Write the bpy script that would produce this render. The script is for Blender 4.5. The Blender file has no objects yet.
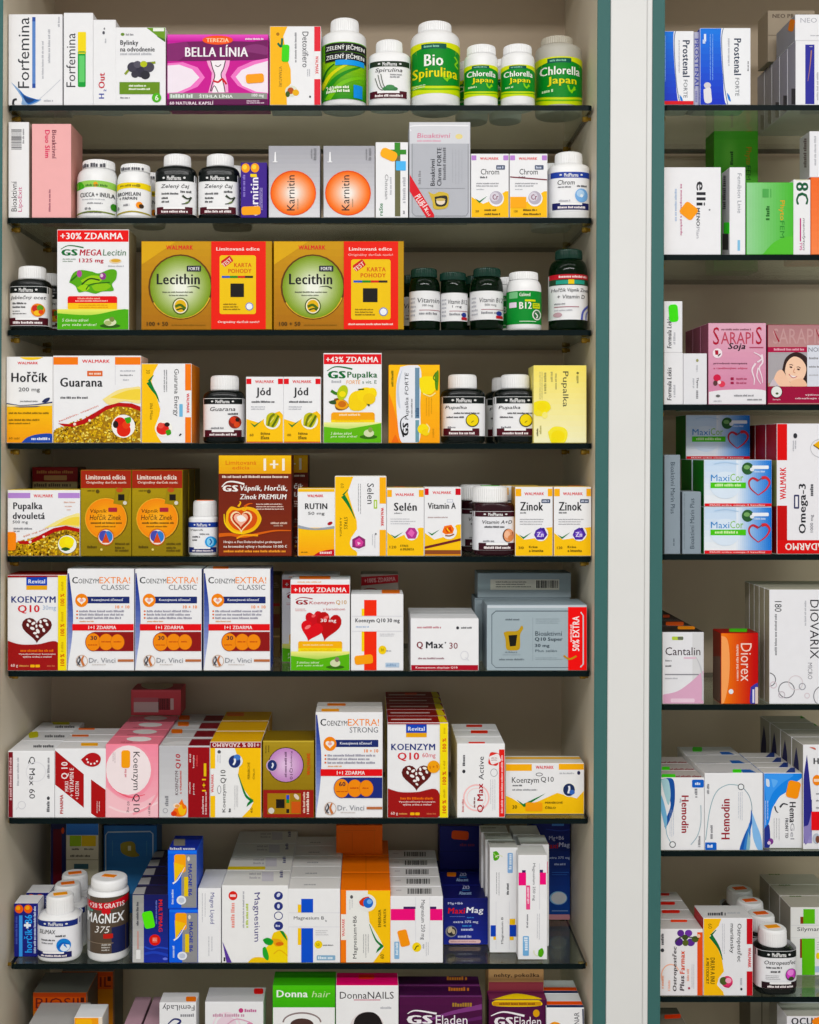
import bpy, bmesh, math, random
from mathutils import Vector, Matrix
rng = random.Random(7)
SC = bpy.context.scene
COL = SC.collection
# ------------------------------------------------------------------ scale of the place
D = 1.85          # camera to the shelf fronts, metres
F = 1233.0        # focal length in pixels of the 819 x 1024 frame
PX, PY, EYE = 366.0, 452.0, 1.5
def SX(px, y=0.0): return (px-PX)*(D+y)/F
def SZ(py, y=0.0): return EYE-(py-PY)*(D+y)/F
SHELF = {}        # name -> height of the upper face
# ------------------------------------------------------------------ materials
def lin(c):
    c /= 255.0
    return c/12.92 if c <= 0.04045 else ((c+0.055)/1.055)**2.4
def rgb(h): return tuple(lin(int(h[i:i+2], 16)) for i in (0, 2, 4))
MATS = {}
def M(key):
    """'rrggbb' printed card, 'rrggbb/p' moulded plastic, '/f' foil, '/g' coloured glass, '/w' painted board"""
    if key in MATS: return MATS[key]
    h, _, k = key.partition('/')
    m = bpy.data.materials.new('print_'+h+k); m.use_nodes = True
    nt = m.node_tree; b = nt.nodes['Principled BSDF']
    c = rgb(h)
    if k in ('', 'p', 'f'):      # inks a touch stronger than they photograph
        y = .2126*c[0]+.7152*c[1]+.0722*c[2]; c = tuple(min(1, max(0, y+(v-y)*1.12)) for v in c)
    nz = nt.nodes.new('ShaderNodeTexNoise'); nz.inputs['Scale'].default_value = 60 if k != 'w' else 9
    nz.inputs['Detail'].default_value = 2
    mx = nt.nodes.new('ShaderNodeMix'); mx.data_type = 'RGBA'
    a = 0.03
    mx.inputs[6].default_value = tuple(v*(1-a) for v in c)+(1,)
    mx.inputs[7].default_value = tuple(min(1, v*(1+a)) for v in c)+(1,)
    tc = nt.nodes.new('ShaderNodeTexCoord')
    nt.links.new(tc.outputs['Object'], nz.inputs['Vector'])
    nt.links.new(nz.outputs['Fac'], mx.inputs[0]); nt.links.new(mx.outputs[2], b.inputs['Base Color'])
    b.inputs['Roughness'].default_value = {'': 0.45, 'p': 0.3, 'f': 0.32, 'g': 0.06, 'w': 0.5, 'e': 0.35, 'd': 0.22}[k]
    b.inputs['Specular IOR Level'].default_value = {'': 0.15, 'p': 0.4, 'f': 0.4, 'g': 0.5, 'w': 0.2, 'e': 0.06, 'd': 0.25}[k]
    if k == 'f': b.inputs['Metallic'].default_value = 0.35
    if k == 'g':
        b.inputs['Transmission Weight'].default_value = 0.75; b.inputs['IOR'].default_value = 1.25
    MATS[key] = m
    return m
# ------------------------------------------------------------------ glyphs of the built-in font
GLY = {}
def _text_mesh(s, bold):
    cu = bpy.data.curves.new('t', 'FONT'); cu.body = s; cu.resolution_u = 2; cu.offset = 0.0
    o = bpy.data.objects.new('t', cu); me = o.to_mesh()
    v = [(p.co.x, p.co.y) for p in me.vertices]; f = [tuple(p.vertices) for p in me.polygons]
    o.to_mesh_clear(); bpy.data.objects.remove(o); bpy.data.curves.remove(cu)
    return v, f
def glyph(c, b):
    if (c, b) in GLY: return GLY[c, b]
    v, f = _text_mesh(c, b)
    w2, _ = _text_mesh('|'+c+'|', b); w0, _ = _text_mesh('||', b)
    adv = (max(p[0] for p in w2)-min(p[0] for p in w2))-(max(p[0] for p in w0)-min(p[0] for p in w0))
    GLY[c, b] = (v, f, adv)
    return GLY[c, b]
# ------------------------------------------------------------------ artwork, authored in the frame's pixels
VW = [0.0, 0.0, 1.0]
def V(x, y, k): VW[:] = [x, y, k]
def cx(x): return VW[0]+x/VW[2]
def cy(y): return VW[1]+y/VW[2]
def cs(w): return w/VW[2]
W = 'efeff1'; K = '19191b'; RED = 'd3202a'; YEL = 'fbc511'; GRY = '8b8b90'; LG = 'b9bac0'; NAVY = '1d2b78'; ORA = 'f78f1e'; GRN = '3f9a2f'; PUR = '5b2b90'
# every op is (colour, verts, faces) in frame pixels
def op(c, v, f, sub=0): return (c, [(cx(x), cy(y)) for x, y in v], f, sub)
def R(x0, y0, x1, y1, c, n=8):
    v = []; f = []
    for i in range(n+1):
        x = x0+(x1-x0)*i/n; v += [(x, y0), (x, y1)]
    for i in range(n): f.append((2*i, 2*i+1, 2*i+3, 2*i+2))
    return op(c, v, f)
def P(pts, c): return op(c, list(pts), [tuple(range(len(pts)))])
def rot(pts, a, x, y):
    a = math.radians(a); ca, sa = math.cos(a), math.sin(a)
    return [(x+(p-x)*ca-(q-y)*sa, y+(p-x)*sa+(q-y)*ca) for p, q in pts]
def E(x, y, rx, ry, c, n=24, a=0):
    v = [(x, y)]+rot([(x+rx*math.cos(2*math.pi*i/n), y+ry*math.sin(2*math.pi*i/n)) for i in range(n)], a, x, y)
    return op(c, v, [(0, 1+i, 1+(i+1) % n) for i in range(n)])
def BAND(x0, x1, t0, t1, b0, b1, c, n=16):
    """printed band that bows: t0, b0 at the ends, t1, b1 in the middle"""
    v = []; f = []
    for i in range(n+1):
        u = i/n; k = 4*u*(1-u); v += [(x0+(x1-x0)*u, t0+(t1-t0)*k), (x0+(x1-x0)*u, b0+(b1-b0)*k)]
    for i in range(n): f.append((2*i, 2*i+1, 2*i+3, 2*i+2))
    return op(c, v, f)
def RG(x, y, rx, ry, w, c, n=28, a0=0, a1=360):
    v = []; f = []
    for i in range(n+1):
        t = math.radians(a0+(a1-a0)*i/n)
        v += [(x+rx*math.cos(t), y+ry*math.sin(t)), (x+(rx-w)*math.cos(t), y+(ry-w)*math.sin(t))]
    for i in range(n): f.append((2*i, 2*i+1, 2*i+3, 2*i+2))
    return op(c, v, f)
def EG(x, y, rx, ry, c0, c1, n=6, a=0):
    n = n*2
    """printed roundel that fades from c0 at its rim to c1 at its middle"""
    return [E(x, y, rx*(1-i/n*.86), ry*(1-i/n*.86), mixc(c0, c1, i/(n-1)), 28, a) for i in range(n)]
def mixc(a, b, t):
    return ''.join('%02x' % int(round(int(a[i:i+2], 16)*(1-t)+int(b[i:i+2], 16)*t)) for i in (0, 2, 4))
def GR(x0, y0, x1, y1, c0, c1, n=7, vert=True):
    n = n*2; o = []
    for i in range(n):
        c = mixc(c0[:6], c1[:6], i/(n-1))
        if vert: o.append(R(x0, y0+(y1-y0)*i/n, x1, y0+(y1-y0)*(i+1)/n, c))
        else: o.append(R(x0+(x1-x0)*i/n, y0, x0+(x1-x0)*(i+1)/n, y1, c, 2))
    return o
def RR(x0, y0, x1, y1, r, c, a=0):
    p = []
    for (ax, ay, t0) in ((x1-r, y1-r, 0), (x0+r, y1-r, 90), (x0+r, y0+r, 180), (x1-r, y0+r, 270)):
        for k in range(5):
            t = math.radians(t0+k*22.5); p.append((ax+r*math.cos(t), ay+r*math.sin(t)))
    x, y = (x0+x1)/2, (y0+y1)/2
    if a: p = rot(p, a, x, y)
    return op(c, [(x, y)]+p, [(0, 1+i, 1+(i+1) % len(p)) for i in range(len(p))])
def smooth(pts, n=6):
    q = [pts[0]]+list(pts)+[pts[-1]]; o = []
    for i in range(1, len(q)-2):
        a, b, c, d = q[i-1], q[i], q[i+1], q[i+2]
        for k in range(n):
            t = k/n
            o.append(tuple(.5*((2*b[j])+(-a[j]+c[j])*t+(2*a[j]-5*b[j]+4*c[j]-d[j])*t*t+(-a[j]+3*b[j]-3*c[j]+d[j])*t**3) for j in range(len(b))))
    o.append(pts[-1]); return o
def PS(pts, c, n=6): return P(smooth(list(pts)+[pts[0]], n)[:-1], c)
def S(pts, w, c, n=6):
    """curved stroke; w is one width or a (start, end) pair"""
    p = smooth(pts, n) if len(pts) > 2 else pts
    w0, w1 = w if isinstance(w, tuple) else (w, w)
    v = []; f = []
    for i, (x, y) in enumerate(p):
        a = p[max(0, i-1)]; b = p[min(len(p)-1, i+1)]
        dx, dy = b[0]-a[0], b[1]-a[1]; l = math.hypot(dx, dy) or 1
        h = (w0+(w1-w0)*i/(len(p)-1))/2
        v += [(x-dy/l*h, y+dx/l*h), (x+dy/l*h, y-dx/l*h)]
    for i in range(len(p)-1): f.append((2*i, 2*i+1, 2*i+3, 2*i+2))
    return op(c, v, f)
def T(s, x0, y0, x1, y1, c, r=0, b=0, sh=0):
    """lettering fitted into the box; r = 0 level, 90 reading upward, -90 reading downward, 180 upside down"""
    vs = []; fs = []; x = 0
    for ch in s:
        if ch == ' ': x += .28; continue
        v, f, adv = glyph(ch, b); k = len(vs)
        vs += [(x+p+sh*q, q) for p, q in v]; fs += [tuple(i+k for i in t) for t in f]; x += adv+(.045*b if b else 0)
    a0 = min(p for p, q in vs); a1 = max(p for p, q in vs); b0 = min(q for p, q in vs); b1 = max(q for p, q in vs)
    if b:      # a heavier weight: the outline laid down three times, each a hair aside
        n0 = vs; vs = []; w_ = .03 if b == 1 else .075
        a0 -= w_; a1 += w_
        for d in (-w_, 0, w_): vs += [(p+d, q) for p, q in n0]
    o = []
    for p, q in vs:
        u = (p-a0)/(a1-a0 or 1); w = (q-b0)/(b1-b0 or 1)
        if r == 0: o.append((x0+(x1-x0)*u, y1-(y1-y0)*w))
        elif r == 90: o.append((x1-(x1-x0)*w, y1-(y1-y0)*u))
        elif r == -90: o.append((x0+(x1-x0)*w, y0+(y1-y0)*u))
        else: o.append((x1-(x1-x0)*u, y0+(y1-y0)*w))
    if b:
        n = len(o)//3
        return [op(c, o[i*n:i*n+n], fs) for i in range(3)]
    return op(c, o, fs)
def TA(s, x, y, w, h, c, a, b=0):
    """lettering on a slant of a degrees, centred on x, y"""
    t = T(s, x-w/2, y-h/2, x+w/2, y+h/2, c, 0, b)
    X, Y = cx(x), cy(y)
    return [(q[0], rot(q[1], a, X, Y), q[2], 0) for q in flat([t])]
def L(x0, y0, x1, y1, n, c, vert=False, fill=.55, ragged=.3):
    """small print too fine to read: rows of word and letter sized ticks"""
    v = []; f = []
    ln = (y1-y0) if vert else (x1-x0); wd = (x1-x0) if vert else (y1-y0)
    for i in range(n):
        p = wd*i/n; h = wd/n*fill if n > 1 else wd
        t = 0; end = ln*(1-rng.random()*ragged); lw = max(h*.5, ln/70)
        while t < end:
            for j in range(rng.randint(3, 8)):
                if t > end: break
                u = min(ln, t+lw*rng.uniform(.75, 1.2)); k = len(v); top = p+h*rng.choice((0, .22, .22))
                q = [(t, top), (u, top), (u, p+h), (t, p+h)]
                v += [(x0+b, y0+a) if vert else (x0+a, y0+b) for a, b in q]; f.append((k, k+1, k+2, k+3)); t = u+lw*.3
            t += lw*.7
    return op(c, v, f)
def BC(x0, y0, x1, y1, vert=False, c=K):
    v = []; f = []; t = 0; ln = (y1-y0) if vert else (x1-x0)
    while t < ln:
        u = min(ln, t+ln*rng.choice((.015, .03, .05))); k = len(v)
        v += [(x0, y0+t), (x1, y0+t), (x1, y0+u), (x0, y0+u)] if vert else [(x0+t, y0), (x0+u, y0), (x0+u, y1), (x0+t, y1)]
        f.append((k, k+1, k+2, k+3)); t = u+ln*rng.choice((.015, .03))
    return op(c, v, f)
def GRAN(x0, ytop, x1, y1, n, cols, s):
    """heap of small capsules below the line ytop(x)"""
    o = {c: ([], []) for c in cols}
    for i in range(n):
        x = rng.uniform(x0, x1); yt = ytop(x); y = rng.uniform(yt, y1)
        v, f = o[rng.choice(cols)]; k = len(v); a = rng.uniform(0, 180)
        q = rot([(x+s*math.cos(t*1.0472), y+s*.55*math.sin(t*1.0472)) for t in range(6)], a, x, y)
        v += [(min(max(p, x0), x1), min(max(r_, yt), y1)) for p, r_ in q]; f.append(tuple(range(k, k+6)))
    return [op(c, v, f) for c, (v, f) in o.items() if v]
def HRT(x, y, w, h, c, a=0):
    p = []
    for i in range(28):
        t = 2*math.pi*i/28
        p.append((x+w/2*math.sin(t)**3, y-h/2*(13*math.cos(t)-5*math.cos(2*t)-2*math.cos(3*t)-math.cos(4*t))/14.5))
    return P(rot(p, a, x, y) if a else p, c)
def CHK(x0, y0, x1, y1):
    """green tick"""
    xm = x0+(x1-x0)*.36
    return [P([(x0, y0+(y1-y0)*.35), (xm, y0+(y1-y0)*.72), (x1, y0), (xm, y1)], '1f7a3a')]
def flat(ops):
    o = []
    for a in ops:
        if isinstance(a, list): o += flat(a)
        else: o.append(a)
    return o
# ------------------------------------------------------------------ meshes
class MB:
    def __init__(s): s.v = []; s.f = []; s.m = []; s.sm = []; s.mats = []
    def mi(s, key):
        if key not in s.mats: s.mats.append(key)
        return s.mats.index(key)
    def add(s, v, f, key, smooth=False):
        k = len(s.v); s.v += v; i = s.mi(key)
        for t in f: s.f.append(tuple(a+k for a in t)); s.m.append(i); s.sm.append(smooth)
    def box(s, x0, y0, z0, x1, y1, z1, key, bev=0.0):
        bm = bmesh.new(); bmesh.ops.create_cube(bm, size=1)
        for p in bm.verts:
            p.co = Vector((x0 if p.co.x < 0 else x1, y0 if p.co.y < 0 else y1, z0 if p.co.z < 0 else z1))
        if bev: bmesh.ops.bevel(bm, geom=bm.edges[:], offset=bev, segments=1, affect='EDGES')
        bm.verts.index_update()
        s.add([tuple(p.co) for p in bm.verts], [tuple(p.index for p in q.verts) for q in bm.faces], key); bm.free()
    def build(s, name, parent=None, loc=(0, 0, 0)):
        me = bpy.data.meshes.new(name); me.from_pydata(s.v, [], s.f)
        for k in s.mats: me.materials.append(k if not isinstance(k, str) else M(k))
        me.polygons.foreach_set('material_index', s.m); me.polygons.foreach_set('use_smooth', s.sm); me.update()
        o = bpy.data.objects.new(name, me); COL.objects.link(o); o.location = loc
        if parent: o.parent = parent
        return o
def tag(o, label=None, cat=None, group=None, kind=None):
    if label: o['label'] = label
    if cat: o['category'] = cat
    if group: o['group'] = group
    if kind: o['kind'] = kind
    return o
def empty(name, loc, label=None, cat=None, group=None):
    o = bpy.data.objects.new(name, None); COL.objects.link(o); o.location = loc; o.empty_display_size = .03
    return tag(o, label, cat, group)
LAY = 2.5e-5
class Item:
    pass
def place_op(mb, o, fn, lay, orient):
    c, v, f, _ = o
    vv = [fn(p, q, lay) for p, q in v]; ff = []
    for t in f:
        a = sum((vv[t[i]][orient[0]]*vv[t[(i+1) % len(t)]][orient[1]]-vv[t[(i+1) % len(t)]][orient[0]]*vv[t[i]][orient[1]]) for i in range(len(t)))
        ff.append(t if a*orient[2] > 0 else t[::-1])
    mb.add(vv, ff, c)
def finer(o, step):
    """cut the faces of a print into narrow columns so that it can follow a curved wall"""
    c, v, f, _ = o
    w = max(p for p, q in v)-min(p for p, q in v)
    if w <= step*1.2: return o
    bm = bmesh.new(); vs = [bm.verts.new((p, q, 0)) for p, q in v]
    for t in f:
        try: bm.faces.new([vs[i] for i in t])
        except ValueError: pass
    x0 = min(p for p, q in v)
    for k in range(1, int(w/step)+1):
        bmesh.ops.bisect_plane(bm, geom=bm.verts[:]+bm.edges[:]+bm.faces[:], plane_co=(x0+k*step, 0, 0), plane_no=(1, 0, 0), dist=1e-6)
    bm.verts.index_update()
    r = (c, [(p.co.x, p.co.y) for p in bm.verts], [tuple(p.index for p in q.verts) for q in bm.faces], 0); bm.free()
    return r
def mapper(it, face):
    l = it.loc; e = .0006
    def cl(a, lo, hi): return min(max(a, lo+e), hi-e)
    if face == 'front':
        def fn(p, q, k):
            z = it.z0+(it.pb-q)/(it.pb-it.pt)*(it.z1-it.z0)
            return (cl(SX(p, it.y0), it.x0, it.x1)-l[0], it.y0-.00006-k*LAY-l[1], cl(z, it.z0, it.z1)-l[2])
        return fn, (0, 2, 1)
    if face == 'top':
        def fn(p, q, k):
            d = (EYE-it.tz)*F/max(1.0, q-PY)
            return (cl((p-PX)*d/F, it.x0, it.x1)-l[0], cl(d-D, it.y0, it.y1)-l[1], it.tz+.00006+k*LAY-l[2])
        return fn, (0, 1, 1)
    sgn = 1 if face == 'right' else -1; X = it.x1 if sgn > 0 else it.x0
    def fn(p, q, k):
        d = X*F/((p-PX) or 1e-6)
        return (X+sgn*(.00006+k*LAY)-l[0], cl(d-D, it.y0, it.y1)-l[1], cl(EYE-(q-PY)*d/F, it.z0, it.z1)-l[2])
    return fn, (1, 2, sgn)
def box(label, rect, shelf, art=(), depth=.06, dy=0.0, col=W, top=None, side=None, topart=(), sideart=(), sidename='right',
        group=None, name='supplement_box', on=None, cat='box', foil=''):
    """carton whose front fills rect (frame pixels of the current view) and that stands on a shelf or on another carton"""
    x0, y0, x1, y1 = rect; it = Item()
    it.y0 = dy+.002; it.y1 = it.y0+depth
    it.x0 = SX(cx(x0), it.y0); it.x1 = SX(cx(x1), it.y0)
    it.z0 = on.tz+.0002 if on else SHELF[shelf]
    it.pt, it.pb = cy(y0), cy(y1); it.z1 = SZ(it.pt, it.y0)
    true_pb = PY+(EYE-it.z0)*F/(D+it.y0)
    if abs(true_pb-it.pb) > 5: it.pb = true_pb
    it.loc = ((it.x0+it.x1)/2, (it.y0+it.y1)/2, it.z0)
    mb = MB(); c = col; l = it.loc
    mb.mi(col)
    bm = bmesh.new(); bmesh.ops.create_cube(bm, size=1)
    for p in bm.verts:
        p.co = Vector(((it.x0 if p.co.x < 0 else it.x1)-l[0], (it.y0 if p.co.y < 0 else it.y1)-l[1], (it.z0 if p.co.z < 0 else it.z1)-l[2]))
    bmesh.ops.bevel(bm, geom=bm.edges[:], offset=.0005, segments=1, affect='EDGES')
    bm.verts.index_update(); bm.normal_update()
    vs = [tuple(p.co) for p in bm.verts]; groups = {}
    for q in bm.faces:
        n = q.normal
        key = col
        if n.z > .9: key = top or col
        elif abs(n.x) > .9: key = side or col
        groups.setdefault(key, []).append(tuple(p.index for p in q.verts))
    base = len(mb.v); mb.v += vs
    for key, fs in groups.items():
        i = mb.mi(key)
        for t in fs: mb.f.append(tuple(a+base for a in t)); mb.m.append(i); mb.sm.append(False)
    bm.free()
    flap = it.pt > PY+18
    it.tz = it.z1+(.0004 if flap else 0)
    for face, ops in (('front', art), ('top', () if flap else topart), (sidename, sideart)):
        if not ops: continue
        fn, orr = mapper(it, face)
        for k, o in enumerate(flat(ops)): place_op(mb, o, fn, k+1, orr)
    it.o = mb.build(name, None, it.loc); tag(it.o, label, cat, group)
    if flap:
        fb = MB(); fb.box(it.x0-l[0]+.0008, it.y0-l[1]+.0004, it.z1-l[2], it.x1-l[0]-.0008, it.y1-l[1]-.0012, it.tz-l[2], top or col)
        fn, orr = mapper(it, 'top')
        for k, o in enumerate(flat(topart)): place_op(fb, o, fn, k+1, orr)
        fb.build('top_flap', it.o)
    it.n = max(len(flat(art)), 1)
    return it
def dup(it, dx=0, dy=0, dz=0, label=None, group=None):
    """the same carton or bottle again, with copies of its parts"""
    n = Item(); n.__dict__.update(it.__dict__)
    n.x0 += dx; n.x1 += dx; n.y0 += dy; n.y1 += dy; n.z0 += dz; n.z1 += dz; n.tz = getattr(it, 'tz', it.z1)+dz

    n.loc = (it.loc[0]+dx, it.loc[1]+dy, it.loc[2]+dz)
    c = it.o.copy(); COL.objects.link(c); c.location = n.loc; n.o = c
    for ch in list(it.o.children):
        if ch.name.startswith('price_sticker'): continue
        d = ch.copy(); COL.objects.link(d); d.parent = c
        for g in ch.children:
            h = g.copy(); COL.objects.link(h); h.parent = d
    tag(c, label, None, group or it.o.get('group'))
    return n
ORD = ['front', 'second', 'third', 'fourth', 'fifth', 'sixth']
def row(it, n, pitch, what, group):
    """more of the same carton behind it, front to back"""
    out = [it]; tag(it.o, None, None, group)
    for i in range(1, n):
        w = 'rearmost' if i == n-1 else ORD[i]
        out.append(dup(it, dy=pitch*i, label='%s box %s %s' % (w, 'of the row of' if w == 'rearmost' else 'from the front in the row of', what), group=group))
    return out
def sticker(it, x0, y0, x1, y1, c, a=0, face='front', r=None, name='price_sticker'):
    r = r if r is not None else min(abs(x1-x0), abs(y1-y0))*.28
    o = RR(x0, y0, x1, y1, r, c, a); fn, orr = mapper(it, face)
    ki = getattr(it, 'n', 1)+6 if face == 'front' else 8
    v = o[1][1:]; n = len(v)
    lo = [fn(p, q, 0) for p, q in v]; hi = [fn(p, q, ki+6) for p, q in v]
    mb = MB(); f = [tuple(range(n, 2*n))]+[(i, (i+1) % n, n+(i+1) % n, n+i) for i in range(n)]
    mb.add(lo+hi, f, c)
    me = mb.build(name, it.o); bm = bmesh.new(); bm.from_mesh(me.data); bmesh.ops.recalc_face_normals(bm, faces=bm.faces[:]); bm.to_mesh(me.data); bm.free()
    r_, g_, b_ = (int(c[i:i+2], 16) for i in (0, 2, 4))
    me['label'] = ('blue' if b_ > r_ else 'green' if g_ > r_+20 else 'yellow' if g_ > 185 else 'orange' if g_ > 85 else 'red')+' sticker'
    return me
def bottle(label, bx, cap, yb, shelf, ysh, col='f0f0f0/p', capcol='f2f2f2/p', lab=None, art=(), dy=0.0, shape=2.0, asp=1.0, group=None,
           name='pill_bottle', rib=True, capart=(), cat='bottle', bodyart=(), contents=None, band=None):
    """bx = (left, right), cap = (left, top, right, bottom), ysh = where the shoulder reaches full width, lab = (top, bottom, colour)"""
    it = Item(); xl, xr = cx(bx[0]), cx(bx[1]); w = (xr-xl)/2
    a = w*(D+dy)/F/(1-w*asp/F); b = a*asp; yc = dy+b+.002
    xc = SX((xl+xr)/2, yc); z0 = SHELF[shelf]; pb = cy(yb); pt = cy(cap[1])
    cr0 = cs(cap[2]-cap[0])/2*(D+yc)/F*.86; zt = SZ(pt, yc-cr0 if pt < PY else yc+cr0)
    def zz(q): return max(0.0, SZ(cy(q), yc)-z0)
    s = (D+yc)/F; capr = cs(cap[2]-cap[0])/2*s; capx = SX((cx(cap[0])+cx(cap[2]))/2, yc)-xc
    it.loc = (xc, yc, z0); it.x0, it.x1, it.y0, it.y1, it.z0, it.z1 = xc-a, xc+a, yc-b, yc+b, z0, zt
    root = empty(name, it.loc, label, cat, group); it.o = root; it.n = 40
    N = 48
    def ring(ra, rb, e, z, x=0):
        o = []
        for i in range(N):
            t = 2*math.pi*i/N; c, d = math.cos(t), math.sin(t)
            o.append((x+ra*math.copysign(abs(c)**(2/e), c), rb*math.copysign(abs(d)**(2/e), d), z))
        return o
    def lathe(prof, key, caps=True, x=0, closed_bottom=True):
        mb = MB(); v = []; f = []
        for ra, rb, e, z, xx in prof: v += ring(ra, rb, e, z, xx)
        for k in range(len(prof)-1):
            for i in range(N): f.append((k*N+i, k*N+(i+1) % N, (k+1)*N+(i+1) % N, (k+1)*N+i))
        mb.add(v, f, key, True)
        t = (len(prof)-1)*N
        mb.f += [tuple(range(t, t+N)), tuple(range(N-1, -1, -1))]; mb.m += [mb.mi(key)]*2; mb.sm += [False]*2
        return mb
    zs, zc = zz(ysh), zz(cap[3]); e = shape; nr = capr*.9
    pr = [(a*.9, b*.9, e, 0, 0), (a*.965, b*.965, e, .0012, 0), (a, b, e, .004, 0), (a, b, e, zs*.5, 0), (a, b, e, zs, 0)]
    for k in range(1, 7):
        t = k/6*math.pi/2; g = 1-math.cos(t)
        h = math.sin(t)
        pr.append((a+(nr-a)*g, b+(nr-b)*g, e+(2-e)*g, zs+(zc-zs)*h*.98, capx*g))
    pr.append((nr, nr, 2, zc+.002, capx))
    body = lathe(pr, col).build('body', root)
    if contents:
        cp = lathe([(a*.86, b*.86, e, .004, 0), (a*.88, b*.88, e, zs*.55, 0), (a*.7, b*.7, e, zs*.62, 0)], contents); cp.build('pills', body)
    # cap
    hc = zt-z0-zc
    cpv = [(capr*.97, zc), (capr, zc+hc*.06), (capr, zc+hc*.45), (capr*.985, zc+hc*.82), (capr*.95, zc+hc*.93), (capr*.86, zc+hc)]
    mb = MB(); v = []; f = []; NC = 96
    for k, (r_, z) in enumerate(cpv):
        for i in range(NC):
            t = 2*math.pi*i/NC; q = r_*(.975 if rib and (i//1) % 2 and k < 4 else 1)
            v.append((capx+q*math.cos(t), q*math.sin(t), z))
    for k in range(len(cpv)-1):
        for i in range(NC): f.append((k*NC+i, k*NC+(i+1) % NC, (k+1)*NC+(i+1) % NC, (k+1)*NC+i))
    mb.add(v, f, capcol, not rib)
    t = (len(cpv)-1)*NC; mb.f += [tuple(range(t, t+NC)), tuple(range(NC-1, -1, -1))]; mb.m += [0, 0]; mb.sm += [False]*2
    capo = mb.build('cap', root); it.cap = capo
    if capcol[0] == 'f' and col[0] in '0123': capo['label'] = 'white screw cap'
    # label strip all the way round, print in front
    def on(p, q, k, off, ra, rb, ee, xo=0):
        z = zz0(q); X = (p-(xl+xr)/2)*(D+yc-rb*.5)/F-xo; X = max(-ra*.985, min(ra*.985, X))
        Y = -rb*(1-abs(X/ra)**ee)**(1/ee)
        return (X*(1+off/ra)+xo, Y-off-k*6e-5, z)
    def zz0(q): return SZ(q, yc-b)-z0
    if lab:
        o_ = .0003; l0, l1 = max(.002, zz0(cy(lab[1]))), zz0(cy(lab[0]))
        prl = [(a+o_, b+o_, e, l0, 0), (a+o_, b+o_, e, l0+(l1-l0)*.5, 0), (a+o_, b+o_, e, l1, 0)]
        mb = MB(); v = []; f = []
        for ra, rb, ee, z, x in prl: v += ring(ra, rb, ee, z)
        for k in range(2):
            for i in range(N): f.append((k*N+i, k*N+(i+1) % N, (k+1)*N+(i+1) % N, (k+1)*N+i))
        mb.add(v, f, lab[2], True)
        for k, o in enumerate(flat(art)):
            place_op(mb, finer(o, (xr-xl)/22), lambda p, q, kk: on(p, min(max(q, cy(lab[0])), cy(lab[1])), kk, o_+.00015, a, b, e), k+1, (0, 2, 1))
        mb.build('label', root)
    if capart:
        mb = MB()
        for k, o in enumerate(flat(capart)): place_op(mb, o, lambda p, q, kk: on(p, q, kk, .0006, capr, capr, 2, capx), k+1, (0, 2, 1))
        mb.build('cap_print', capo)
    it.capz = zt-z0; it.capr = capr; it.capx = capx
    return it
def brow(it, n, pitch, what, group, dx=0):
    out = [it]; tag(it.o, None, None, group)
    for i in range(1, n):
        w = 'rearmost' if i == n-1 else ORD[i]
        out.append(dup(it, dx=dx*i, dy=pitch*i, label='%s bottle %s %s' % (w, 'of the row of' if w == 'rearmost' else 'from the front in the row of', what), group=group))
    return out
def capsticker(it, c, a=20, w=.62, h=.3):
    """price sticker lying on a bottle cap"""
    r = it.capr; z = it.capz
    p = rot([(-r*w, -r*h), (r*w, -r*h), (r*w, r*h), (-r*w, r*h)], a, 0, 0)
    p = [(it.capx+x, y) for x, y in p]
    mb = MB(); v = [(x, y, z) for x, y in p]+[(x, y, z+.0006) for x, y in p]
    mb.add(v, [(4, 5, 6, 7), (3, 2, 1, 0), (0, 1, 5, 4), (1, 2, 6, 5), (2, 3, 7, 6), (3, 0, 4, 7)], c)
    return mb.build('price_sticker', it.o)
# ------------------------------------------------------------------ the setting
LEAN = math.radians(0.28)     # the cabinets stand a touch out of plumb
def lean_x(z): return (z-EYE)*math.tan(LEAN)
def glass_mat():
    m = bpy.data.materials.new('shelf_glass'); m.use_nodes = True; nt = m.node_tree; nt.nodes.clear()
    out = nt.nodes.new('ShaderNodeOutputMaterial'); mix = nt.nodes.new('ShaderNodeMixShader')
    tr = nt.nodes.new('ShaderNodeBsdfTransparent'); gl = nt.nodes.new('ShaderNodeBsdfGlossy'); fr = nt.nodes.new('ShaderNodeFresnel')
    nz = nt.nodes.new('ShaderNodeTexNoise'); nz.inputs['Scale'].default_value = 25
    rp = nt.nodes.new('ShaderNodeMapRange'); rp.inputs[3].default_value = .02; rp.inputs[4].default_value = .06
    nt.links.new(nz.outputs['Fac'], rp.inputs[0]); nt.links.new(rp.outputs[0], gl.inputs['Roughness'])
    tr.inputs['Color'].default_value = (.84, .9, .87, 1); gl.inputs['Color'].default_value = (.9, .95, .93, 1); fr.inputs['IOR'].default_value = 1.5
    ge = nt.nodes.new('ShaderNodeNewGeometry'); io = nt.nodes.new('ShaderNodeMapRange'); io.inputs[3].default_value = 1.5; io.inputs[4].default_value = 1/1.5
    nt.links.new(ge.outputs['Backfacing'], io.inputs[0]); nt.links.new(io.outputs[0], fr.inputs['IOR'])     # the same reflectance on the way in and out
    nt.links.new(fr.outputs[0], mix.inputs[0]); nt.links.new(tr.outputs[0], mix.inputs[1]); nt.links.new(gl.outputs[0], mix.inputs[2])
    nt.links.new(mix.outputs[0], out.inputs['Surface']); return m
GLASS = glass_mat(); EDGE = '0a1617/e'
CREAM = 'ddd2bd/w'; GREEN = '3a6966/w'; BACK = 'c6b39b/w'; PILLAR = 'e2e2e0/w'
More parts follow.
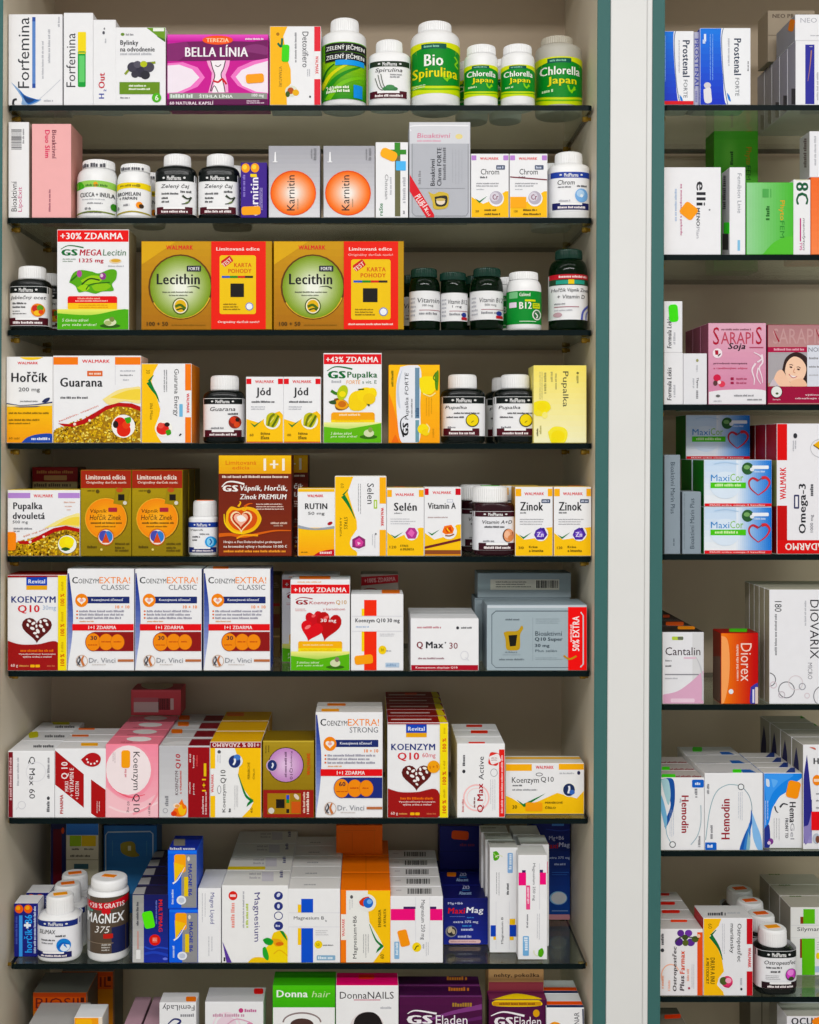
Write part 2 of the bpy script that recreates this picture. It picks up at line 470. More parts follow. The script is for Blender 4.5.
def plain(name, bx, key, bev=0, parent=None, label=None):
    mb = MB(); c = ((bx[0]+bx[3])/2, (bx[1]+bx[4])/2, bx[2])
    mb.box(bx[0]-c[0], bx[1]-c[1], 0, bx[3]-c[0], bx[4]-c[1], bx[5]-bx[2], key, bev)
    o = mb.build(name, parent, c)
    if label: o['label'] = label
    return o
floor = plain('floor', (-4, -4, -.05, 5, 1.2, 0), 'b9b4aa/w'); tag(floor, 'pale floor below the shelves', 'floor', kind='structure')
wall = plain('wall_back', (-4, .36, 0, 5, .46, 2.9), 'dcd9d2/w'); tag(wall, 'plain pale wall behind the cabinets', 'wall', kind='structure')
ceil = plain('ceiling', (-4, -4, 2.9, 5, 1.2, 2.95), 'f0efec/w'); tag(ceil, 'white ceiling above the shelves', 'ceiling', kind='structure')
def lean(o, x):
    """turn an upright about the eye-level line by the small lean of the cabinets"""
    o.rotation_euler = (0, LEAN, 0)
    p = Vector((o.location.x-x, 0, o.location.z-EYE)); r = Matrix.Rotation(LEAN, 3, 'Y') @ p
    o.location = (x+r.x, o.location.y, EYE+r.z)
YF = -.02; YB = .281; TOPZ = 2.32
def cabinet(label, xl, xr, shelves, tl, tr):
    root = empty('shelf_cabinet', ((xl+xr)/2, YF, 0), label, 'cabinet')
    inv = -Vector(root.location)
    def part(name, bx, key, bev=0, lab=None, par=None):
        o = plain(name, bx, key, bev); o.location = Vector(o.location)+inv; o.parent = root
        if lab: o['label'] = lab
        return o
    for x0, x1, xin in ((xl-tl, xl, xl), (xr, xr+tr, xr)):
        o = plain('side_panel', (x0, YF+.001, .06, x1, YB+.012, TOPZ), CREAM)
        e = plain('edge_strip', (x0, YF-.0012, .06, x1, YF+.0008, TOPZ), GREEN, .0004, None, 'green edge strip')
        for q in (o, e): lean(q, xin)
        e.location = Vector(e.location)-Vector(o.location); e.location = Matrix.Rotation(-LEAN, 3, 'Y') @ Vector(e.location); e.rotation_euler = (0, 0, 0); e.parent = o
        o.location = Vector(o.location)+inv; o.parent = root
    part('back_panel', (xl-.012, YB, .06, xr+.012, YB+.01, TOPZ), BACK)
    part('top_panel', (xl-.004, YF, TOPZ-.02, xr+.018, YB, TOPZ+.004), CREAM)
    part('plinth', (xl-.012, YF+.02, 0, xr-.0, YB, .08), GREEN)
    for z in shelves:                       # four studs under every glass shelf
        for sx, x in ((1, xl+lean_x(z)), (-1, xr+lean_x(z))):
            for y in (.03, .215):
                mb = MB(); n = 12; L_ = .012
                ringv = []
                for k, (xx, r_) in enumerate(((-.003, .0028), (.004, .0028), (.0045, .0042), (L_, .0042), (L_+.001, .003))):
                    ringv += [(sx*xx, r_*math.cos(2*math.pi*i/n), r_*math.sin(2*math.pi*i/n)) for i in range(n)]
                f = [(k*n+i, k*n+(i+1) % n, (k+1)*n+(i+1) % n, (k+1)*n+i) for k in range(4) for i in range(n)]
                if sx < 0: f = [t[::-1] for t in f]
                mb.add(ringv, f, '9a7a35/f', True); mb.f.append(tuple(range(4*n, 5*n)) if sx > 0 else tuple(range(5*n-1, 4*n-1, -1))); mb.m.append(0); mb.sm.append(False)
                o = mb.build('shelf_stud', root, Vector((x, y, z-.008-.0055))+inv)
    return root
XL0, XL1 = -.5417, .3402
XR0, XR1 = .4404, 1.3186
LSH = [('a', 105.2, 8, 592.5), ('b', 217.8, 6.5, 592.5), ('c', 330, 6.6, 592), ('d', 443.4, 6.6, 592), ('e', 556.6, 6, 591.2), ('f', 671.2, 7, 590.3), ('g', 818.4, 8, 588.8), ('h', 963.7, 10, 586.5), ('i', 1112, 8, 586)]
RSH = [('ra', 105, 0, 0), ('rb', 254.8, 0, 0), ('rc', 404.8, 0, 0), ('rd', 554.5, 0, 0), ('re', 704.6, 0, 0), ('rf', 851, 0, 0), ('rg', 996.7, 0, 0), ('rh', 1150, 0, 0)]
ON = ['white cartons and green topped bottles', 'two orange disc boxes', 'two gold round window boxes', 'the large granule picture box', 'two gold and orange disc boxes', 'three tall white and blue boxes', 'the pink box row', 'the white lidded tub', 'the purple boxes at the bottom']
OR_ = ['the blue and white boxes', 'green box beside the narrow white one', 'pink boxes with red lettering', 'two stacked heart boxes', 'red and orange box', 'blue ribbon boxes', 'black thistle bottle', 'slanted boxes at the bottom']
for i, (n, p, a, b) in enumerate(LSH):
    SHELF[n] = SZ(p)+.0005
for i, (n, p, a, b) in enumerate(RSH):
    SHELF[n] = SZ(p)+.0005
def glass_shelf(x0, x1, z, label, group):
    mb = MB(); w, d, t = (x1-x0)/2, .268, .0082; r = .006
    out = [(-w, 0), ]
    pts = [(-w, d), (-w, r), (-w+r*.3, r*.3), (-w+r, 0), (w-r, 0), (w-r*.3, r*.3), (w, r), (w, d)]
    n = len(pts)
    v = [(x, y, 0) for x, y in pts]+[(x, y, -t) for x, y in pts]
    mb.add(v, [tuple(range(n-1, -1, -1))[::-1], tuple(range(n, 2*n))[::-1]], GLASS)
    mb.add(v, [(i, n+i, n+(i+1) % n, (i+1) % n) for i in range(n)], EDGE)
    o = mb.build('glass_shelf', None, ((x0+x1)/2, 0, z)); bm = bmesh.new(); bm.from_mesh(o.data); bmesh.ops.recalc_face_normals(bm, faces=bm.faces[:]); bm.to_mesh(o.data); bm.free()
    return tag(o, label, 'shelf', group)
for i, (n, p, a, b) in enumerate(LSH):
    glass_shelf(SX(a), SX(b), SHELF[n]-.0005, 'dark edged glass shelf under '+ON[i], 'glass shelves of the wide cabinet')
for i, (n, p, a, b) in enumerate(RSH):
    z = SHELF[n]-.0005; glass_shelf(XR0+lean_x(z)+.003, XR1+lean_x(z)-.003, z, 'dark edged glass shelf under '+OR_[i], 'glass shelves of the cut off cabinet')
cabinet('cream shelf cabinet with green front edges, fully in view', XL0, XL1, [SHELF[n[0]] for n in LSH], .0195, .0193)
cabinet('cream shelf cabinet with green front edges, cut off beyond the white pillar', XR0, XR1, [SHELF[n[0]] for n in RSH], .0182, .0193)
pl = plain('trim_1', (.3597, -.024, .0, .4218-.0085, .30, 2.5), PILLAR, .001); lean(pl, .36); tag(pl, 'white upright filler between the two cabinets', 'pillar', kind='structure')
pl = plain('trim_2', (.4138, -.021, .0, .4220, .30, 2.5), PILLAR, .001); lean(pl, .36); tag(pl, 'narrow white strip beside the white upright filler', 'trim', kind='structure')
pl = plain('trim_3', (-.75, -.024, 0, -.5614, .30, 2.5), PILLAR, .001); lean(pl, -.5614); tag(pl, 'white filler outside the first cabinet', 'trim', kind='structure')
# ================================================================== wide cabinet, top shelf
def walmark(x0, y0, x1, y1, r=0, c='d8262f'): return T('WALMARK', x0, y0, x1, y1, c, r, 1)
V(0, 5, 5.46)
box('tall white carton with long blue bar and blue swoosh, first on the top shelf', (46, 50, 340, 553), 'a', [
    T('Forfemina', 98, 68, 160, 458, '2a2c33', 90), R(176, 66, 194, 458, '5f86c4'), R(176, 66, 194, 90, '2b4f9e'), R(176, 434, 194, 458, '2b4f9e'),
    L(228, 200, 238, 430, 1, LG, True), L(262, 135, 274, 400, 1, LG, True), L(316, 65, 326, 130, 1, LG, True),
    PS([(60, 425), (110, 470), (140, 500), (200, 520), (225, 522), (180, 548), (120, 550), (118, 510)], '8aa9cf'),
    PS([(100, 462), (135, 497), (195, 520), (215, 524), (170, 545), (150, 545), (125, 510)], '1f63b4'), PS([(125, 490), (150, 512), (190, 522), (160, 540), (140, 530)], '14396f'),
    S([(330, 412), (270, 470), (215, 520)], 3, 'c9ccd4'), S([(92, 520), (76, 525), (72, 545), (78, 556)], 12, '23242a'), L(240, 522, 290, 534, 1, LG)], .07)
box('tall narrow white carton with yellow and green bar', (348, 42, 508, 552), 'a', [
    T('Forfemina', 362, 155, 412, 452, '33343a', 90), RR(425, 148, 470, 270, 6, 'f4dc2a'), RR(425, 255, 468, 452, 8, '2c9d43'), R(428, 262, 466, 268, 'f4dc2a'), RR(432, 278, 462, 425, 4, '6fce77')], .055)
box('slim white carton with blue and red upright lettering', (509, 80, 632, 550), 'a', [
    T('H', 540, 486, 568, 514, '2d3f9a', 90, 1), T('2', 566, 462, 580, 476, '2d3f9a', 90, 1), T('Out', 538, 372, 572, 458, 'c22a3a', 90, 1),
    E(566, 152, 7, 9, '55565e'), E(570, 130, 4, 6, '77787e'), L(572, 185, 580, 215, 1, LG, True)], .06)
V(0, 0, 2.56)
box('white carton with dark berries and a green banner', (296, 70, 424, 269), 'a', [
    P([(375, 70), (424, 70), (424, 108)], '6f9a35'), R(392, 72, 420, 80, 'f0f4ea'), P([(400, 92), (424, 100), (424, 108)], '3f6a22'),
    E(314, 88, 5, 4, '6d8d3c'), L(322, 86, 345, 91, 1, GRY), T('Bylinky', 308, 103, 354, 119, '2f3036', 0, 1), T('na odvodnenie', 308, 120, 396, 132, '2f3036', 0, 1), L(308, 135, 395, 141, 1, LG),
    S([(320, 190), (345, 168), (398, 160)], 6, '8a9a3a'), E(340, 172, 14, 13, '3d3a48'), E(362, 184, 15, 14, '2f2c3c'), E(381, 172, 14, 13, '45424f'), E(352, 165, 10, 9, '55525f'), E(372, 192, 12, 11, '26242f'), E(346, 190, 10, 9, '35323f'), E(368, 164, 9, 8, 'b7c23c'),
    R(306, 210, 409, 241, '6a8f2e'), L(330, 217, 386, 234, 2, 'eef3e2', False, .55), L(308, 248, 338, 252, 1, GRY), E(401, 250, 12, 12, '58b22c'), T('6', 397, 243, 406, 257, 'eaf6df', 0, 1)], .05)
V(150, 5, 5.46)
b = box('wide magenta box with a white waist drawing', (94, 160, 646, 545), 'a', [
    GR(94, 160, 646, 200, 'e55bc0', 'c4219a', 4), P([(94, 212), (200, 200), (370, 196), (560, 200), (646, 190), (646, 292), (560, 300), (370, 304), (180, 312), (94, 322)], '6d1257'),
    P([(94, 212), (200, 200), (230, 250), (130, 320), (94, 322)], '7f2468'), PS([(450, 250), (560, 215), (640, 230), (640, 270), (560, 260)], '83306e'),
    R(94, 306, 646, 484, 'c6208f'), P([(94, 318), (180, 312), (260, 340), (300, 395), (260, 445), (180, 478), (94, 484)], 'ec7cc4'), P([(94, 330), (160, 325), (230, 350), (270, 395), (220, 445), (150, 475), (94, 478)], 'f3e8f2'),
    P([(646, 290), (560, 306), (480, 340), (440, 390), (480, 440), (560, 478), (646, 484)], 'ec7cc4'), P([(646, 305), (570, 325), (500, 355), (468, 392), (505, 440), (580, 472), (646, 478)], 'f3e8f2'),
    P([(310, 304), (436, 302), (432, 330), (412, 380), (426, 440), (428, 476), (318, 478), (334, 420), (338, 370), (318, 330)], 'f2a9d4'),
    P([(334, 304), (410, 302), (402, 345), (388, 385), (404, 430), (410, 476), (340, 477), (352, 420), (354, 380), (340, 335)], 'f6f0f4'),
    S([(332, 306), (342, 345), (354, 385), (340, 430), (330, 470)], 5, '2a1420'), S([(412, 304), (402, 345), (388, 380), (402, 430), (410, 474)], 5, '2a1420'), S([(335, 470), (352, 440), (372, 476)], 4, '2a1420'), S([(356, 328), (372, 336), (388, 324)], 4, '2a1420'),
    S([(344, 412), (372, 420), (395, 404), (418, 432)], 10, 'c8232f'), S([(398, 398), (400, 424)], 6, 'c8232f'),
    E(370, 192, 84, 25, 'ef5a2f'), T('TEREZIA', 308, 182, 430, 203, 'fbd9b0', 0, 1), T('BELLA LÍNIA', 192, 218, 536, 282, 'f7f2f6', 0, 1), L(520, 181, 622, 191, 1, 'f6def0', False, .9, .05),
    R(106, 480, 640, 512, '8f938c'), L(112, 486, 246, 506, 1, 'd8e6dc'), T('ŠTÍHLA LÍNIA', 270, 485, 452, 506, 'eef6ee', 0, 1), T('100 mg', 556, 484, 622, 504, 'eef2ee', 0, 1),
    R(94, 514, 646, 545, '5c0d49'), T('60 NATURAL KAPSLÍ', 108, 522, 346, 543, 'f3e6ef', 0, 1), L(528, 520, 624, 541, 2, 'e6cfe0')], .05, col='c4219a')
sticker(b, 524, 376, 622, 425, 'f5a31f', -4)
b = box('white and yellow carton with a green sticker and red end strip', (654, 116, 933, 537), 'a', [
    P([(654, 116), (750, 116), (728, 170), (745, 280), (768, 345), (770, 420), (745, 450), (748, 537), (654, 537)], 'f6bb17'), E(698, 158, 9, 9, 'a9761d'),
    S([(697, 206), (716, 224), (722, 180)], 12, '1f6a4a'), L(790, 150, 800, 310, 1, GRY, True), T('VITANATURE', 704, 330, 720, 440, '6a5a2a', -90),
    E(772, 462, 34, 30, 'dfe3d0'), E(768, 460, 18, 18, 'b4551b'), E(796, 470, 18, 17, 'e8b31c'), E(752, 478, 12, 16, '3f5a20'),
    T('Detoxifiero', 832, 145, 865, 335, '55565c', -90), L(858, 345, 878, 385, 2, LG, True), R(897, 116, 933, 537, 'df3340', 2), R(897, 250, 933, 398, 'f1f1f2', 2), walmark(903, 275, 920, 372, -90), E(874, 492, 5, 6, K)], .06)
sticker(b, 720, 215, 760, 306, '56d63a', 2)
V(300, 5, 5.46)

def medlab(x0, x1, yb0, yb1, yl1, dark, bottom, title, ty0, ty1, tx0, tx1, extra=(), bx=None, italic=.2):
    """the band, title and foot common to the square shouldered bottles"""
    w = x1-x0
    return [R(x0, yb0, x1, yb1, dark, 10), T('MedPharma', x0+w*.33, yb0+(yb1-yb0)*.2, x0+w*.67, yb0+(yb1-yb0)*.85, 'f2f2f2', 0, 1), E(x0+w*.25, (yb0+yb1)/2, w*.03, (yb1-yb0)*.15, 'e0e0e0'), E(x0+w*.75, (yb0+yb1)/2, w*.03, (yb1-yb0)*.15, 'e0e0e0'),
            T(title, tx0, ty0, tx1, ty1, '1c1c22', 0, 0, italic), list(extra), R(bx[0], bx[1], bx[2], bx[3], bottom, 10), R(bx[0]+(bx[2]-bx[0])*.2, bx[1]-1, bx[0]+(bx[2]-bx[0])*.8, bx[1]+(bx[3]-bx[1])*.3, 'f4f4f4', 6), L(bx[0]+w*.12, bx[1]+(bx[3]-bx[1])*.5, bx[2]-w*.1, bx[1]+(bx[3]-bx[1])*.82, 1, 'f4ecec', False, .9, .05)]
V(300, 5, 5.46)
bottle('white bottle with green grass label and black title bands', (118, 362), (166, 68, 322, 165), 536, 'a', 200, lab=(200, 512, '6fb52c'), art=[
    GR(118, 290, 362, 512, '9fcb2a', '3a8f22', 6), S([(120, 440), (180, 370), (290, 310)], (30, 8), 'd8d92a'), S([(118, 500), (200, 400), (330, 330)], (40, 6), '2f8a2a'), S([(150, 512), (230, 430), (362, 380)], (34, 10), '7cc035'), S([(125, 400), (150, 350), (190, 320)], (16, 6), '1f6a22'),
    R(140, 206, 362, 254, '17181b'), T('ZELENÝ JEČMEN', 146, 213, 352, 250, 'f2f3f0', 0, 1), R(140, 258, 362, 306, '17181b'), T('ZELENÝ JEČMEN', 146, 262, 350, 300, 'f2f3f0', 0, 1),
    R(196, 300, 350, 328, '2a9be8', 6), T('240', 146, 440, 188, 468, 'eef6e0', 0, 1), L(192, 442, 288, 456, 1, 'eef6e0', False, .9), L(146, 462, 285, 476, 1, 'eef6e0', False, .9), R(294, 434, 340, 505, '2a8fe0', 4)])
bottle('small white bottle with black band and green powder picture', (374, 602), (414, 186, 560, 274), 536, 'a', 305, shape=2.8, asp=.8, lab=(306, 512, 'f0f0f0'), art=medlab(374, 602, 306, 336, 0, '20301f', '4a0f1c', 'Spirulina', 345, 372, 410, 556, [
    S([(410, 398), (428, 450), (450, 466)], 4, '33402f'), S([(425, 380), (440, 440), (462, 466)], 4, '33402f'), S([(440, 376), (452, 430), (470, 462)], 4, '33402f'), E(490, 458, 42, 14, '3f7a4a'), E(490, 448, 25, 12, '4c8a55'), L(490, 376, 560, 402, 2, GRY)], (382, 470, 580, 508)))
V(300, 0, 2.56)
def chl(x0, x1, yb, title=True):
    w = x1-x0; y0, y1 = yb
    h = y1-y0
    return [R(x0, y0, x1, y0+h*.2, 'dbe22c', 10), BAND(x0, x1, y0+h*.16, y0+h*.08, y0+h*.78, y0+h*.86, '158a34'), BAND(x0, x1, y0+h*.83, y0+h*.91, y0+h*.86, y0+h*.94, '6fb52c'), RR(x0+w*.2, y0+h*.03, x0+w*.7, y0+h*.13, 1, '16564a'), L(x0+w*.25, y0+h*.06, x0+w*.65, y0+h*.1, 1, '8fc8b0'),
            S([(x0+w*.62, y0+h*.6), (x0+w*.68, y0+h*.72), (x0+w*.8, y0+h*.66)], w*.04, '8fd02a'), S([(x0+w*.7, y0+h*.76), (x0+w*.78, y0+h*.62)], w*.04, '8fd02a')]
bottle('large white bottle with wide green label and yellow lettering', (283, 409), (302, 52, 388, 90), 262, 'a', 112, lab=(107, 238, 'cfe02c'), art=[chl(283, 409, (107, 238)), T('Bio', 315, 138, 363, 168, 'f6f7f0', 0, 1), T('Spirulina', 287, 172, 400, 205, 'eddf35', 0, 1), S([(392, 140), (400, 150), (394, 160), (402, 168)], 4, '8fd02a'), L(288, 214, 320, 224, 2, 'cfe8c0')])
def chlor(xl, xr, cap, lab, dy, label, ysh, capcol='f2f2f2/p', col='f0f0f0/p'):
    w = xr-xl; y0, y1 = lab; h = y1-y0
    return bottle(label, (xl, xr), cap, 262, 'a', ysh, col, capcol, (y0, y1, 'cfe02c'), [chl(xl, xr, lab), T('Chlorella', xl+w*.06, y0+h*.2, xl+w*.9, y0+h*.38, 'f6f7f0', 0, 1), T('Japan', xl+w*.2, y0+h*.42, xl+w*.82, y0+h*.62, 'eddf35', 0, 1), L(xl+w*.1, y0+h*.68, xl+w*.35, y0+h*.74, 1, 'cfe8c0')], dy)
c1 = chlor(420, 506, (427, 112, 501, 145), (165, 245), 0, 'small white capped green label bottle beside the large yellow lettered bottle', 160)
c2 = chlor(514, 600, (520, 111, 593, 144), (165, 245), 0, 'small white capped green label bottle beside the grey capped one', 160)
dup(c1, -.008, .075, 0, 'white capped bottle half hidden behind the first small green label bottle'); dup(c2, -.011, .07, 0, 'white capped bottle half hidden behind the second small green label bottle')
chlor(602, 721, (617, 90, 698, 122), (144, 266), .03, 'large green label bottle with greyish cap at the end of the top shelf', 140, 'b9b3a4/p', 'b9b6ac/p')
# ================================================================== second shelf
V(0, 118, 5.46)
box('tall cream carton with a barcode beside the pink box', (46, 22, 158, 551), 'b', [
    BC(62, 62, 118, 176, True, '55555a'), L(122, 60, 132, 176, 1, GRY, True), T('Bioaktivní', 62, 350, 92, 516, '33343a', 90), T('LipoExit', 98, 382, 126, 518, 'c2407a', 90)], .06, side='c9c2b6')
box('large pink box with red and black upright lettering', (174, 32, 388, 551), 'b', [
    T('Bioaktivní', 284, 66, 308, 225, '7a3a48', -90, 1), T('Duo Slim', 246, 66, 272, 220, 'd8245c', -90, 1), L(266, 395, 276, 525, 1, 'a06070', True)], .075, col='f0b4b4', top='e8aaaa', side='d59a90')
bottle('small white bottle with a green striped label and screw cap', (424, 640), (452, 224, 628, 290), 550, 'b', 345, lab=(340, 528, 'f3f3f3'), capart=[L(462, 240, 615, 262, 1, '55555c', False, .9)], art=[
    BAND(424, 640, 346, 340, 384, 376, '9ccf6a'), PS([(424, 346), (460, 344), (484, 372), (470, 384), (424, 384)], '4fae38'), E(545, 362, 12, 14, 'e9a32a'), L(490, 360, 620, 372, 1, '4c7a3a'),
    T('CUCCA + INULA', 458, 406, 636, 430, '2c2d33', 0, 1), L(470, 440, 620, 446, 1, LG), L(500, 460, 600, 468, 1, GRY), T('60 tb', 486, 486, 520, 500, '33343a', 0, 1), E(632, 478, 14, 20, '3f8a2c'), S([(430, 520), (530, 510), (636, 516)], 7, '7a8a3a'), L(470, 512, 590, 518, 1, '4a4a40')], dy=0)
q = bottle('small white bottle with a yellow striped label and a fruit', (642, 826), (660, 246, 820, 305), 550, 'b', 360, lab=(352, 530, 'f3f3f3'), capart=[L(672, 262, 800, 280, 1, '55555c', False, .9)], art=[
    BAND(642, 826, 356, 350, 390, 382, 'f3d83c'), L(670, 362, 800, 374, 1, '8a7a2a'), E(770, 368, 12, 9, '9a8a20'),
    T('BROMELAIN', 655, 404, 782, 424, '2c2d33', 0, 1), T('+ PAPAIN', 665, 430, 765, 446, '2c2d33', 0, 1), L(690, 468, 724, 480, 1, GRY), E(776, 474, 17, 18, 'f2962a'), E(786, 480, 12, 12, '3a2a1a'), E(658, 490, 6, 10, GRY), S([(642, 522), (740, 510), (826, 520)], 7, 'a89a2a')], dy=0)
dup(q, .012, .06, 0, 'white bottle half hidden behind the yellow striped label bottle')
V(150, 118, 5.46)
def tea(dx, label):
    return bottle(label, (34+dx, 256+dx), (76+dx, 194, 224+dx, 275), 550, 'b', 312, '0b1110/d', shape=3.4, asp=.8, lab=(308, 524, 'f0f0f1'), art=medlab(34+dx, 256+dx, 308, 345, 0, '0d1413', '4a0f1c', 'Zelený čaj', 360, 388, 74+dx, 226+dx, [
        L(78+dx, 408, 170+dx, 418, 1, '4a4a4e'), L(78+dx, 432, 124+dx, 442, 1, '3a3a3e'), L(78+dx, 452, 130+dx, 462, 1, '3a3a3e'), L(180+dx, 396, 240+dx, 408, 1, '4a4a4e'), S([(190+dx, 424), (215+dx, 440), (236+dx, 432)], (12, 4), '2f3a2a'), S([(236+dx, 430), (218+dx, 462), (186+dx, 470)], (10, 4), '2f3a2a'), S([(205+dx, 466), (225+dx, 455)], 7, '6f7f4a')], (50+dx, 486, 242+dx, 524)))
t1 = tea(0, 'dark bottle with tea leaf label beside the yellow striped bottle')
t2 = tea(234, 'dark bottle with tea leaf label beside the small purple box')
dup(t2, .012, .075, 0, 'dark bottle half hidden behind the tea bottle next to the purple box')
b = box('small purple box with two orange balls', (496, 243, 638, 541), 'b', [
    E(522, 273, 23, 25, 'f3a224'), E(518, 268, 12, 13, 'fbd75c'), E(573, 272, 23, 25, 'f3a224'), E(569, 267, 12, 13, 'fbd75c'), R(548, 305, 582, 320, 'f4d32a'), RR(552, 312, 584, 322, 2, 'f4d32a'),
    T('carnitin', 550, 324, 592, 530, 'f1edf8', 90, 1), L(506, 310, 520, 470, 1, '8a78c8', True), L(598, 380, 618, 530, 2, 'b8aade', True)], .05, col='3c1f86', top='4c2f96')
sticker(b, 500, 480, 604, 526, 'f7a823', -2)
def karn(dx, vw, label):
    V(*vw)
    return box(label, (128+dx, 152, 408+dx, 541), 'b', [
        GR(128+dx, 152, 408+dx, 541, 'a9a9b0', 'dcdce0', 8), EG(262+dx, 408, 125, 122, 'f26a22', 'f6ede6', 9), RG(262+dx, 408, 125, 122, 5, 'e85a1a'),
        T('Karnitin', 228+dx, 312, 270+dx, 502, '232328', 90), L(284+dx, 440, 290+dx, 500, 1, 'b08a70', True), S([(164+dx, 186), (164+dx, 238)], (6, 12), 'f4f4f6'), S([(150+dx, 240), (176+dx, 240)], 5, 'f4f4f6'), L(358+dx, 170, 366+dx, 230, 1, GRY, True), L(374+dx, 166, 388+dx, 236, 1, GRY, True)], .055, col='b6b6bc', top='c6c6cc')
karn(-299, (300, 118, 5.46), 'grey box with orange disc beside the small purple box')
karn(0, (300, 118, 5.46), 'grey box with orange disc beside the narrow white box')
b = box('narrow white box with olive strip and dark green cross', (413, 132, 590, 537), 'b', [
    R(518, 132, 548, 530, '6b6a4c'), R(516, 132, 546, 205, '3f8a35'), R(486, 172, 580, 198, '3f8a35'), T('Chitosan', 464, 305, 482, 438, '77777c', -90), L(490, 320, 500, 430, 1, LG, True), T('reSte', 432, 460, 452, 526, '1f7a45', 90, 1), L(560, 320, 576, 470, 1, LG, True), L(562, 500, 572, 520, 1, GRY, True)], .06)
sticker(b, 438, 172, 532, 226, 'f7b21f', 24, r=22); sticker(b, 524, 234, 578, 284, '5cb8f0', 0, r=3)
b = box('large silver box with red corner ribbon and gold frame', (597, 22, 930, 537), 'b', [
    R(597, 22, 930, 138, 'd6d7dc'), S([(606, 70), (620, 42), (920, 42)], 6, 'f2f2f5'), T('Bioaktivní', 640, 82, 822, 108, 'd0668a', 0, 0, .1), L(640, 118, 770, 128, 1, 'd8a0b4'), E(868, 100, 20, 14, 'e8d89a'),
    R(612, 140, 918, 528, 'b7b9c0'), RG(765, 334, 153, 195, 0.5, 'b7b9c0'), S([(612, 140), (612, 510), (630, 528), (905, 528), (918, 510), (918, 140)], 3, '6f7178', 1), L(646, 285, 660, 365, 1, GRY, True),
    T('Bioaktivní', 712, 220, 736, 366, '33353c', 90, 1), T('Chrom FORTE', 748, 160, 772, 366, '33353c', 90, 1), L(780, 160, 796, 362, 1, '77787e', True), L(832, 170, 900, 360, 4, 'a2a4ac', True, .12, .05), R(620, 378, 900, 381, '95979e'),
    P([(597, 305), (732, 520), (732, 537), (690, 537), (597, 395)], 'd62a33'), TA('PLUS', 655, 442, 60, 36, 'f5e6e6', 57, 1), TA('30 tbl', 682, 488, 90, 14, 'f5d6d6', 57), TA('1x', 690, 484, 30, 30, 'f5e6e6', 57, 1),
    PS([(700, 396), (730, 410), (760, 398), (800, 404), (812, 420), (806, 478), (768, 492), (730, 488), (722, 450)], 'b39a3c/f'), PS([(735, 425), (800, 420), (796, 470), (745, 474)], '2c2a22'), E(768, 450, 24, 18, 'e8d9c4'), E(768, 440, 26, 8, 'cbb26a')], .06, col='c3c5cb')
V(450, 118, 5.46)
def chrom(dx, tick, label):
    return box(label, (115+dx, 195, 321+dx, 536), 'b', [
        P([(115+dx, 536), (115+dx, 425), (180+dx, 462), (240+dx, 440), (302+dx, 395), (321+dx, 395), (321+dx, 536)], 'f9c313'), RR(117+dx, 204, 144+dx, 230, 3, 'b985cf'), RR(291+dx, 204, 318+dx, 230, 3, 'b985cf'), walmark(164+dx, 214, 266+dx, 228),
        T('Chrom', 168+dx, 276, 268+dx, 306, '26262b', 0), RR(252+dx, 256, 300+dx, 280, 4, '4d5770'), L(258+dx, 262, 294+dx, 274, 1, 'c8cede'), L(164+dx, 316, 208+dx, 326, 1, '55555a'), L(144+dx, 350, 284+dx, 376, 2, '98989e'), L(144+dx, 382, 190+dx, 388, 1, LG),
        E(252+dx, 434, 42, 42, 'f2f2f4'), E(252+dx, 430, 36, 36, 'b9b2c0'), E(244+dx, 424, 24, 24, 'd8d2dc'), T('Cr', 232+dx, 412, 264+dx, 440, '7a3a58', 0, 1), CHK(136+dx, 420, 204+dx, 458) if tick else R(115+dx, 425, 205+dx, 484, 'f7ae1a'),
        [] if tick else S([(115+dx, 319), (321+dx, 334)], 6, '7a2d3a'), T('30' if tick else '120', 138+dx, 496, 158+dx, 508, '8a6a12', 0, 1), L(188+dx, 490, 268+dx, 500, 1, '6a5212'), L(188+dx, 512, 306+dx, 522, 1, '6a5212')], .05)
b1 = chrom(0, True, 'yellow based white box with grey ball and green tick on the second shelf')
b2 = chrom(211, False, 'yellow based white box with grey ball and dark red line')
q = bottle('white bottle with blue band and blue disc on the second shelf', (534, 758), (572, 182, 722, 262), 537, 'b', 290, shape=2.8, asp=.85, lab=(290, 510, 'f2f2f4'), art=medlab(534, 758, 294, 326, 0, '24409c', '1c1f5c', 'Chrom', 338, 364, 574, 664, [
    L(576, 372, 648, 380, 1, '55555c'), L(676, 366, 734, 376, 1, '55555c'), E(702, 422, 36, 38, '7fb2e6'), E(696, 412, 22, 20, 'b4d4f2'), E(702, 424, 9, 9, 'e8f2fb'), L(580, 446, 650, 456, 1, LG)], (548, 464, 744, 500)), dy=.01)
dup(q, -.016, .075, 0, 'white bottle half hidden behind the blue disc bottle')
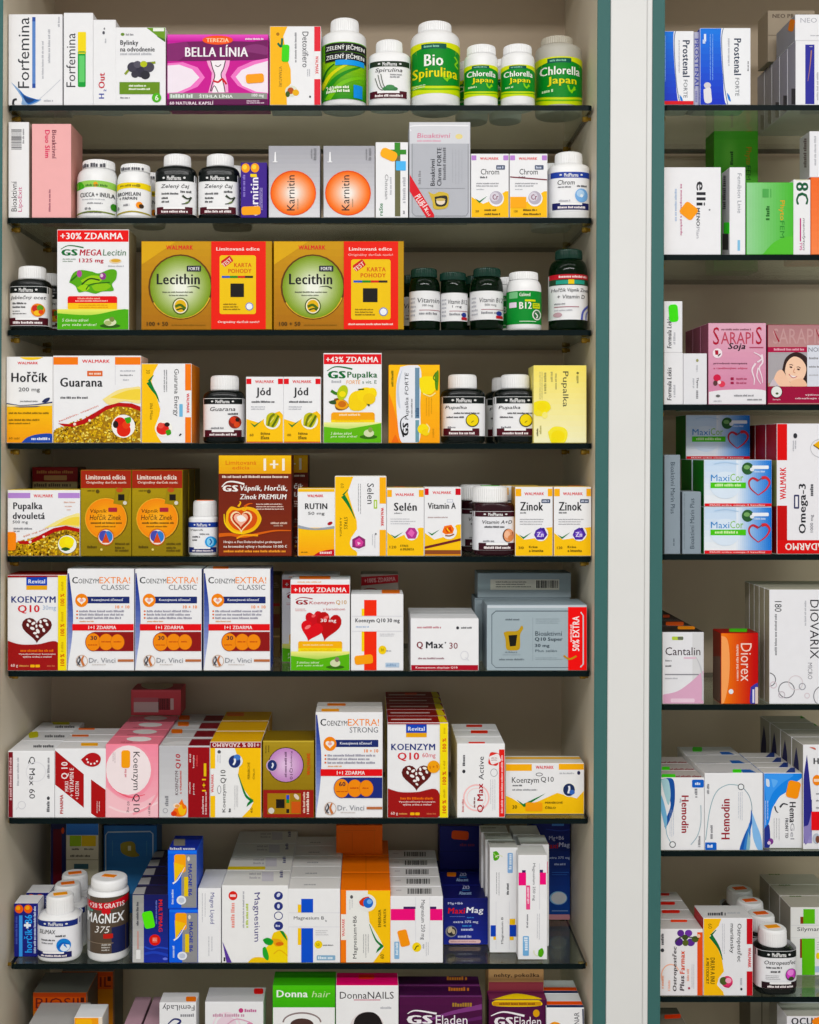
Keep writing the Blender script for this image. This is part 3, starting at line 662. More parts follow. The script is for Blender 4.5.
# ================================================================== third shelf
V(0, 228, 5.46)
def fruitlab(x0, x1, yb0, yb1, title, ty, tx, extra, bx, dark='0d1413', bot='4a0f1c'): return medlab(x0, x1, yb0, yb1, 0, dark, bot, title, ty[0], ty[1], tx[0], tx[1], extra, bx)
q = bottle('dark bottle with fruit label, first on the third shelf', (63, 276), (103, 206, 252, 286), 552, 'c', 318, '0b1110/d', shape=3.4, asp=.8, lab=(318, 534, 'f0f0f1'), art=fruitlab(54, 276, 320, 354, 'Jablečný ocet', (368, 394), (78, 268), [
    L(92, 406, 172, 416, 1, '3a3a3e'), L(92, 426, 170, 436, 1, '3a3a3e'), L(92, 450, 140, 456, 1, '4a4a4e'), L(92, 464, 168, 470, 1, '4a4a4e'), E(228, 448, 36, 36, 'e8862a'), E(216, 440, 18, 18, 'c6322a'), E(240, 436, 16, 16, '5f9a30'), E(226, 464, 18, 14, 'f2c04a'), E(244, 458, 12, 12, 'dd4a2a')], (68, 490, 274, 530)), dy=0)
dup(q, .006, .075, 0, 'dark bottle half hidden behind the fruit label bottle')
def gs_logo(x0, y0, x1, y1, c, r=0):
    """two letter mark under a rising arc"""
    h = y1-y0; w = x1-x0
    return [S([(x0, y0+h*.38), (x0+w*.35, y0+h*.06), (x0+w*.75, y0+h*.04), (x1+w*.35, y0+h*.22)], (h*.06, h*.14), c), T('GS', x0+w*.03, y0+h*.38, x1, y1, c, 0, 2)]
box('white and green box with red banner and green pods', (312, 8, 704, 561), 'c', [
    R(312, 12, 704, 76, 'e31f24'), T('+30% ZDARMA', 330, 26, 672, 62, 'f6f0f0', 0, 1), gs_logo(332, 96, 424, 152, '1d6a35'), T('MEGA', 434, 118, 555, 152, 'b81f38', 0, 1, .15), T('Lecitin', 562, 118, 688, 152, '2d6a3c', 0, 0, .1),
    L(342, 168, 414, 192, 2, '9aa89a'), T('1325 mg', 432, 168, 566, 196, 'b8243c', 0, 1), E(630, 182, 34, 14, 'e7d3b0'), E(632, 180, 26, 9, 'd9a94a'), L(590, 206, 680, 214, 1, LG),
    PS([(378, 300), (400, 250), (440, 232), (500, 240), (540, 250), (600, 228), (636, 236), (634, 280), (612, 310), (620, 345), (560, 350), (520, 362), (470, 350), (430, 354), (412, 320)], '5fa82a'), PS([(440, 290), (500, 262), (560, 272), (540, 300), (470, 310)], '9acb3c'), PS([(500, 320), (560, 300), (606, 320), (570, 345), (520, 346)], '8fc43a'), PS([(420, 330), (460, 310), (490, 330), (460, 350)], '9fd040'),
    S([(446, 312), (490, 280), (545, 288)], 8, '20400f'), S([(386, 292), (420, 262), (430, 240)], 9, '2f6a18'), S([(470, 340), (500, 310), (600, 300)], 6, '2f5f18'), E(434, 252, 14, 20, 'b04a9a'), E(562, 266, 18, 20, '8a3a86'), E(556, 262, 8, 10, 'e8c8e0'),
    RR(370, 376, 640, 452, 12, 'f7c51a'), RR(370, 376, 640, 412, 12, 'dc2127'), R(370, 398, 640, 414, 'dc2127'), L(424, 384, 582, 393, 1, 'f0b0a0'), L(412, 398, 606, 406, 1, 'f4c0b0'), L(430, 422, 590, 446, 2, 'e09a10'),
    GR(312, 448, 704, 561, 'e8ee7a', '4aa52c', 7), PS([(312, 470), (500, 480), (704, 450), (704, 561), (312, 561)], '58ad2e'), T('S dávkou zdraví', 340, 500, 486, 516, 'f0f6dc', 0, 0, .2), T('pro vaše srdce!', 340, 526, 528, 544, 'f0f6dc', 0, 0, .2), E(602, 540, 56, 12, '2f5a1a'), E(602, 520, 34, 20, 'd8e0b8'), E(612, 504, 14, 14, '7a8a4a'), E(590, 524, 20, 12, 'aab87a')], .06, side='9a8f70')
def lec(V_, dx, red, label, card, first):
    V(*V_); x0 = 20+dx; r0, r1, x1 = red
    ops = [GR(x0, 75, r0, 552, 'c8962a/f'[:6], 'a8701c', 6), P([(x0, 75), (x0+190, 75), (x0, 200)], 'd9a93c'), walmark(x0+135, 95, x0+283, 118),
        RG(x0+214, 322, 176, 178, 12, '5f3d0e'), RG(x0+214, 322, 172, 172, 10, 'e2b04a', 28, 20, 150), EG(x0+214, 322, 166, 170, '7f9a36', 'f0f3e6', 8),
        T('Lecithin', x0+84, 250, x0+320, 308, '1d1d1f', 0, 1), RR(x0+248, 206, x0+326, 238, 4, '1f2430'), T('FORTE', x0+258, 213, x0+318, 231, 'f0f0f0', 0, 1), S([(x0+250, 322), (x0+290, 318), (x0+318, 330)], (2, 9), '3a4030'), L(x0+116, 346, x0+316, 354, 1, '5a5f4a'), L(x0+152, 364, x0+276, 371, 1, '6a6f5a'),
        E(x0+214, 426, 44, 46, '4a5a1f'), E(x0+214, 426, 38, 40, 'f0ead0'), E(x0+214, 426, 32, 34, 'e0b53a'), S([(x0+186, 430), (x0+214, 420), (x0+242, 442)], 14, '4a6a20'), S([(x0+192, 448), (x0+220, 440), (x0+236, 450)], 8, '2f4a18'),
        T('100 + 50', x0+30, 512, x0+146, 534, '4a3410', 0, 1), L(x0+165, 526, x0+380, 532, 1, '8a641f'),
        R(r0, 72, r1, 552, 'e6301f'), R(r1, 75, x1, 552, 'b98f2e'), T('Limitovaná edice', r0+28, 106, r1-34, 124, 'f6e2dc', 0, 1)]
    c0, c1, k0, k1 = card
    if not first: ops.append(T('Originálny darček navíc!', r0+24, 140, r1-30, 156, 'f4d2c8', 0, 0))
    w = c1-c0; h = k1-k0
    ops += [RR(c0, k0, c1, k1, 12, 'edc52c'), RR(c0+w*.05, k0+h*.04, c0+w*.36, k0+h*.16, 8, 'c92a2a', -35), TA('TEST', c0+w*.2, k0+h*.12, w*.3, h*.07, 'f4e0d0', -38, 1), T('KARTA', c0+w*.4, k0+h*.13, c0+w*.88, k0+h*.2, 'd2641c', 0, 1), T('POHODY', c0+w*.24, k0+h*.23, c0+w*.88, k0+h*.3, 'd2641c', 0, 1),
        R(c0+w*.06, k0+h*.35, c0+w*.28, k0+h*.385, '2a56c0', 2), R(c0+w*.28, k0+h*.35, c0+w*.5, k0+h*.385, '2f8a35', 2), R(c0+w*.5, k0+h*.35, c0+w*.7, k0+h*.385, 'd0312a', 2), R(c0+w*.7, k0+h*.35, c0+w*.92, k0+h*.385, '2a2320', 2), R(c0+w*.3, k0+h*.48, c0+w*.67, k0+h*.71, '17130f'),
        L(c0+w*.1, k0+h*.82, c0+w*.6, k0+h*.95, 3, '8a6a1c'), E(c0+w*.82, k0+h*.87, w*.11, w*.11, '7a86c0'), E(c0+w*.82, k0+h*.87, w*.085, w*.085, 'eef0f6'), T('Originálny darček navíc!', r0+36, 506, r1-36, 522, 'f6e2dc', 0, 1) if first else L(r0+24, 520, r1-26, 530, 1, 'f4d8cc', False, .9, .02)]
    return box(label, (x0, 72, x1, 555), 'c', ops, .06, col='b98a28', top='c79a35')
b1 = lec((130, 228, 5.46), 42, (444, 742, 776), 'gold and red box with green round window, next to the pod picture box', (490, 688, 150, 470), True)
b2 = lec((270, 228, 5.46), 0, (403, 700, 731), 'gold and red box with green round window, next to the dark green bottles', (443, 658, 172, 500), False)
V(400, 235, 4.095)
def vit(xl, xr, cap, yb, ysh, lab, title, label, dot=True, dy=0, sub='100 mcg', contents='6a5a22'):
    w = xr-xl; y0, y1 = lab
    return bottle(label, (xl, xr), cap, yb, 'c', ysh, '0c2e15/g', '12352a/d', (y0, y1, 'e9e9ea'), [
        PS([(xl, y0+4), (xl+w*.5, y0-2), (xr, y0+6), (xr, y0+2), (xl+w*.5, y0-6), (xl, y0-2)], 'cfcfcf'), T(title, xl+w*.25, y0+(y1-y0)*.24, xl+w*.96, y0+(y1-y0)*.4, '33343a', 0, 0, .15), T(sub, xl+w*.4, y0+(y1-y0)*.45, xl+w*.75, y0+(y1-y0)*.55, '33343a'),
        R(xl+w*.3, y0+(y1-y0)*.64, xl+w*.98, y0+(y1-y0)*.66, 'a05a6a'), L(xl+w*.3, y0+(y1-y0)*.72, xl+w*.9, y0+(y1-y0)*.8, 1, GRY), L(xl+w*.04, y0+(y1-y0)*.2, xl+w*.2, y0+(y1-y0)*.9, 5, LG),
        [E(xl+w*.84, y0+(y1-y0)*.78, w*.09, 10, '2a3a8a'), RR(xl+w*.74, y0+(y1-y0)*.86, xl+w*.96, y0+(y1-y0)*.96, 3, 'b8242f')] if dot else []], dy, name='pill_bottle', contents=contents)
g1 = vit(38, 164, (44, 134, 152, 178), 378, 228, (228, 350), 'Vitamin', 'dark green glass bottle beside the gold and red box', False)
g2 = vit(166, 276, (162, 150, 270, 190), 378, 236, (236, 352), 'Vitamin B12', 'dark green glass bottle between two others of its kind', True, .004, '1 mg')
g3 = vit(286, 422, (300, 132, 412, 176), 378, 228, (228, 346), 'Vitamin B12', 'dark green glass bottle beside the white capped green label bottle', True, 0, '500 mcg')
dup(g1, -.018, .075, 0, 'dark green glass bottle standing behind the one by the gold box'); dup(g3, -.006, .08, 0, 'dark green glass bottle standing behind the third green bottle')
q = bottle('white bottle with green label among dark green bottles', (436, 578), (446, 148, 565, 188), 380, 'c', 226, lab=(228, 364, '1f8a3a'), art=[
    RR(444, 232, 474, 258, 3, '7fc08a'), T('Galmed', 480, 236, 524, 250, 'e8f2e4', 0, 1), RR(444, 274, 470, 296, 2, 'e9d9ea'), T('B12', 480, 274, 530, 302, 'f2f4ea', 0, 1), RR(502, 264, 546, 272, 2, 'd8df3a'), RR(534, 278, 566, 300, 2, 'cfd832'), L(538, 282, 562, 296, 2, '4a7a2a'), E(552, 326, 20, 22, 'dfe6dc'), E(552, 326, 15, 17, '3a6a44'), S([(545, 318), (555, 330), (550, 340)], 5, 'eef2ea'), R(480, 352, 548, 355, 'cfe6cf')], dy=0)
dup(q, -.018, .06, 0, 'white bottle half hidden behind the green label bottle')
bottle('tall dark green glass bottle with a red band, last on the third shelf', (608, 767), (635, 56, 746, 104), 380, 'c', 160, '0c2e15/g', '12352a/d', lab=(160, 346, 'ececee'), art=[
    R(607, 160, 778, 180, 'b8242f', 10), L(640, 165, 760, 174, 1, 'f0dcdc', False, .9), R(607, 180, 778, 204, '27422a', 10), R(630, 184, 745, 200, '3a9a86'), R(676, 182, 700, 200, 'e8c72a'), T('Hořčík Vápník Zinek', 614, 216, 768, 236, '2a2b30', 0, 0, .15), T('+ Vitamin D', 634, 244, 746, 260, '2a2b30', 0, 0, .15), R(624, 292, 720, 295, 'a05a6a'), L(624, 278, 664, 284, 1, GRY), L(624, 304, 700, 310, 1, LG), E(636, 326, 16, 10, 'c0a0a8'), S([(732, 346), (740, 310), (776, 278)], 9, '5a63b4'), S([(752, 346), (756, 318), (778, 300)], 6, '7f88cc')], dy=.002, contents='7a5a22')
# ================================================================== fourth shelf
V(0, 345, 5.46)
box('white and amber box with blue corner, first on the fourth shelf', (35, 64, 288, 541), 'd', [
    GR(30, 335, 288, 541, 'f8c31c', 'f0a21a', 6), E(172, 58, 66, 24, 'f6cf2a'), walmark(96, 92, 208, 106), T('Hořčík', 62, 148, 260, 204, '222226', 0, 1), T('200 mg', 102, 234, 218, 262, '222226'),
    P([(30, 320), (110, 332), (200, 326), (288, 312), (288, 322), (200, 342), (110, 344), (30, 334)], '2c3566'), P([(30, 326), (110, 336), (200, 332), (288, 320), (288, 335), (30, 340)], 'f1e3b4'), PS([(228, 314), (246, 296), (272, 290), (266, 308), (246, 318)], '27315a'), L(110, 306, 206, 314, 1, GRY),
    L(48, 370, 266, 380, 1, '8a6a1a', False, .9, .02), L(48, 408, 220, 418, 1, '8a6a1a', False, .9, .05), L(48, 428, 168, 436, 1, '8a6a1a', False, .9, .05), PS([(116, 541), (150, 510), (210, 492), (288, 492), (288, 541)], '2347a4'), L(172, 510, 272, 524, 1, 'e4e8f4', False, .9, .02), T('60 tabl', 50, 508, 106, 520, '7a5a16')], .05, col='f2f2f3')
GOLD = ['9a7414', 'c89a1c', 'e2bc34', 'f6e27a', '7e5a10', 'b88a18', 'd8ae28']
b = box('large white box with a red ribbon over golden granules and red berries', (290, 58, 770, 541), 'd', [
    R(292, 66, 426, 108, 'f07f22'), R(628, 66, 770, 108, 'f07f22'), walmark(448, 80, 600, 98), RR(476, 142, 560, 172, 3, 'd86a3a'), L(486, 150, 552, 163, 1, 'f6dccc', False, .9, .02), T('Guarana', 328, 180, 560, 230, '26262a', 0, 1), L(330, 284, 494, 296, 1, '55555a'),
    L(656, 138, 744, 146, 1, LG), L(656, 162, 726, 170, 1, GRY), L(672, 188, 712, 196, 1, LG), R(628, 112, 631, 220, 'dcdce0'),
    PS([(560, 300), (640, 250), (720, 234), (770, 236), (770, 320), (680, 310), (600, 330)], 'f4e29a'), PS([(600, 290), (690, 252), (770, 246), (770, 300), (690, 300)], 'f2d55e'),
    P([(290, 480), (360, 450), (440, 420), (520, 380), (600, 338), (680, 325), (770, 350), (770, 541), (290, 541)], 'a17a1a'),
    GRAN(296, lambda x: 470-.42*(x-290) if x < 600 else 340+(x-600)*.05, 768, 540, 620, GOLD, 9),
    P([(318, 432), (380, 436), (450, 412), (520, 372), (580, 336), (650, 318), (720, 322), (770, 340), (770, 364), (700, 342), (640, 338), (580, 360), (520, 400), (460, 436), (400, 452), (350, 448)], 'b3161c'), E(408, 436, 8, 8, 'f0e0d0'), E(490, 416, 7, 7, 'f0e0d0'), TA('lecithin, vitamin', 430, 378, 230, 10, 'd2502a', -22),
    E(674, 448, 64, 64, 'f4f2ee'), E(656, 432, 34, 34, 'd42a20'), E(676, 470, 38, 36, 'd8301f'), E(690, 440, 22, 22, 'e2442a'), E(632, 438, 15, 20, '221412'), PS([(680, 404), (712, 398), (714, 424), (694, 432)], '4a9a2c')], .06, side='e9dccc')
V(130, 345, 4.095)
box('yellow and white box with orange end and a red berry, beside the granule picture box', (47, 76, 252, 402), 'd', [
    P([(47, 76), (116, 76), (98, 110), (88, 150), (110, 215), (124, 262), (120, 290), (104, 330), (110, 370), (130, 402), (47, 402)], 'f9c61a'), S([(76, 152), (92, 180), (108, 204), (120, 235)], (20, 2), '1f7a3a'), S([(76, 150), (96, 124)], (10, 3), '1f7a3a'), T('30', 66, 102, 82, 118, '7a6a1a', -90), L(138, 102, 156, 210, 2, GRY, True), T('Guarana Energy', 176, 98, 200, 292, '2a2a2e', -90), RR(202, 242, 216, 294, 2, '7ab8dc'), T('žltá Múza', 82, 238, 94, 306, '6a5a14', -90),
    R(226, 76, 252, 186, 'f07f22', 2), R(226, 296, 252, 402, 'f07f22', 2), walmark(232, 198, 243, 280, -90), E(138, 342, 36, 34, 'f4f2ea'), E(134, 344, 26, 24, 'd8322a'), E(126, 330, 13, 12, 'e2574a'), E(152, 326, 11, 9, '241612'), PS([(146, 352), (164, 346), (168, 364), (152, 370)], '4a9a2c'), S([(202, 372), (210, 364)], 6, K)], .09, side='ee8a32', top='d8701e')
bottle('dark bottle with red berry label on the fourth shelf', (303, 470), (330, 124, 446, 187), 396, 'd', 216, '0b1110/d', shape=3.4, asp=.8, lab=(218, 376, 'efeff0'), art=medlab(303, 470, 220, 242, 0, '0d1413', '4a0f1c', 'Guarana', 254, 270, 336, 438, [
    L(408, 278, 456, 286, 1, '44444a'), L(340, 336, 392, 344, 1, GRY), E(436, 316, 25, 26, '8a2a20'), E(430, 308, 13, 14, 'd2402a'), E(444, 326, 12, 12, 'd8502e'), E(446, 306, 8, 8, '2a1a14')], (314, 348, 462, 376)), dy=.012)
def jod(dx, n, label):
    return box(label, (475+dx, 130, 628+dx, 400), 'd', [
        P([(475+dx, 400), (475+dx, 302), (530+dx, 318), (560+dx, 290), (612+dx, 270), (628+dx, 285), (628+dx, 400)], 'f9c61a'), R(475+dx, 394, 628+dx, 400, 'd0562a'), R(476+dx, 138, 497+dx, 160, 'd8202a', 2), R(606+dx, 138, 628+dx, 160, 'd8202a', 2), walmark(512+dx, 144, 590+dx, 156),
        T('Jód', 516+dx, 174, 576+dx, 216, '222226', 0, 1), L(498+dx, 228, 592+dx, 236, 1, '44444a', False, .9, .02), L(496+dx, 250, 554+dx, 268, 2, LG), CHK(492+dx, 306, 542+dx, 336),
        E(582+dx, 310, 34, 34, 'f2f2ea'), PS([(556+dx, 328), (560+dx, 290), (580+dx, 276), (606+dx, 284), (612+dx, 300), (592+dx, 336)], 'c0bc3a'), S([(566+dx, 330), (576+dx, 296), (592+dx, 282)], 9, '6f7a22'), S([(582+dx, 334), (598+dx, 308), (608+dx, 288)], 9, '59701f'), S([(574+dx, 316), (590+dx, 296)], 4, 'e4dc7a'), T(n, 490+dx, 362, 506+dx, 372, '8a6a14', 0, 1), T('štítna', 535+dx, 356, 574+dx, 366, '5a4a12', 0, 1), T('žľaza', 535+dx, 370, 570+dx, 384, '5a4a12', 0, 1)], .045)
jod(0, '60', 'white and yellow box with red corners and green leaves, beside the red berry bottle')
jod(153.5, '180', 'white and yellow box with red corners and green leaves, beside the banner box with lemons')
V(300, 345, 5.46)
box('white and green box with red banner and yellow lemons', (128, 44, 446, 527), 'd', [
    R(128, 50, 446, 104, 'd9202a'), T('+43% ZDARMA', 142, 64, 428, 94, 'f6ecec', 0, 1), gs_logo(148, 116, 250, 180, '1d6a35'), T('Pupalka', 258, 144, 422, 186, '2a6a3a', 0, 1), T('FORTE', 252, 190, 330, 210, 'e8a04a', 0, 0, .15), T('s vit. E', 340, 190, 418, 208, '3a6a4a'), L(172, 190, 230, 204, 1, LG),
    S([(170, 246), (200, 262), (235, 256)], 16, '3f7a2c'), PS([(186, 290), (210, 286), (250, 300), (266, 330), (236, 350), (196, 344)], '7a4a1a'), E(226, 320, 38, 26, 'e8a422', 20, 10), E(230, 318, 22, 17, 'c8701a'), PS([(156, 304), (190, 296), (196, 318), (166, 316)], '33512a'),
    E(232, 256, 28, 42, 'b9c82a', 20, 20), E(232, 264, 18, 16, 'f0e04a'), E(318, 300, 54, 54, 'f4d41c'), E(362, 270, 50, 42, 'f6d91f'), E(394, 260, 26, 30, 'f7dc2c'), E(378, 290, 34, 30, 'efcc14'), E(300, 320, 36, 34, 'f3d21a'), S([(318, 240), (350, 238)], 8, '4a5a1a'), PS([(362, 316), (382, 320), (376, 330)], '4a5a2a'),
    RR(170, 362, 408, 436, 14, 'f9d62a'), RR(170, 362, 408, 400, 14, 'f0a834'), R(170, 386, 408, 402, 'f0a834'), L(214, 370, 370, 380, 1, 'f8e4c0'), L(194, 400, 384, 424, 2, 'e8b81a'),
    GR(128, 416, 446, 527, 'eef0a0', '58ae30', 6), P([(128, 440), (260, 452), (446, 420), (446, 527), (128, 527)], '68b632'), T('S dávkou zdraví', 168, 468, 284, 482, 'f2f6dc', 0, 0, .2), T('pro vaše srdce!', 168, 486, 312, 500, 'f2f6dc', 0, 0, .2), E(374, 494, 48, 12, '3a6a1f'), E(376, 474, 28, 20, 'd4dcb4'), E(384, 456, 12, 14, '8a9a5a')], .06)
box('yellow and white box with lemons and upright black lettering', (484, 108, 763, 527), 'd', [
    GR(484, 108, 763, 527, 'f9c21a', 'f6a71c', 5), PS([(486, 260), (510, 330), (535, 430), (552, 527), (484, 527)], 'f28a2a'), PS([(520, 480), (540, 527), (500, 527)], 'e8702a'),
    PS([(548, 120), (655, 120), (656, 320), (650, 520), (556, 525), (530, 380), (526, 220)], 'e8eaf0'), PS([(560, 130), (540, 230), (548, 340), (530, 300), (532, 200)], 'c8d0de'), R(628, 124, 652, 395, '6f8ea6'), R(630, 404, 650, 522, '6f9aa8'), L(630, 340, 650, 390, 1, '3f5a7a', True),
    T('Pupalka FORTE', 572, 150, 598, 402, '2f3038', 90, 0, .1), T('GS', 560, 418, 592, 488, '17181c', 90, 2), S([(588, 376), (554, 400), (550, 440), (566, 494)], (3, 9), '17181c'), L(606, 290, 614, 400, 1, GRY, True), L(498, 140, 510, 224, 1, '8a7a1a', True),
    PS([(652, 180), (680, 170), (740, 176), (748, 220), (720, 262), (672, 262), (654, 230)], 'f6df1f'), PS([(735, 160), (756, 140), (752, 240), (738, 230)], '5a8a2a'), S([(742, 150), (728, 180), (750, 200)], 6, '3f7a2a'), S([(672, 262), (710, 276), (740, 258)], 6, 'f2e6a0'),
    L(688, 284, 730, 400, 3, 'c8941a', True, .25), E(672, 452, 30, 28, 'f6df1f'), E(686, 470, 22, 18, 'f2d21a'), S([(690, 424), (706, 446), (700, 470)], 6, 'f2e6a0'), L(722, 450, 732, 505, 1, 'd89a1a', True)], .06, col='f6b51c')
V(435, 345, 4.964)
def pup(dx, label):
    return bottle(label, (28+dx, 246+dx), (64+dx, 145, 207+dx, 218), 472, 'd', 252, '0b1110/d', shape=3.4, asp=.8, lab=(256, 452, 'efeff1'), art=medlab(28+dx, 246+dx, 258, 290, 0, '0d1413', '4a0f1c', 'Pupalka', 302, 322, 46+dx, 150+dx, [
        L(88+dx, 334, 212+dx, 342, 1, '3a3a3e', False, .9, .02), L(52+dx, 354, 136+dx, 362, 1, '44444a'), E(178+dx, 374, 33, 33, '2f2c14'), E(178+dx, 373, 29, 29, 'f0d81c'), S([(172+dx, 385), (184+dx, 376)], 4, '8a7a10'), L(58+dx, 404, 108+dx, 416, 1, GRY)], (38+dx, 414, 212+dx, 450)), dy=.012)
p1 = pup(0, 'dark bottle with yellow blossom label beside the yellow lemon box')
p2 = pup(262, 'dark bottle with yellow blossom label beside the pale yellow box')
p2.cap and dup(p2, -.006, .075, 0, 'dark bottle half hidden behind the blossom bottle next to the pale yellow box')
box('pale yellow box with soft blossoms, last on the fourth shelf', (489, 101, 752, 473), 'd', [
    GR(489, 101, 752, 473, 'f6e47c', 'f3efc4', 7), T('Pupalka', 626, 130, 662, 300, '4a4a3a', -90), E(708, 138, 6, 6, '7a7440'), L(702, 150, 712, 192, 1, 'a09a5a', True), L(595, 140, 604, 230, 1, 'b8b070', True), L(574, 132, 584, 190, 1, 'b8b070', True), L(540, 136, 552, 260, 1, 'b0a868', True), L(518, 132, 538, 270, 2, 'd0c884', True), L(518, 390, 528, 440, 1, 'b8b070', True), L(504, 404, 512, 446, 1, '6a6440', True),
    PS([(489, 280), (520, 270), (560, 276), (574, 306), (552, 330), (530, 345), (489, 330)], 'f3e24a'), E(530, 300, 24, 20, 'f2dc1f'), E(512, 330, 18, 14, 'f0e05a'), E(545, 340, 14, 16, 'f4ea8a'), PS([(560, 420), (590, 395), (640, 400), (658, 430), (640, 473), (580, 473)], 'f4e65a'), E(610, 440, 34, 28, 'f3de22'), E(590, 462, 18, 12, 'f0e04a')], .06, col='f0e48c')
# ================================================================== fifth shelf
V(0, 450, 4.095)
b = box('white box with purple bars, a red ribbon and golden granules', (31, 164, 328, 442), 'e', [
    R(33, 176, 124, 198, 'b48ad0'), R(238, 176, 328, 198, 'b48ad0'), walmark(138, 182, 218, 195), T('Pupalka', 54, 216, 174, 254, '26262c', 0, 1), T('dvouletá', 52, 258, 184, 286, '26262c', 0, 1), T('500 mg', 52, 292, 114, 308, '33343a'), L(56, 322, 136, 330, 1, GRY), L(56, 334, 84, 340, 1, GRY), L(262, 212, 308, 218, 1, 'e0b8a8'), L(266, 230, 298, 235, 1, 'e0b8a8'), L(274, 244, 292, 249, 1, 'e0b8a8'),
    PS([(180, 325), (240, 290), (290, 270), (328, 264), (328, 318), (260, 312)], 'f4e69a'), PS([(220, 318), (280, 284), (328, 278), (328, 312), (270, 310)], 'f2d860'), P([(31, 396), (75, 382), (130, 375), (190, 345), (250, 325), (328, 335), (328, 442), (31, 442)], '9a7a1a'),
    GRAN(34, lambda x: 392-.28*(x-31) if x < 240 else 328, 326, 441, 420, GOLD, 8), P([(72, 378), (120, 378), (170, 350), (220, 324), (270, 314), (328, 326), (328, 342), (270, 330), (220, 342), (170, 370), (120, 392), (80, 390)], 'b3161c'), TA('500 mg extra', 148, 342, 110, 9, 'd2703a', -20), E(124, 382, 6, 6, 'f0e0d0'), E(180, 360, 5, 5, 'f0e0d0'),
    E(276, 392, 40, 40, '6a5a1a'), E(276, 392, 38, 38, 'f2f2ea'), E(272, 386, 30, 28, 'f4e02a'), E(284, 380, 20, 18, 'f8ea4a'), PS([(248, 412), (268, 404), (288, 412), (268, 420)], '2f5a1f')], .06, top='e8c83a')
sticker(b, 26, 340, 66, 418, 'f78f1e', 0, r=12)
box('dark red and cream box standing behind the purple barred box', (132, 70, 318, 300), 'e', [R(132, 70, 318, 130, '8a1a1e'), L(150, 84, 300, 96, 1, 'c88a5a', False, .9, .02), RR(180, 104, 274, 124, 3, 'c89a6a'), R(132, 130, 318, 300, 'b8a47a'), L(140, 136, 290, 150, 1, '5a4a3a', False, .9, .02)], .06, .13, col='7a2a20', side='5a3a28')
def vhz(dx, label):
    x0 = 330+dx
    return box(label, (x0, 82, x0+208, 444), 'e', [
        GR(x0, 158, x0+208, 444, 'a8902c', '8f7a22', 5), R(x0, 82, x0+208, 158, '9c2a18'), T('Limitovaná edícia', x0+22, 102, x0+184, 122, 'f2e4d8', 0, 1), T('Originálny darček navíc', x0+24, 128, x0+188, 142, 'ecd0c0', 0, 1), L(x0+28, 166, x0+64, 172, 1, '6a5a18'), E(x0+70, 172, 8, 8, '5a4a18'),
        E(x0+106, 288, 88, 90, '6a4a14'), E(x0+104, 287, 86, 88, 'e8b24a'), EG(x0+104, 287, 83, 85, 'ef8f22', 'f6b04a', 4),
        P(rot([(x0+140, 160), (x0+196, 160), (x0+196, 228), (x0+140, 228)], 10, x0+168, 194), '9a8528'), E(x0+160, 166, 14, 10, 'b85a2a'), R(x0+154, 184, x0+180, 210, '17120c', 2), E(x0+182, 220, 8, 8, 'd8d4c8'),
        T('Vápník', x0+40, 246, x0+108, 266, '33240f', 0, 0, .15), RR(x0+114, 240, x0+150, 258, 3, 'a82a3a'), T('Hořčík Zinek', x0+38, 268, x0+166, 292, '33240f', 0, 0, .15), L(x0+42, 300, x0+172, 308, 1, '6a4a18', False, .9, .03), L(x0+60, 316, x0+150, 322, 1, '8a5a1c'),
        E(x0+104, 364, 34, 36, 'c86a1c'), E(x0+104, 364, 30, 31, 'f0e8e0'), E(x0+96, 360, 20, 24, '4a4aa8'), E(x0+114, 362, 18, 24, '3a7ac8'), P([(x0+104, 344), (x0+120, 388), (x0+88, 388)], 'd2502a'), L(x0+28, 400, x0+68, 410, 1, '5a4a14', False, .9, .02), L(x0+142, 388, x0+200, 396, 1, '5a4a14', False, .9, .02), L(x0+142, 404, x0+180, 412, 1, '5a4a14', False, .9, .02), L(x0+142, 416, x0+198, 424, 1, '5a4a14', False, .9, .02), E(x0+86, 416, 5, 5, 'e0d080')], .06, col='8f7a24', top='7a2a18', side='6a5a20')
g1 = vhz(0, 'gold box with orange disc and dark red top, beside the purple barred box')
g2 = vhz(210, 'gold box with orange disc and dark red top, beside the small white bottle')
row(g2, 3, .066, 'gold boxes with orange discs', 'row of gold boxes with orange discs')
V(180, 450, 5.119)
q = bottle('small white bottle with blue bands and an orange topped cap', (46, 196), (68, 256, 190, 338), 552, 'e', 352, shape=2.8, asp=.85, lab=(368, 526, 'f0f0f2'), art=medlab(46, 196, 370, 396, 0, '1f3d96', '1c2a6c', 'Vápník', 404, 416, 62, 128, [
    L(72, 440, 120, 448, 1, '44444a'), L(72, 456, 106, 464, 1, '44444a'), L(110, 426, 168, 434, 1, GRY), E(164, 470, 28, 28, '2a9ae0'), E(162, 470, 17, 22, '8fd0f2'), S([(160, 455), (168, 470), (160, 485)], 6, '1f5aa8')], (54, 498, 190, 524)), dy=.008)
capsticker(q, 'f07a1a', 8, .7, .5)
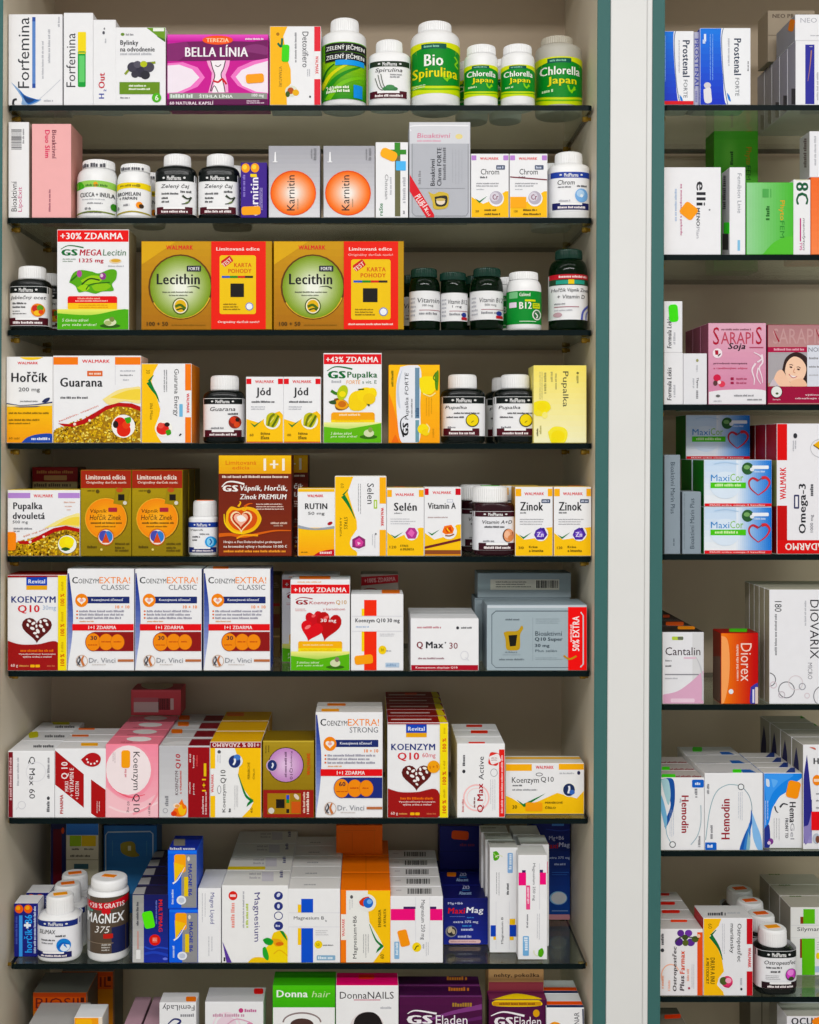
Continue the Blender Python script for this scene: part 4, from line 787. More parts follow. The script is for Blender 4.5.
q = box('tall brown box with yellow banner and a flaming heart', (197, 26, 571, 548), 'e', [
    GR(197, 120, 571, 548, '6e2416', '7a2c18', 4), GR(197, 26, 571, 122, 'f0c01c', 'e8a818', 3), T('Limitovaná', 234, 54, 390, 76, 'd86a2a'), T('edícia', 268, 82, 356, 100, 'd86a2a'), T('1+1', 428, 44, 536, 106, 'f6f0e0', 0, 1), L(216, 132, 556, 144, 1, 'e8d4c8', False, .9, .02),
    S([(214, 190), (240, 166), (280, 164), (330, 176)], (5, 10), 'f2ece8'), T('GS', 218, 182, 298, 214, 'f2ece8', 0, 2), T('Vápník, Horčík,', 308, 180, 550, 218, 'f4eeea', 0, 1, .15), T('Zinok PREMIUM', 306, 228, 546, 254, 'f4eeea', 0, 1, .15), L(390, 276, 546, 314, 3, 'e8d0c4', False, .5, .3), L(464, 372, 550, 382, 1, 'd8b8a8', False, .9, .05), L(480, 386, 540, 394, 1, 'b89888'),
    PS([(238, 320), (262, 292), (300, 300), (340, 292), (392, 306), (412, 350), (396, 400), (340, 428), (280, 424), (236, 380)], 'f0b42a'), PS([(250, 330), (270, 310), (300, 312), (340, 306), (380, 322), (396, 352), (380, 392), (335, 415), (285, 410), (250, 372)], 'd0541a'), S([(226, 330), (232, 380), (270, 420), (320, 430)], (4, 12), 'f6d04a'), S([(400, 320), (414, 360), (380, 410), (320, 430)], (4, 12), 'f2c02a'),
    HRT(314, 362, 112, 112, 'f4dcb0'), HRT(314, 362, 94, 94, 'b83a18'), HRT(312, 358, 72, 70, 'f0b8a0'), PS([(290, 345), (312, 336), (330, 346), (338, 362), (318, 370), (300, 366)], 'f6f0ec'), S([(298, 292), (310, 274), (306, 264)], (12, 3), 'f0b42a'), S([(330, 292), (352, 278), (372, 276)], (12, 3), 'd8621a'), S([(312, 300), (330, 312), (345, 298)], 8, 'f0b42a'),
    S([(197, 440), (260, 436), (330, 446), (420, 428), (490, 416), (571, 416)], (20, 5), 'd2641c'), S([(290, 456), (330, 440), (400, 440)], (8, 12), 'f0a02a'), T('Hrajte o Fiat Dobrodružné prekvapení', 224, 468, 522, 484, 'f2e4dc', 0, 1), T('na hromadné výlety v hodnote 10 000 €', 224, 490, 548, 508, 'f2e4dc', 0, 1), L(224, 516, 548, 528, 1, 'f0a04a', False, .9, .01)], .06, col='6e2618', top='d0a020', side='5a1f14')
dup(q, .02, .1, 0, 'tall brown box standing behind the flaming heart box')
box('white and yellow box with wavy line and small red capsule', (603, 197, 792, 548), 'e', [
    GR(603, 400, 792, 548, 'fbc81c', 'f4a81a', 5), R(603, 197, 792, 214, 'f3c32a'), walmark(652, 228, 734, 242), T('RUTIN', 640, 274, 754, 304, '222226', 0, 1), T('50 mg', 656, 318, 740, 338, '222226'), PS([(603, 386), (690, 404), (792, 392), (792, 404), (690, 412), (603, 402)], '9aa4b0'), E(768, 378, 14, 8, 'a8202a', 20, -25), PS([(680, 548), (720, 524), (792, 514), (792, 548)], 'c01f28'), L(716, 522, 776, 536, 1, 'f2d8d8', False, .9, .02), L(620, 524, 658, 530, 1, '8a6a14')], .045, top='e8b82a')
V(330, 465, 5.85)
box('tall white and yellow box with sideways lettering and pink gem', (28, 66, 330, 540), 'e', [
    P([(28, 66), (136, 66), (118, 120), (104, 160), (130, 250), (156, 330), (158, 380), (124, 430), (118, 470), (160, 520), (158, 540), (28, 540)], 'f9c61a'), T('60', 62, 108, 82, 136, '8a7214', -90), S([(76, 182), (104, 226), (126, 270), (146, 318)], (26, 2), '1f7a3a'), S([(76, 178), (106, 144)], (10, 3), '1f7a3a'), L(164, 110, 188, 305, 2, GRY, True, .35), T('Selen', 218, 108, 256, 230, '2c2c30', -90), RR(256, 206, 276, 258, 3, 'a8c84a'), R(262, 214, 270, 250, 'f0f4e0', 2),
    T('STRES', 82, 308, 102, 380, '6a5a14', -90), T('A IMUNITA', 56, 310, 68, 424, '6a5a14', -90), R(290, 72, 330, 228, 'f8b51c', 2), R(290, 384, 330, 538, 'f8b51c', 2), walmark(298, 252, 314, 362, -90), E(162, 462, 46, 46, 'efeff2'), P([(130, 440), (170, 418), (206, 440), (206, 480), (170, 496), (130, 486)], '8a2a6a'), P([(145, 448), (172, 430), (196, 456), (188, 480), (150, 482)], 'd24a9a'), P([(160, 455), (180, 462), (165, 475)], 'f2c8e0'), L(246, 410, 274, 500, 2, LG, True, .3), E(268, 408, 5, 5, '55555a')], .06, top='e8e4d8')
b = box('white and yellow box with orange corners and pink gem', (332, 134, 550, 540), 'e', [
    P([(332, 540), (332, 396), (380, 436), (440, 410), (470, 390), (528, 370), (550, 372), (550, 540)], 'f9c61a'), R(334, 146, 362, 188, 'f8b51c', 2), R(520, 146, 550, 188, 'f8b51c', 2), walmark(382, 166, 494, 182), T('Selén', 374, 222, 508, 270, '222226', 0, 1), L(376, 280, 426, 288, 1, GRY), L(354, 316, 508, 358, 3, LG, False, .4), CHK(352, 396, 428, 434),
    E(476, 402, 42, 44, 'efeff2'), P([(440, 400), (462, 370), (496, 372), (512, 400), (500, 436), (456, 436)], 'b03a8a'), P([(454, 404), (474, 378), (496, 400), (480, 428)], 'e06ab4'), T('120', 348, 478, 388, 494, '8a6a14', 0, 1), T('STRES', 410, 472, 458, 484, '6a5a14', 0, 1), T('A IMUNITA', 410, 492, 492, 506, '6a5a14', 0, 1)], .05, top='e9cf8a')
V(330, 465, 5.85); sticker(b, 372, 106, 440, 128, 'e05a22', 0, 'top')
box('white box with red corners, orange gem and dark red line', (552, 132, 768, 538), 'e', [
    P([(552, 538), (552, 400), (610, 440), (680, 420), (740, 352), (768, 350), (768, 538)], 'f9c61a'), R(552, 138, 577, 176, 'c8202a', 2), R(734, 138, 764, 176, 'c8202a', 2), walmark(600, 154, 710, 170), RR(684, 200, 720, 220, 3, 'c8ccd8'), R(688, 204, 716, 216, 'eeeef2', 2), T('Vitamin A', 572, 222, 736, 258, '26262a', 0, 1), L(572, 304, 688, 312, 1, 'b09a9a'), CHK(570, 380, 642, 416), E(696, 392, 46, 46, 'efeff2'), P([(656, 396), (668, 360), (710, 352), (726, 376), (718, 404), (676, 410)], 'f07a1c'), P([(672, 374), (706, 364), (714, 392), (684, 400)], 'd2401c'), S([(684, 372), (692, 386), (702, 392)], 7, 'f6d04a'), S([(674, 416), (700, 418), (726, 408)], 8, '8a4a14'),
    S([(552, 488), (640, 468), (768, 438)], 14, '6a2024'), R(552, 502, 768, 526, '8a4a2a'), R(552, 526, 768, 538, 'd8922a')], .05)
V(455, 465, 5.648)
q = bottle('maroon bottle with peach label beside the purple gem boxes', (100, 338), (98, 115, 296, 208), 505, 'e', 240, '2a0812/d', shape=3.2, asp=.8, lab=(262, 482, 'ececf0'), art=medlab(100, 338, 264, 292, 0, '3a0f1c', '3a0f1c', 'Vitamin A+D', 312, 332, 146, 312, [
    L(158, 344, 296, 354, 1, '44444a'), E(290, 398, 32, 38, '3a1a18'), E(294, 398, 30, 36, 'e8a078'), E(284, 392, 16, 20, 'f2c0a0'), E(302, 412, 14, 16, 'd88a5a'), L(150, 424, 228, 434, 1, GRY)], (126, 440, 328, 480)), dy=0)
dup(q, -.014, .078, 0, 'maroon bottle half hidden behind the peach label bottle')
capsticker(q, '4aa83a', 4, .5, .3)
def zin(dx, n, label):
    return box(label, (340+dx, 124, 552+dx, 510), 'e', [
        P([(340+dx, 510), (340+dx, 380), (390+dx, 418), (450+dx, 410), (510+dx, 352), (552+dx, 348), (552+dx, 510)], 'f9c61a'), R(342+dx, 134, 374+dx, 176, 'f8b51c', 2), R(524+dx, 134, 550+dx, 176, 'f8b51c', 2), walmark(392+dx, 154, 504+dx, 170), T('Zinok', 368+dx, 208, 498+dx, 256, '222226', 0, 1), RR(488+dx, 192, 538+dx, 214, 4, '4d5770'), L(494+dx, 198, 532+dx, 208, 1, 'c8cede'), L(368+dx, 264, 412+dx, 272, 1, '55555a'),
        L(366+dx, 302, 530+dx, 342, 3, '98989e', False, .38), CHK(360+dx, 376, 434+dx, 414), E(484+dx, 384, 42, 42, 'efeff4'), P([(446+dx, 392), (456+dx, 366), (484+dx, 350), (508+dx, 362), (522+dx, 390), (500+dx, 418), (462+dx, 418)], '4a2a9a'), P([(458+dx, 392), (470+dx, 372), (492+dx, 366), (506+dx, 390), (486+dx, 408)], '7a5ac8'), T('Zn', 462+dx, 376, 500+dx, 402, 'e8e0f6', 0, 1), E(498+dx, 360, 9, 9, '3a1f8a'), T(n, 358+dx, 456, 388+dx, 470, '8a6a14', 0, 1), T('Krása', 418+dx, 452, 466+dx, 464, '5a4a12', 0, 1), T('a imunita', 418+dx, 472, 498+dx, 486, '5a4a12', 0, 1)], .05, top='e8c46a', side='d8a02a')
z1 = zin(0, '30', 'white and yellow box with purple gem, beside the maroon bottle')
z2 = zin(218, '120', 'white and yellow box with purple gem, last on the fifth shelf')
dup(z1, -.012, .06, 0, 'yellow cornered box standing behind the purple gem box next to the maroon bottle')
sticker(z2, 635, 104, 715, 118, 'ef6a1c', 0, 'top')
# ================================================================== sixth shelf
def koenz(x0, ox, oy, k, mg, wide, extra=()):
    """white and dark red carton print with a pill heart; unit width of the printed front is 296"""
    def X(v): return x0+(v-44)*k
    def A(a): return oy+(a-76)*k
    return [R(X(154), A(80), X(276), A(132), '1d46b4'), R(X(154), A(132), X(276), A(158), 'e8a92a'), T('Revital', X(166), A(96), X(264), A(120), 'e8ecf8', 0, 1), T('KOENZYM', X(66), A(196), X(326), A(234), '27357a', 0, 1), T('Q10', X(104), A(248), X(232), A(298), 'cf2f38', 0, 1), T(mg, X(250), A(250), X(328), A(284), 'a8bcd8' if mg == '30mg' else 'd86a74', 0, 0),
            HRT(X(216), A(386), 176*k, 152*k, '5a1616'), [E(X(a), A(b), r*k, r*.62*k, 'f2eeec', 12, c) for a, b, r, c in ((172, 342, 12, 30), (196, 356, 13, -30), (190, 386, 14, 20), (163, 366, 11, 70), (240, 372, 14, 35), (264, 340, 13, 15), (238, 346, 11, 80), (222, 402, 15, 60), (206, 414, 12, 0), (256, 396, 13, 70), (276, 362, 11, 60), (214, 372, 10, 90), (218, 434, 10, 40))],
            PS([(X(44), A(458)), (X(120), A(480)), (X(220), A(480)), (X(340), A(470)), (X(340), A(636)), (X(44), A(636))], '9a1c1c'), L(X(120), A(510), X(314), A(524), 1, 'e0702a', False, .9, .02), T('Vysokoúčinný koenzým', X(110), A(532), X(326), A(544), 'f0dcd8', 0, 1), T('výživa srdca a svalov', X(134), A(548), X(304), A(562), 'f0dcd8', 0, 1), T('60 g', X(64), A(596), X(106), A(618), 'e8c8c4', 0, 1), L(X(112), A(602), X(170), A(612), 1, 'd89a5a'), RR(X(178), A(600), X(204), A(616), 4, 'f2b83a'), RR(X(208), A(600), X(234), A(616), 4, 'f2b83a'), L(X(276), A(602), X(330), A(612), 1, 'c86a4a'), list(extra)]
V(0, 563, 5.85)
b = box('white and dark red pill heart box with yellow end strip, on the sixth shelf', (44, 70, 392, 636), 'f', [koenz(44, 0, 76, 1.0, '30mg', 0), P([(44, 70), (340, 64), (340, 80), (44, 84)], '9a1c1c'),
    R(340, 66, 392, 636, 'f6df12', 2), [[T('100 %', 354, 180+q, 378, 250+q, 'd2562a', 90, 1), L(358, 110+q, 372, 168+q, 1, 'd8b81a', True)] for q in (0, 178, 356)]], .06, top='8a2018', side='d8c010')
def cextra(x0, y0, w, h, mg, word, band):
    """white carton print with blue curved edge and three overlapping orange discs"""
    def X(v): return x0+(v-395)/388*w
    def A(a): return y0+(a-36)/600*h
    return [GR(X(395), A(60), X(440), A(636), '122a86', 'b8c0e2', 9), P(smooth([(X(401), A(36)), (X(410), A(110)), (X(425), A(240)), (X(428), A(340)), (X(421), A(450)), (X(406), A(560)), (X(397), A(636))], 6)+[(X(783), A(636)), (X(783), A(36))], 'f0f0f2'),
            T('C', X(422), A(82), X(456), A(120), '2a2c33', 0, 1), T('OENZYM', X(460), A(92), X(578), A(120), '2a2c33'), T('EXTRA!', X(582), A(82), X(762), A(120), 'ef8a1c', 0, 0), T(word, X(592), A(128), X(756), A(158), '6a6c74'),
            RR(X(480), A(198), X(758), A(238), 3, '1d2b6a'), T('Koenzýmová účinnosť', X(536), A(208), X(720), A(228), 'e4e6f0', 0, 1), E(X(478), A(220), .097*w, .066*h, 'ef8a1c'), HRT(X(478), A(222), .13*w, .07*h, 'f6efe6'), E(X(478), A(220), .03*w, .015*h, 'e8a8a0'),
            T('10 + 10', X(676), A(250), X(758), A(268), 'ef8a1c', 0, 1), [[E(X(452), A(q), .015*w, .008*h, 'd86a3a'), L(X(464), A(q-6), X(740), A(q+6), 1, '9a98a8', False, .9, .15)] for q in (284, 304, 324)], L(X(466), A(340), X(580), A(348), 1, 'e0a880'),
            R(X(424), A(360), X(783), A(398), 'e0262a'), T('1+1 ZDARMA', X(518), A(370), X(680), A(390), 'f6ecec', 0, 1), RR(X(510), A(406), X(830), A(520), .12*w, band), E(X(546), A(466), .12*w, .092*h, band), E(X(546), A(466), .112*w, .086*h, 'ef8f22'), E(X(622), A(466), .112*w, .082*h, 'd87a18'), E(X(622), A(466), .104*w, .077*h, 'ef8f22'), E(X(688), A(466), .106*w, .077*h, 'd87a18'), E(X(688), A(466), .098*w, .072*h, 'ef8f22'),
            T(mg, X(530), A(430), X(568), A(454), '3a2030', 0, 1), L(X(516), A(480), X(580), A(486), 1, 'c0501a'), L(X(594), A(460), X(652), A(468), 1, 'c0501a'), L(X(666), A(460), X(712), A(468), 1, 'c0501a'),
            S([(X(462), A(556)), (X(452), A(580)), (X(470), A(604))], (.008*w, .025*w), '6a6a72'), S([(X(490), A(548)), (X(480), A(575)), (X(492), A(606))], (.02*w, .04*w), 'c87a4a'), S([(X(452), A(604)), (X(470), A(572)), (X(462), A(548))], .02*w, '44444a'), RG(X(480), A(578), .09*w, .06*h, .008*w, 'c8a890'), T('Dr. Vinci', X(522), A(560), X(676), A(588), '8a8c94'), RR(X(690), A(568), X(790), A(582), 2, 'b8704a'), L(X(540), A(596), X(640), A(602), 1, 'd0c8c4')]
for i, (x0, lab_) in enumerate(((395, 'white and blue box with orange discs, beside the yellow striped pill heart box'), (790, 'white and blue box with orange discs, middle of the three standing together'), (1191, 'white and blue box with orange discs, beside the gap with brown boxes'))):
    b = box(lab_, (x0, 36, x0+390, 636), 'f', cextra(x0, 36, 388, 600, '30', 'CLASSIC', '8a1c1c'), .06, side='2a3f9c')
    if i == 2: V(195, 563, 5.119); sticker(b, 92, 18, 172, 30, 'ef7a1c', 0, 'top'); V(0, 563, 5.85)
V(270, 563, 5.46)
b = box('white and green box with red banner and three red hearts', (112, 92, 436, 592), 'f', [
    R(112, 118, 436, 168, 'dc1f28'), L(150, 100, 330, 108, 1, 'e8b890'), T('+100% ZDARMA', 130, 134, 418, 160, 'f6ecec', 0, 1), gs_logo(138, 188, 208, 228, '9a1f2c'), T('Koenzym', 214, 208, 352, 232, 'b83a44', 0, 0, .15), T('Q10', 360, 204, 418, 230, 'c8942a', 0, 0), L(138, 250, 202, 268, 2, 'd8a8a8'), T('s karnitínom', 290, 246, 410, 260, 'c05a60', 0, 0, .1),
    HRT(244, 312, 96, 110, 'c81f28', -10), HRT(318, 340, 136, 160, 'b8161e', 14), HRT(226, 368, 122, 112, 'd8232a', 16), E(306, 300, 16, 8, 'ea6a6a', 16, -30), E(206, 352, 18, 9, 'f08080', 16, -30), E(238, 290, 12, 8, 'ea6a6a', 16, -30), T('30 mg', 276, 306, 362, 330, 'f4e8e8', 0, 1),
    RR(154, 430, 394, 500, 10, 'f7e02a'), RR(154, 430, 394, 466, 10, 'f5b52a'), R(154, 454, 394, 468, 'f5b52a'), L(180, 446, 370, 454, 1, 'f8dca0'), L(170, 474, 384, 482, 1, 'e8c01a'), GR(112, 486, 436, 592, 'f0ee90', '58ae30', 6), P([(112, 510), (260, 530), (436, 500), (436, 592), (112, 592)], '62b432'), T('S dávkou zdraví', 146, 540, 270, 552, 'f2f6dc', 0, 0, .2), T('pro vaše srdce!', 146, 558, 290, 570, 'f2f6dc', 0, 0, .2), E(356, 572, 50, 10, '3a6a1f'), E(356, 550, 28, 20, 'd4dcb4'), E(366, 530, 12, 14, '8a7a6a')], .06)
dup(b, -.018, .075, 0, 'red banner box half hidden behind the three hearts box'); sticker(b, 160, 72, 330, 88, 'ef7a1c', 0, 'top', r=4)
box('red banner box standing behind the white box with the red cross strip', (496, 62, 702, 592), 'f', [P([(496, 76), (702, 62), (702, 106), (496, 124)], 'a81c26'), TA('+100% ZDARMA', 600, 92, 170, 24, 'd8a8a8', -4, 1), RG(548, 150, 40, 14, 6, '8a3a3a', 20, 180, 360)], .05, .1, col='a89a90')
b2 = box('white box with upright red strip and an orange sticker', (442, 172, 728, 592), 'f', [
    R(514, 202, 582, 290, 'ee3b25', 2), R(514, 376, 582, 592, 'ee3b25', 2), R(500, 250, 514, 290, 'f6d42a', 2), R(500, 376, 514, 486, 'f6d42a', 2), T('Koenzym Q10 30 mg', 466, 304, 708, 332, '2c2c34', 0, 1), L(468, 346, 548, 354, 1, 'a8bcd8'), R(448, 290, 722, 293, 'dcdce2'), R(448, 373, 722, 376, 'dcdce2'), L(600, 388, 692, 408, 2, LG, False, .4), E(614, 478, 22, 24, 'f4d21f'), T('30', 604, 470, 622, 486, '55450f'), L(632, 480, 668, 486, 1, GRY), RR(630, 548, 706, 574, 4, 'b8cce0'), L(636, 554, 700, 568, 1, '8aa4c4')], .06)
sticker(b2, 462, 506, 562, 556, 'f7a41f', -6); sticker(b2, 610, 148, 708, 166, 'ee7a22', 0, 'top', r=4)
V(195, 563, 5.119)
box('brown box in the gap behind the white and blue boxes', (386, 60, 436, 480), 'f', [R(386, 205, 436, 220, '8a1f1c'), R(386, 260, 436, 330, '5a2a1c'), L(390, 100, 430, 130, 3, 'a89070'), R(386, 370, 436, 378, 'a88a60')], .06, .12, col='6a5636')
V(400, 563, 4.095)
b = box('low white box with a dark red foot band', (44, 228, 322, 432), 'f', [
    R(46, 410, 320, 432, 'a81a2a'), T('Koenzymom zlepšuje Q10', 64, 416, 236, 426, 'f0d8d8', 0, 1), L(70, 258, 194, 266, 1, 'c0808a'), E(236, 264, 6, 6, '33343a'), L(250, 260, 304, 267, 1, '55555a'), T('Q', 68, 318, 94, 348, '7a1a2c', 0, 1), T('Max', 106, 318, 178, 344, '26262c', 0, 1), E(186, 322, 3, 3, '55555a'), T('30', 202, 322, 236, 346, '7a1a2c'), L(74, 380, 194, 387, 1, 'a08088'), RG(264, 372, 17, 18, 3, 'dcdce2'), S([(268, 380), (282, 392)], 3, 'dcdce2')], .042, col='f0f0f2')
row(b, 3, .0425, 'low red footed white boxes', 'row of low white boxes')
b = box('grey blue box with ornate frame, gold emblem and red end strip', (356, 172, 766, 432), 'f', [
    R(356, 172, 766, 184, 'c8d0d6'), S([(376, 210), (392, 196), (740, 196), (754, 212)], 4, '5f6a72', 1), S([(376, 210), (376, 405), (392, 420), (740, 420), (754, 405), (754, 212)], 3, '5f6a72', 1), L(432, 226, 492, 233, 1, '5f6a72'), R(542, 222, 545, 392, '9aa6ae', 2), PS([(424, 282), (440, 276), (480, 274), (498, 254), (504, 266), (492, 290), (490, 344), (462, 352), (436, 346), (432, 310)], 'c9a227/f'), P([(444, 292), (480, 290), (474, 334), (450, 336)], '17150f'), L(406, 384, 520, 391, 1, '6a747c'), L(430, 356, 494, 362, 1, '7a868e'), L(420, 366, 506, 371, 1, '9aa6ae'),
    L(556, 226, 676, 250, 3, '8a969e', False, .3), T('Bioaktivní', 554, 276, 664, 294, '33404a', 0, 0), T('Q10 Super', 552, 300, 666, 318, '33404a', 0, 1), T('30 mg', 552, 326, 612, 342, '44505a', 0, 1), T('Plus selén', 554, 348, 642, 358, '55616a'), L(554, 380, 676, 392, 2, '8a969e', False, .3),
    R(688, 180, 766, 430, 'ee1f1c', 3), T('50% EXTRA', 706, 216, 734, 354, 'f8eeee', 90, 1), L(696, 250, 704, 330, 1, 'f2c8c8', True), S([(670, 372), (694, 386), (722, 374)], 7, 'c08a2a'), S([(740, 200), (750, 214), (750, 406), (738, 418)], 5, 'c8d0d6', 1)], .075, col='a3b1b8', top='98a6ae', side='8a969e')
V(400, 563, 4.095)
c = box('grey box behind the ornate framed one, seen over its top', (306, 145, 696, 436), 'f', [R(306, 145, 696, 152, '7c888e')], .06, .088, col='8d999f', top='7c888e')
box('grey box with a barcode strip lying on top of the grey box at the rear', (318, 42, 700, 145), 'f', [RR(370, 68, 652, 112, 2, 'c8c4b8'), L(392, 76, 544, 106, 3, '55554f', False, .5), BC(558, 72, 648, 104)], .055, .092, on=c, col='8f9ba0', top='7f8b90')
# ================================================================== seventh shelf
def seam(x0, x1, y, c='c4c2c4'): return R(x0, y, x1, y+1.5, c)
V(0, 675, 4.964)
b = box('white box with dark red side band, front of the first row on the seventh shelf', (40, 378, 270, 706), 'g', [
    R(40, 382, 64, 706, '7a1420', 2), L(46, 410, 58, 620, 1, 'e0b8bc', True, .9, .02), T('Q Max 60', 140, 405, 174, 612, '26262c', -90, 0), RG(178, 480, 50, 50, 4, 'e4e4e8'), L(84, 410, 94, 560, 1, LG, True), L(234, 410, 246, 552, 1, GRY, True), E(240, 610, 7, 9, '33343a'), L(232, 626, 246, 690, 1, '55555a', True), RG(108, 644, 20, 20, 3, 'd4d4da'), S([(88, 654), (80, 666)], 3, 'd4d4da')], .064, topart=[L(166, 346, 268, 360, 1, '44444a', False, .9, .02)], col='f0f0f2')
r_ = row(b, 3, .0665, 'white boxes with dark red side band', 'row of white boxes with dark red side band')
sticker(r_[1], 142, 282, 190, 312, 'd8d41c', -8, 'top'); sticker(r_[2], 262, 226, 346, 246, 'cfc91c', 0, 'top')
b = box('white box with slanted dark red panel and a red drop', (272, 366, 526, 712), 'g', [
    P([(274, 374), (416, 494), (416, 662), (274, 546)], 'a81c1e'), P([(452, 520), (526, 572), (526, 712), (480, 712), (452, 690)], 'a81c1e'), T('Q 10', 304, 432, 342, 518, 'f2e4e4', 90, 1), T('MAXI', 322, 530, 340, 580, 'f0dada', 90, 1), T('+ VITAMIN E', 346, 462, 366, 606, 'f0dada', 90, 1), T('+ LECITIN', 374, 530, 392, 620, 'f0dada', 90, 1), T('PHARMA', 298, 596, 314, 692, 'b82a30', 90, 1), L(480, 630, 502, 696, 2, 'f0dada', True, .35),
    PS([(402, 420), (440, 390), (476, 388), (500, 410), (492, 442), (460, 456), (425, 446)], 'b02024'), [E(458+26*math.cos(t), 420+22*math.sin(t), 5, 5, 'f2eeee', 8) for t in (.4, 1.1, 1.8, 2.5, 3.2)]], .044, top='e6e4e4')
r_ = row(b, 3, .046, 'white boxes with slanted dark red panel', 'row of white boxes with slanted red panel')
sticker(r_[0], 402, 338, 486, 352, 'f5b02a', 0, 'top'); sticker(r_[1], 358, 294, 440, 306, 'e8743a', 0, 'top'); sticker(r_[2], 390, 262, 470, 272, 'e8743a', 0, 'top')
b = box('pink box with large white oval and an orange sticker', (525, 344, 786, 718), 'g', [
    GR(525, 344, 786, 718, 'f291a6', 'f6b6c2', 6), E(640, 480, 124, 140, 'f49aac'), PS([(525, 560), (600, 620), (700, 640), (786, 600), (786, 718), (525, 718)], 'f6c4cc'), S([(525, 470), (560, 560), (640, 612), (720, 600)], (14, 4), 'ec6478'), S([(540, 660), (640, 690), (786, 640)], 10, 'f9d8dc'), S([(660, 700), (740, 660), (786, 590)], 12, 'f4a2b0'),
    E(638, 475, 112, 126, 'f6e8ea'), T('Koenzym Q10', 652, 382, 694, 690, '2f2a30', -90), T('60 mg', 628, 634, 644, 690, '6a4a54', -90), L(560, 385, 578, 440, 2, 'a08a90', True, .35), L(618, 470, 628, 512, 1, 'd0808a', True), E(744, 648, 5, 5, '6a4a54'), L(736, 660, 746, 706, 1, 'b08a92', True)], .048, col='f08c9e', top='ec8294', topart=[E(690, 318, 62, 12, 'f2ecea'), L(600, 330, 680, 336, 1, 'c05a6a')])
sticker(b, 603, 374, 646, 464, 'f7a528', 0)
r_ = row(b, 4, .0495, 'pink boxes with white ovals', 'row of pink boxes')
V(0, 675, 4.964)
d = box('pink box with barcode lying on the back of the pink row', (650, 74, 898, 200), 'g', [R(650, 74, 898, 84, 'd8606a'), R(664, 112, 786, 134, 'c06a74'), R(664, 134, 786, 184, 'd8bcbc'), BC(786, 116, 846, 172), R(846, 116, 862, 172, 'd8bcbc', 2)], .055, .2, on=r_[3], col='d2565f', top='c85a64', topart=[E(780, 50, 80, 22, 'd8c8b0')])
V(150, 690, 4.68)
b = box('silver and red box with orange flame print', (42, 262, 280, 604), 'g', [
    GR(42, 262, 178, 604, 'bcbcc0', 'd6d6d8', 5), R(178, 268, 280, 604, '94121c', 3), T('Q10', 120, 300, 146, 370, 'b02830', 90, 1, .1), T('KOENZYM', 118, 380, 132, 496, '55343a', 90, 0, .1), T('s vitamínmi', 138, 380, 148, 490, 'c83a30', 90, 1), L(70, 500, 86, 560, 1, GRY, True), RG(72, 570, 12, 12, 3, 'a0a0a6'), PS([(104, 576), (124, 548), (140, 530), (150, 516), (158, 536), (172, 552), (170, 585), (150, 598), (118, 596)], 'ef7a1c'), PS([(130, 560), (146, 540), (156, 562), (170, 560), (160, 590), (140, 588)], 'f6c02a'), E(124, 546, 16, 12, 'f0e0d0'), E(128, 548, 11, 8, 'e8a05a'), E(112, 584, 14, 12, 'd8401c'),
    T('60 tbl', 184, 300, 192, 340, 'f0d8d8', 90, 1), T('koenzým', 200, 306, 210, 366, 'f0d8d8', 90, 1), T('vitamín', 182, 434, 190, 490, 'f0d8d8', 90, 1), T('pre srdce', 200, 440, 210, 494, 'f0d8d8', 90, 1), T('1+1', 244, 418, 262, 478, 'f4c81c', 90, 1), R(252, 344, 264, 406, 'e8c02a', 2), T('zadarmo', 242, 500, 252, 588, 'f0d8d8', 90, 1), L(258, 480, 266, 588, 1, 'e8b8b8', True, .9, .02), L(216, 306, 224, 370, 1, 'd84a4a', True)], .054, col='c4c4c8', top='c8c6c6', topart=[P([(178, 262), (280, 262), (291, 230), (196, 230)], '7a1420'), P([(60, 250), (120, 240), (186, 240), (180, 256), (60, 256)], 'dcdada')])
r_ = row(b, 4, .0565, 'silver and red boxes', 'row of silver and red boxes')
for q, (x, y) in zip(r_[1:], ((126, 194), (156, 160), (160, 131))): sticker(q, x-26, y-11, x+26, y+9, 'ee7a22', 0, 'top')
b = box('yellow and white box with upside down red band on the seventh shelf', (281, 243, 521, 604), 'g', [
    P([(281, 270), (305, 270), (305, 370), (281, 370)], 'f8c71a'), P([(395, 270), (521, 270), (521, 604), (430, 604), (470, 560), (484, 530), (440, 470), (412, 400), (420, 340)], 'f9c61a'), R(281, 500, 305, 604, 'f8c71a', 2), R(281, 243, 521, 272, '8a1620'), T('+100 % ZADARMO', 292, 247, 512, 267, 'f0dcdc', 180, 1), walmark(286, 396, 298, 484, 90), T('Koenzym', 338, 446, 358, 578, '222226', 90), T('Q10', 330, 376, 358, 440, '222226', 90), R(316, 452, 332, 488, 'f0f0f2', 2), RG(324, 470, 9, 20, 2, '55555a'),
    E(324, 290, 8, 8, '55555a'), L(316, 304, 336, 350, 2, LG, True, .35), E(400, 334, 34, 32, 'e8ebf0'), E(396, 336, 28, 30, '1f2f6a'), E(408, 316, 16, 14, '4a7ac8'), S([(390, 352), (398, 336), (396, 322)], 9, 'f0f0f4'), S([(412, 395), (430, 450), (450, 500), (480, 524)], (2, 14), '1f7a3a'), P([(486, 524), (452, 552), (456, 536), (470, 520)], '1f7a3a'), T('PERNÍKOVÉ', 454, 340, 468, 420, '6a5a14', 90), T('ČÍSLO', 480, 370, 490, 420, '6a5a14', 90), L(396, 450, 416, 576, 3, GRY, True, .25), L(368, 560, 378, 584, 1, '44444a', True), T('60', 470, 555, 480, 580, '6a5a14', 90)], .07, col='f0f0f0', top='e8b21a', side='d8a41c')
r_ = row(b, 3, .0725, 'yellow and white boxes', 'row of yellow boxes with red band')
sticker(r_[2], 360, 106, 440, 122, 'ee7a22', 0, 'top')
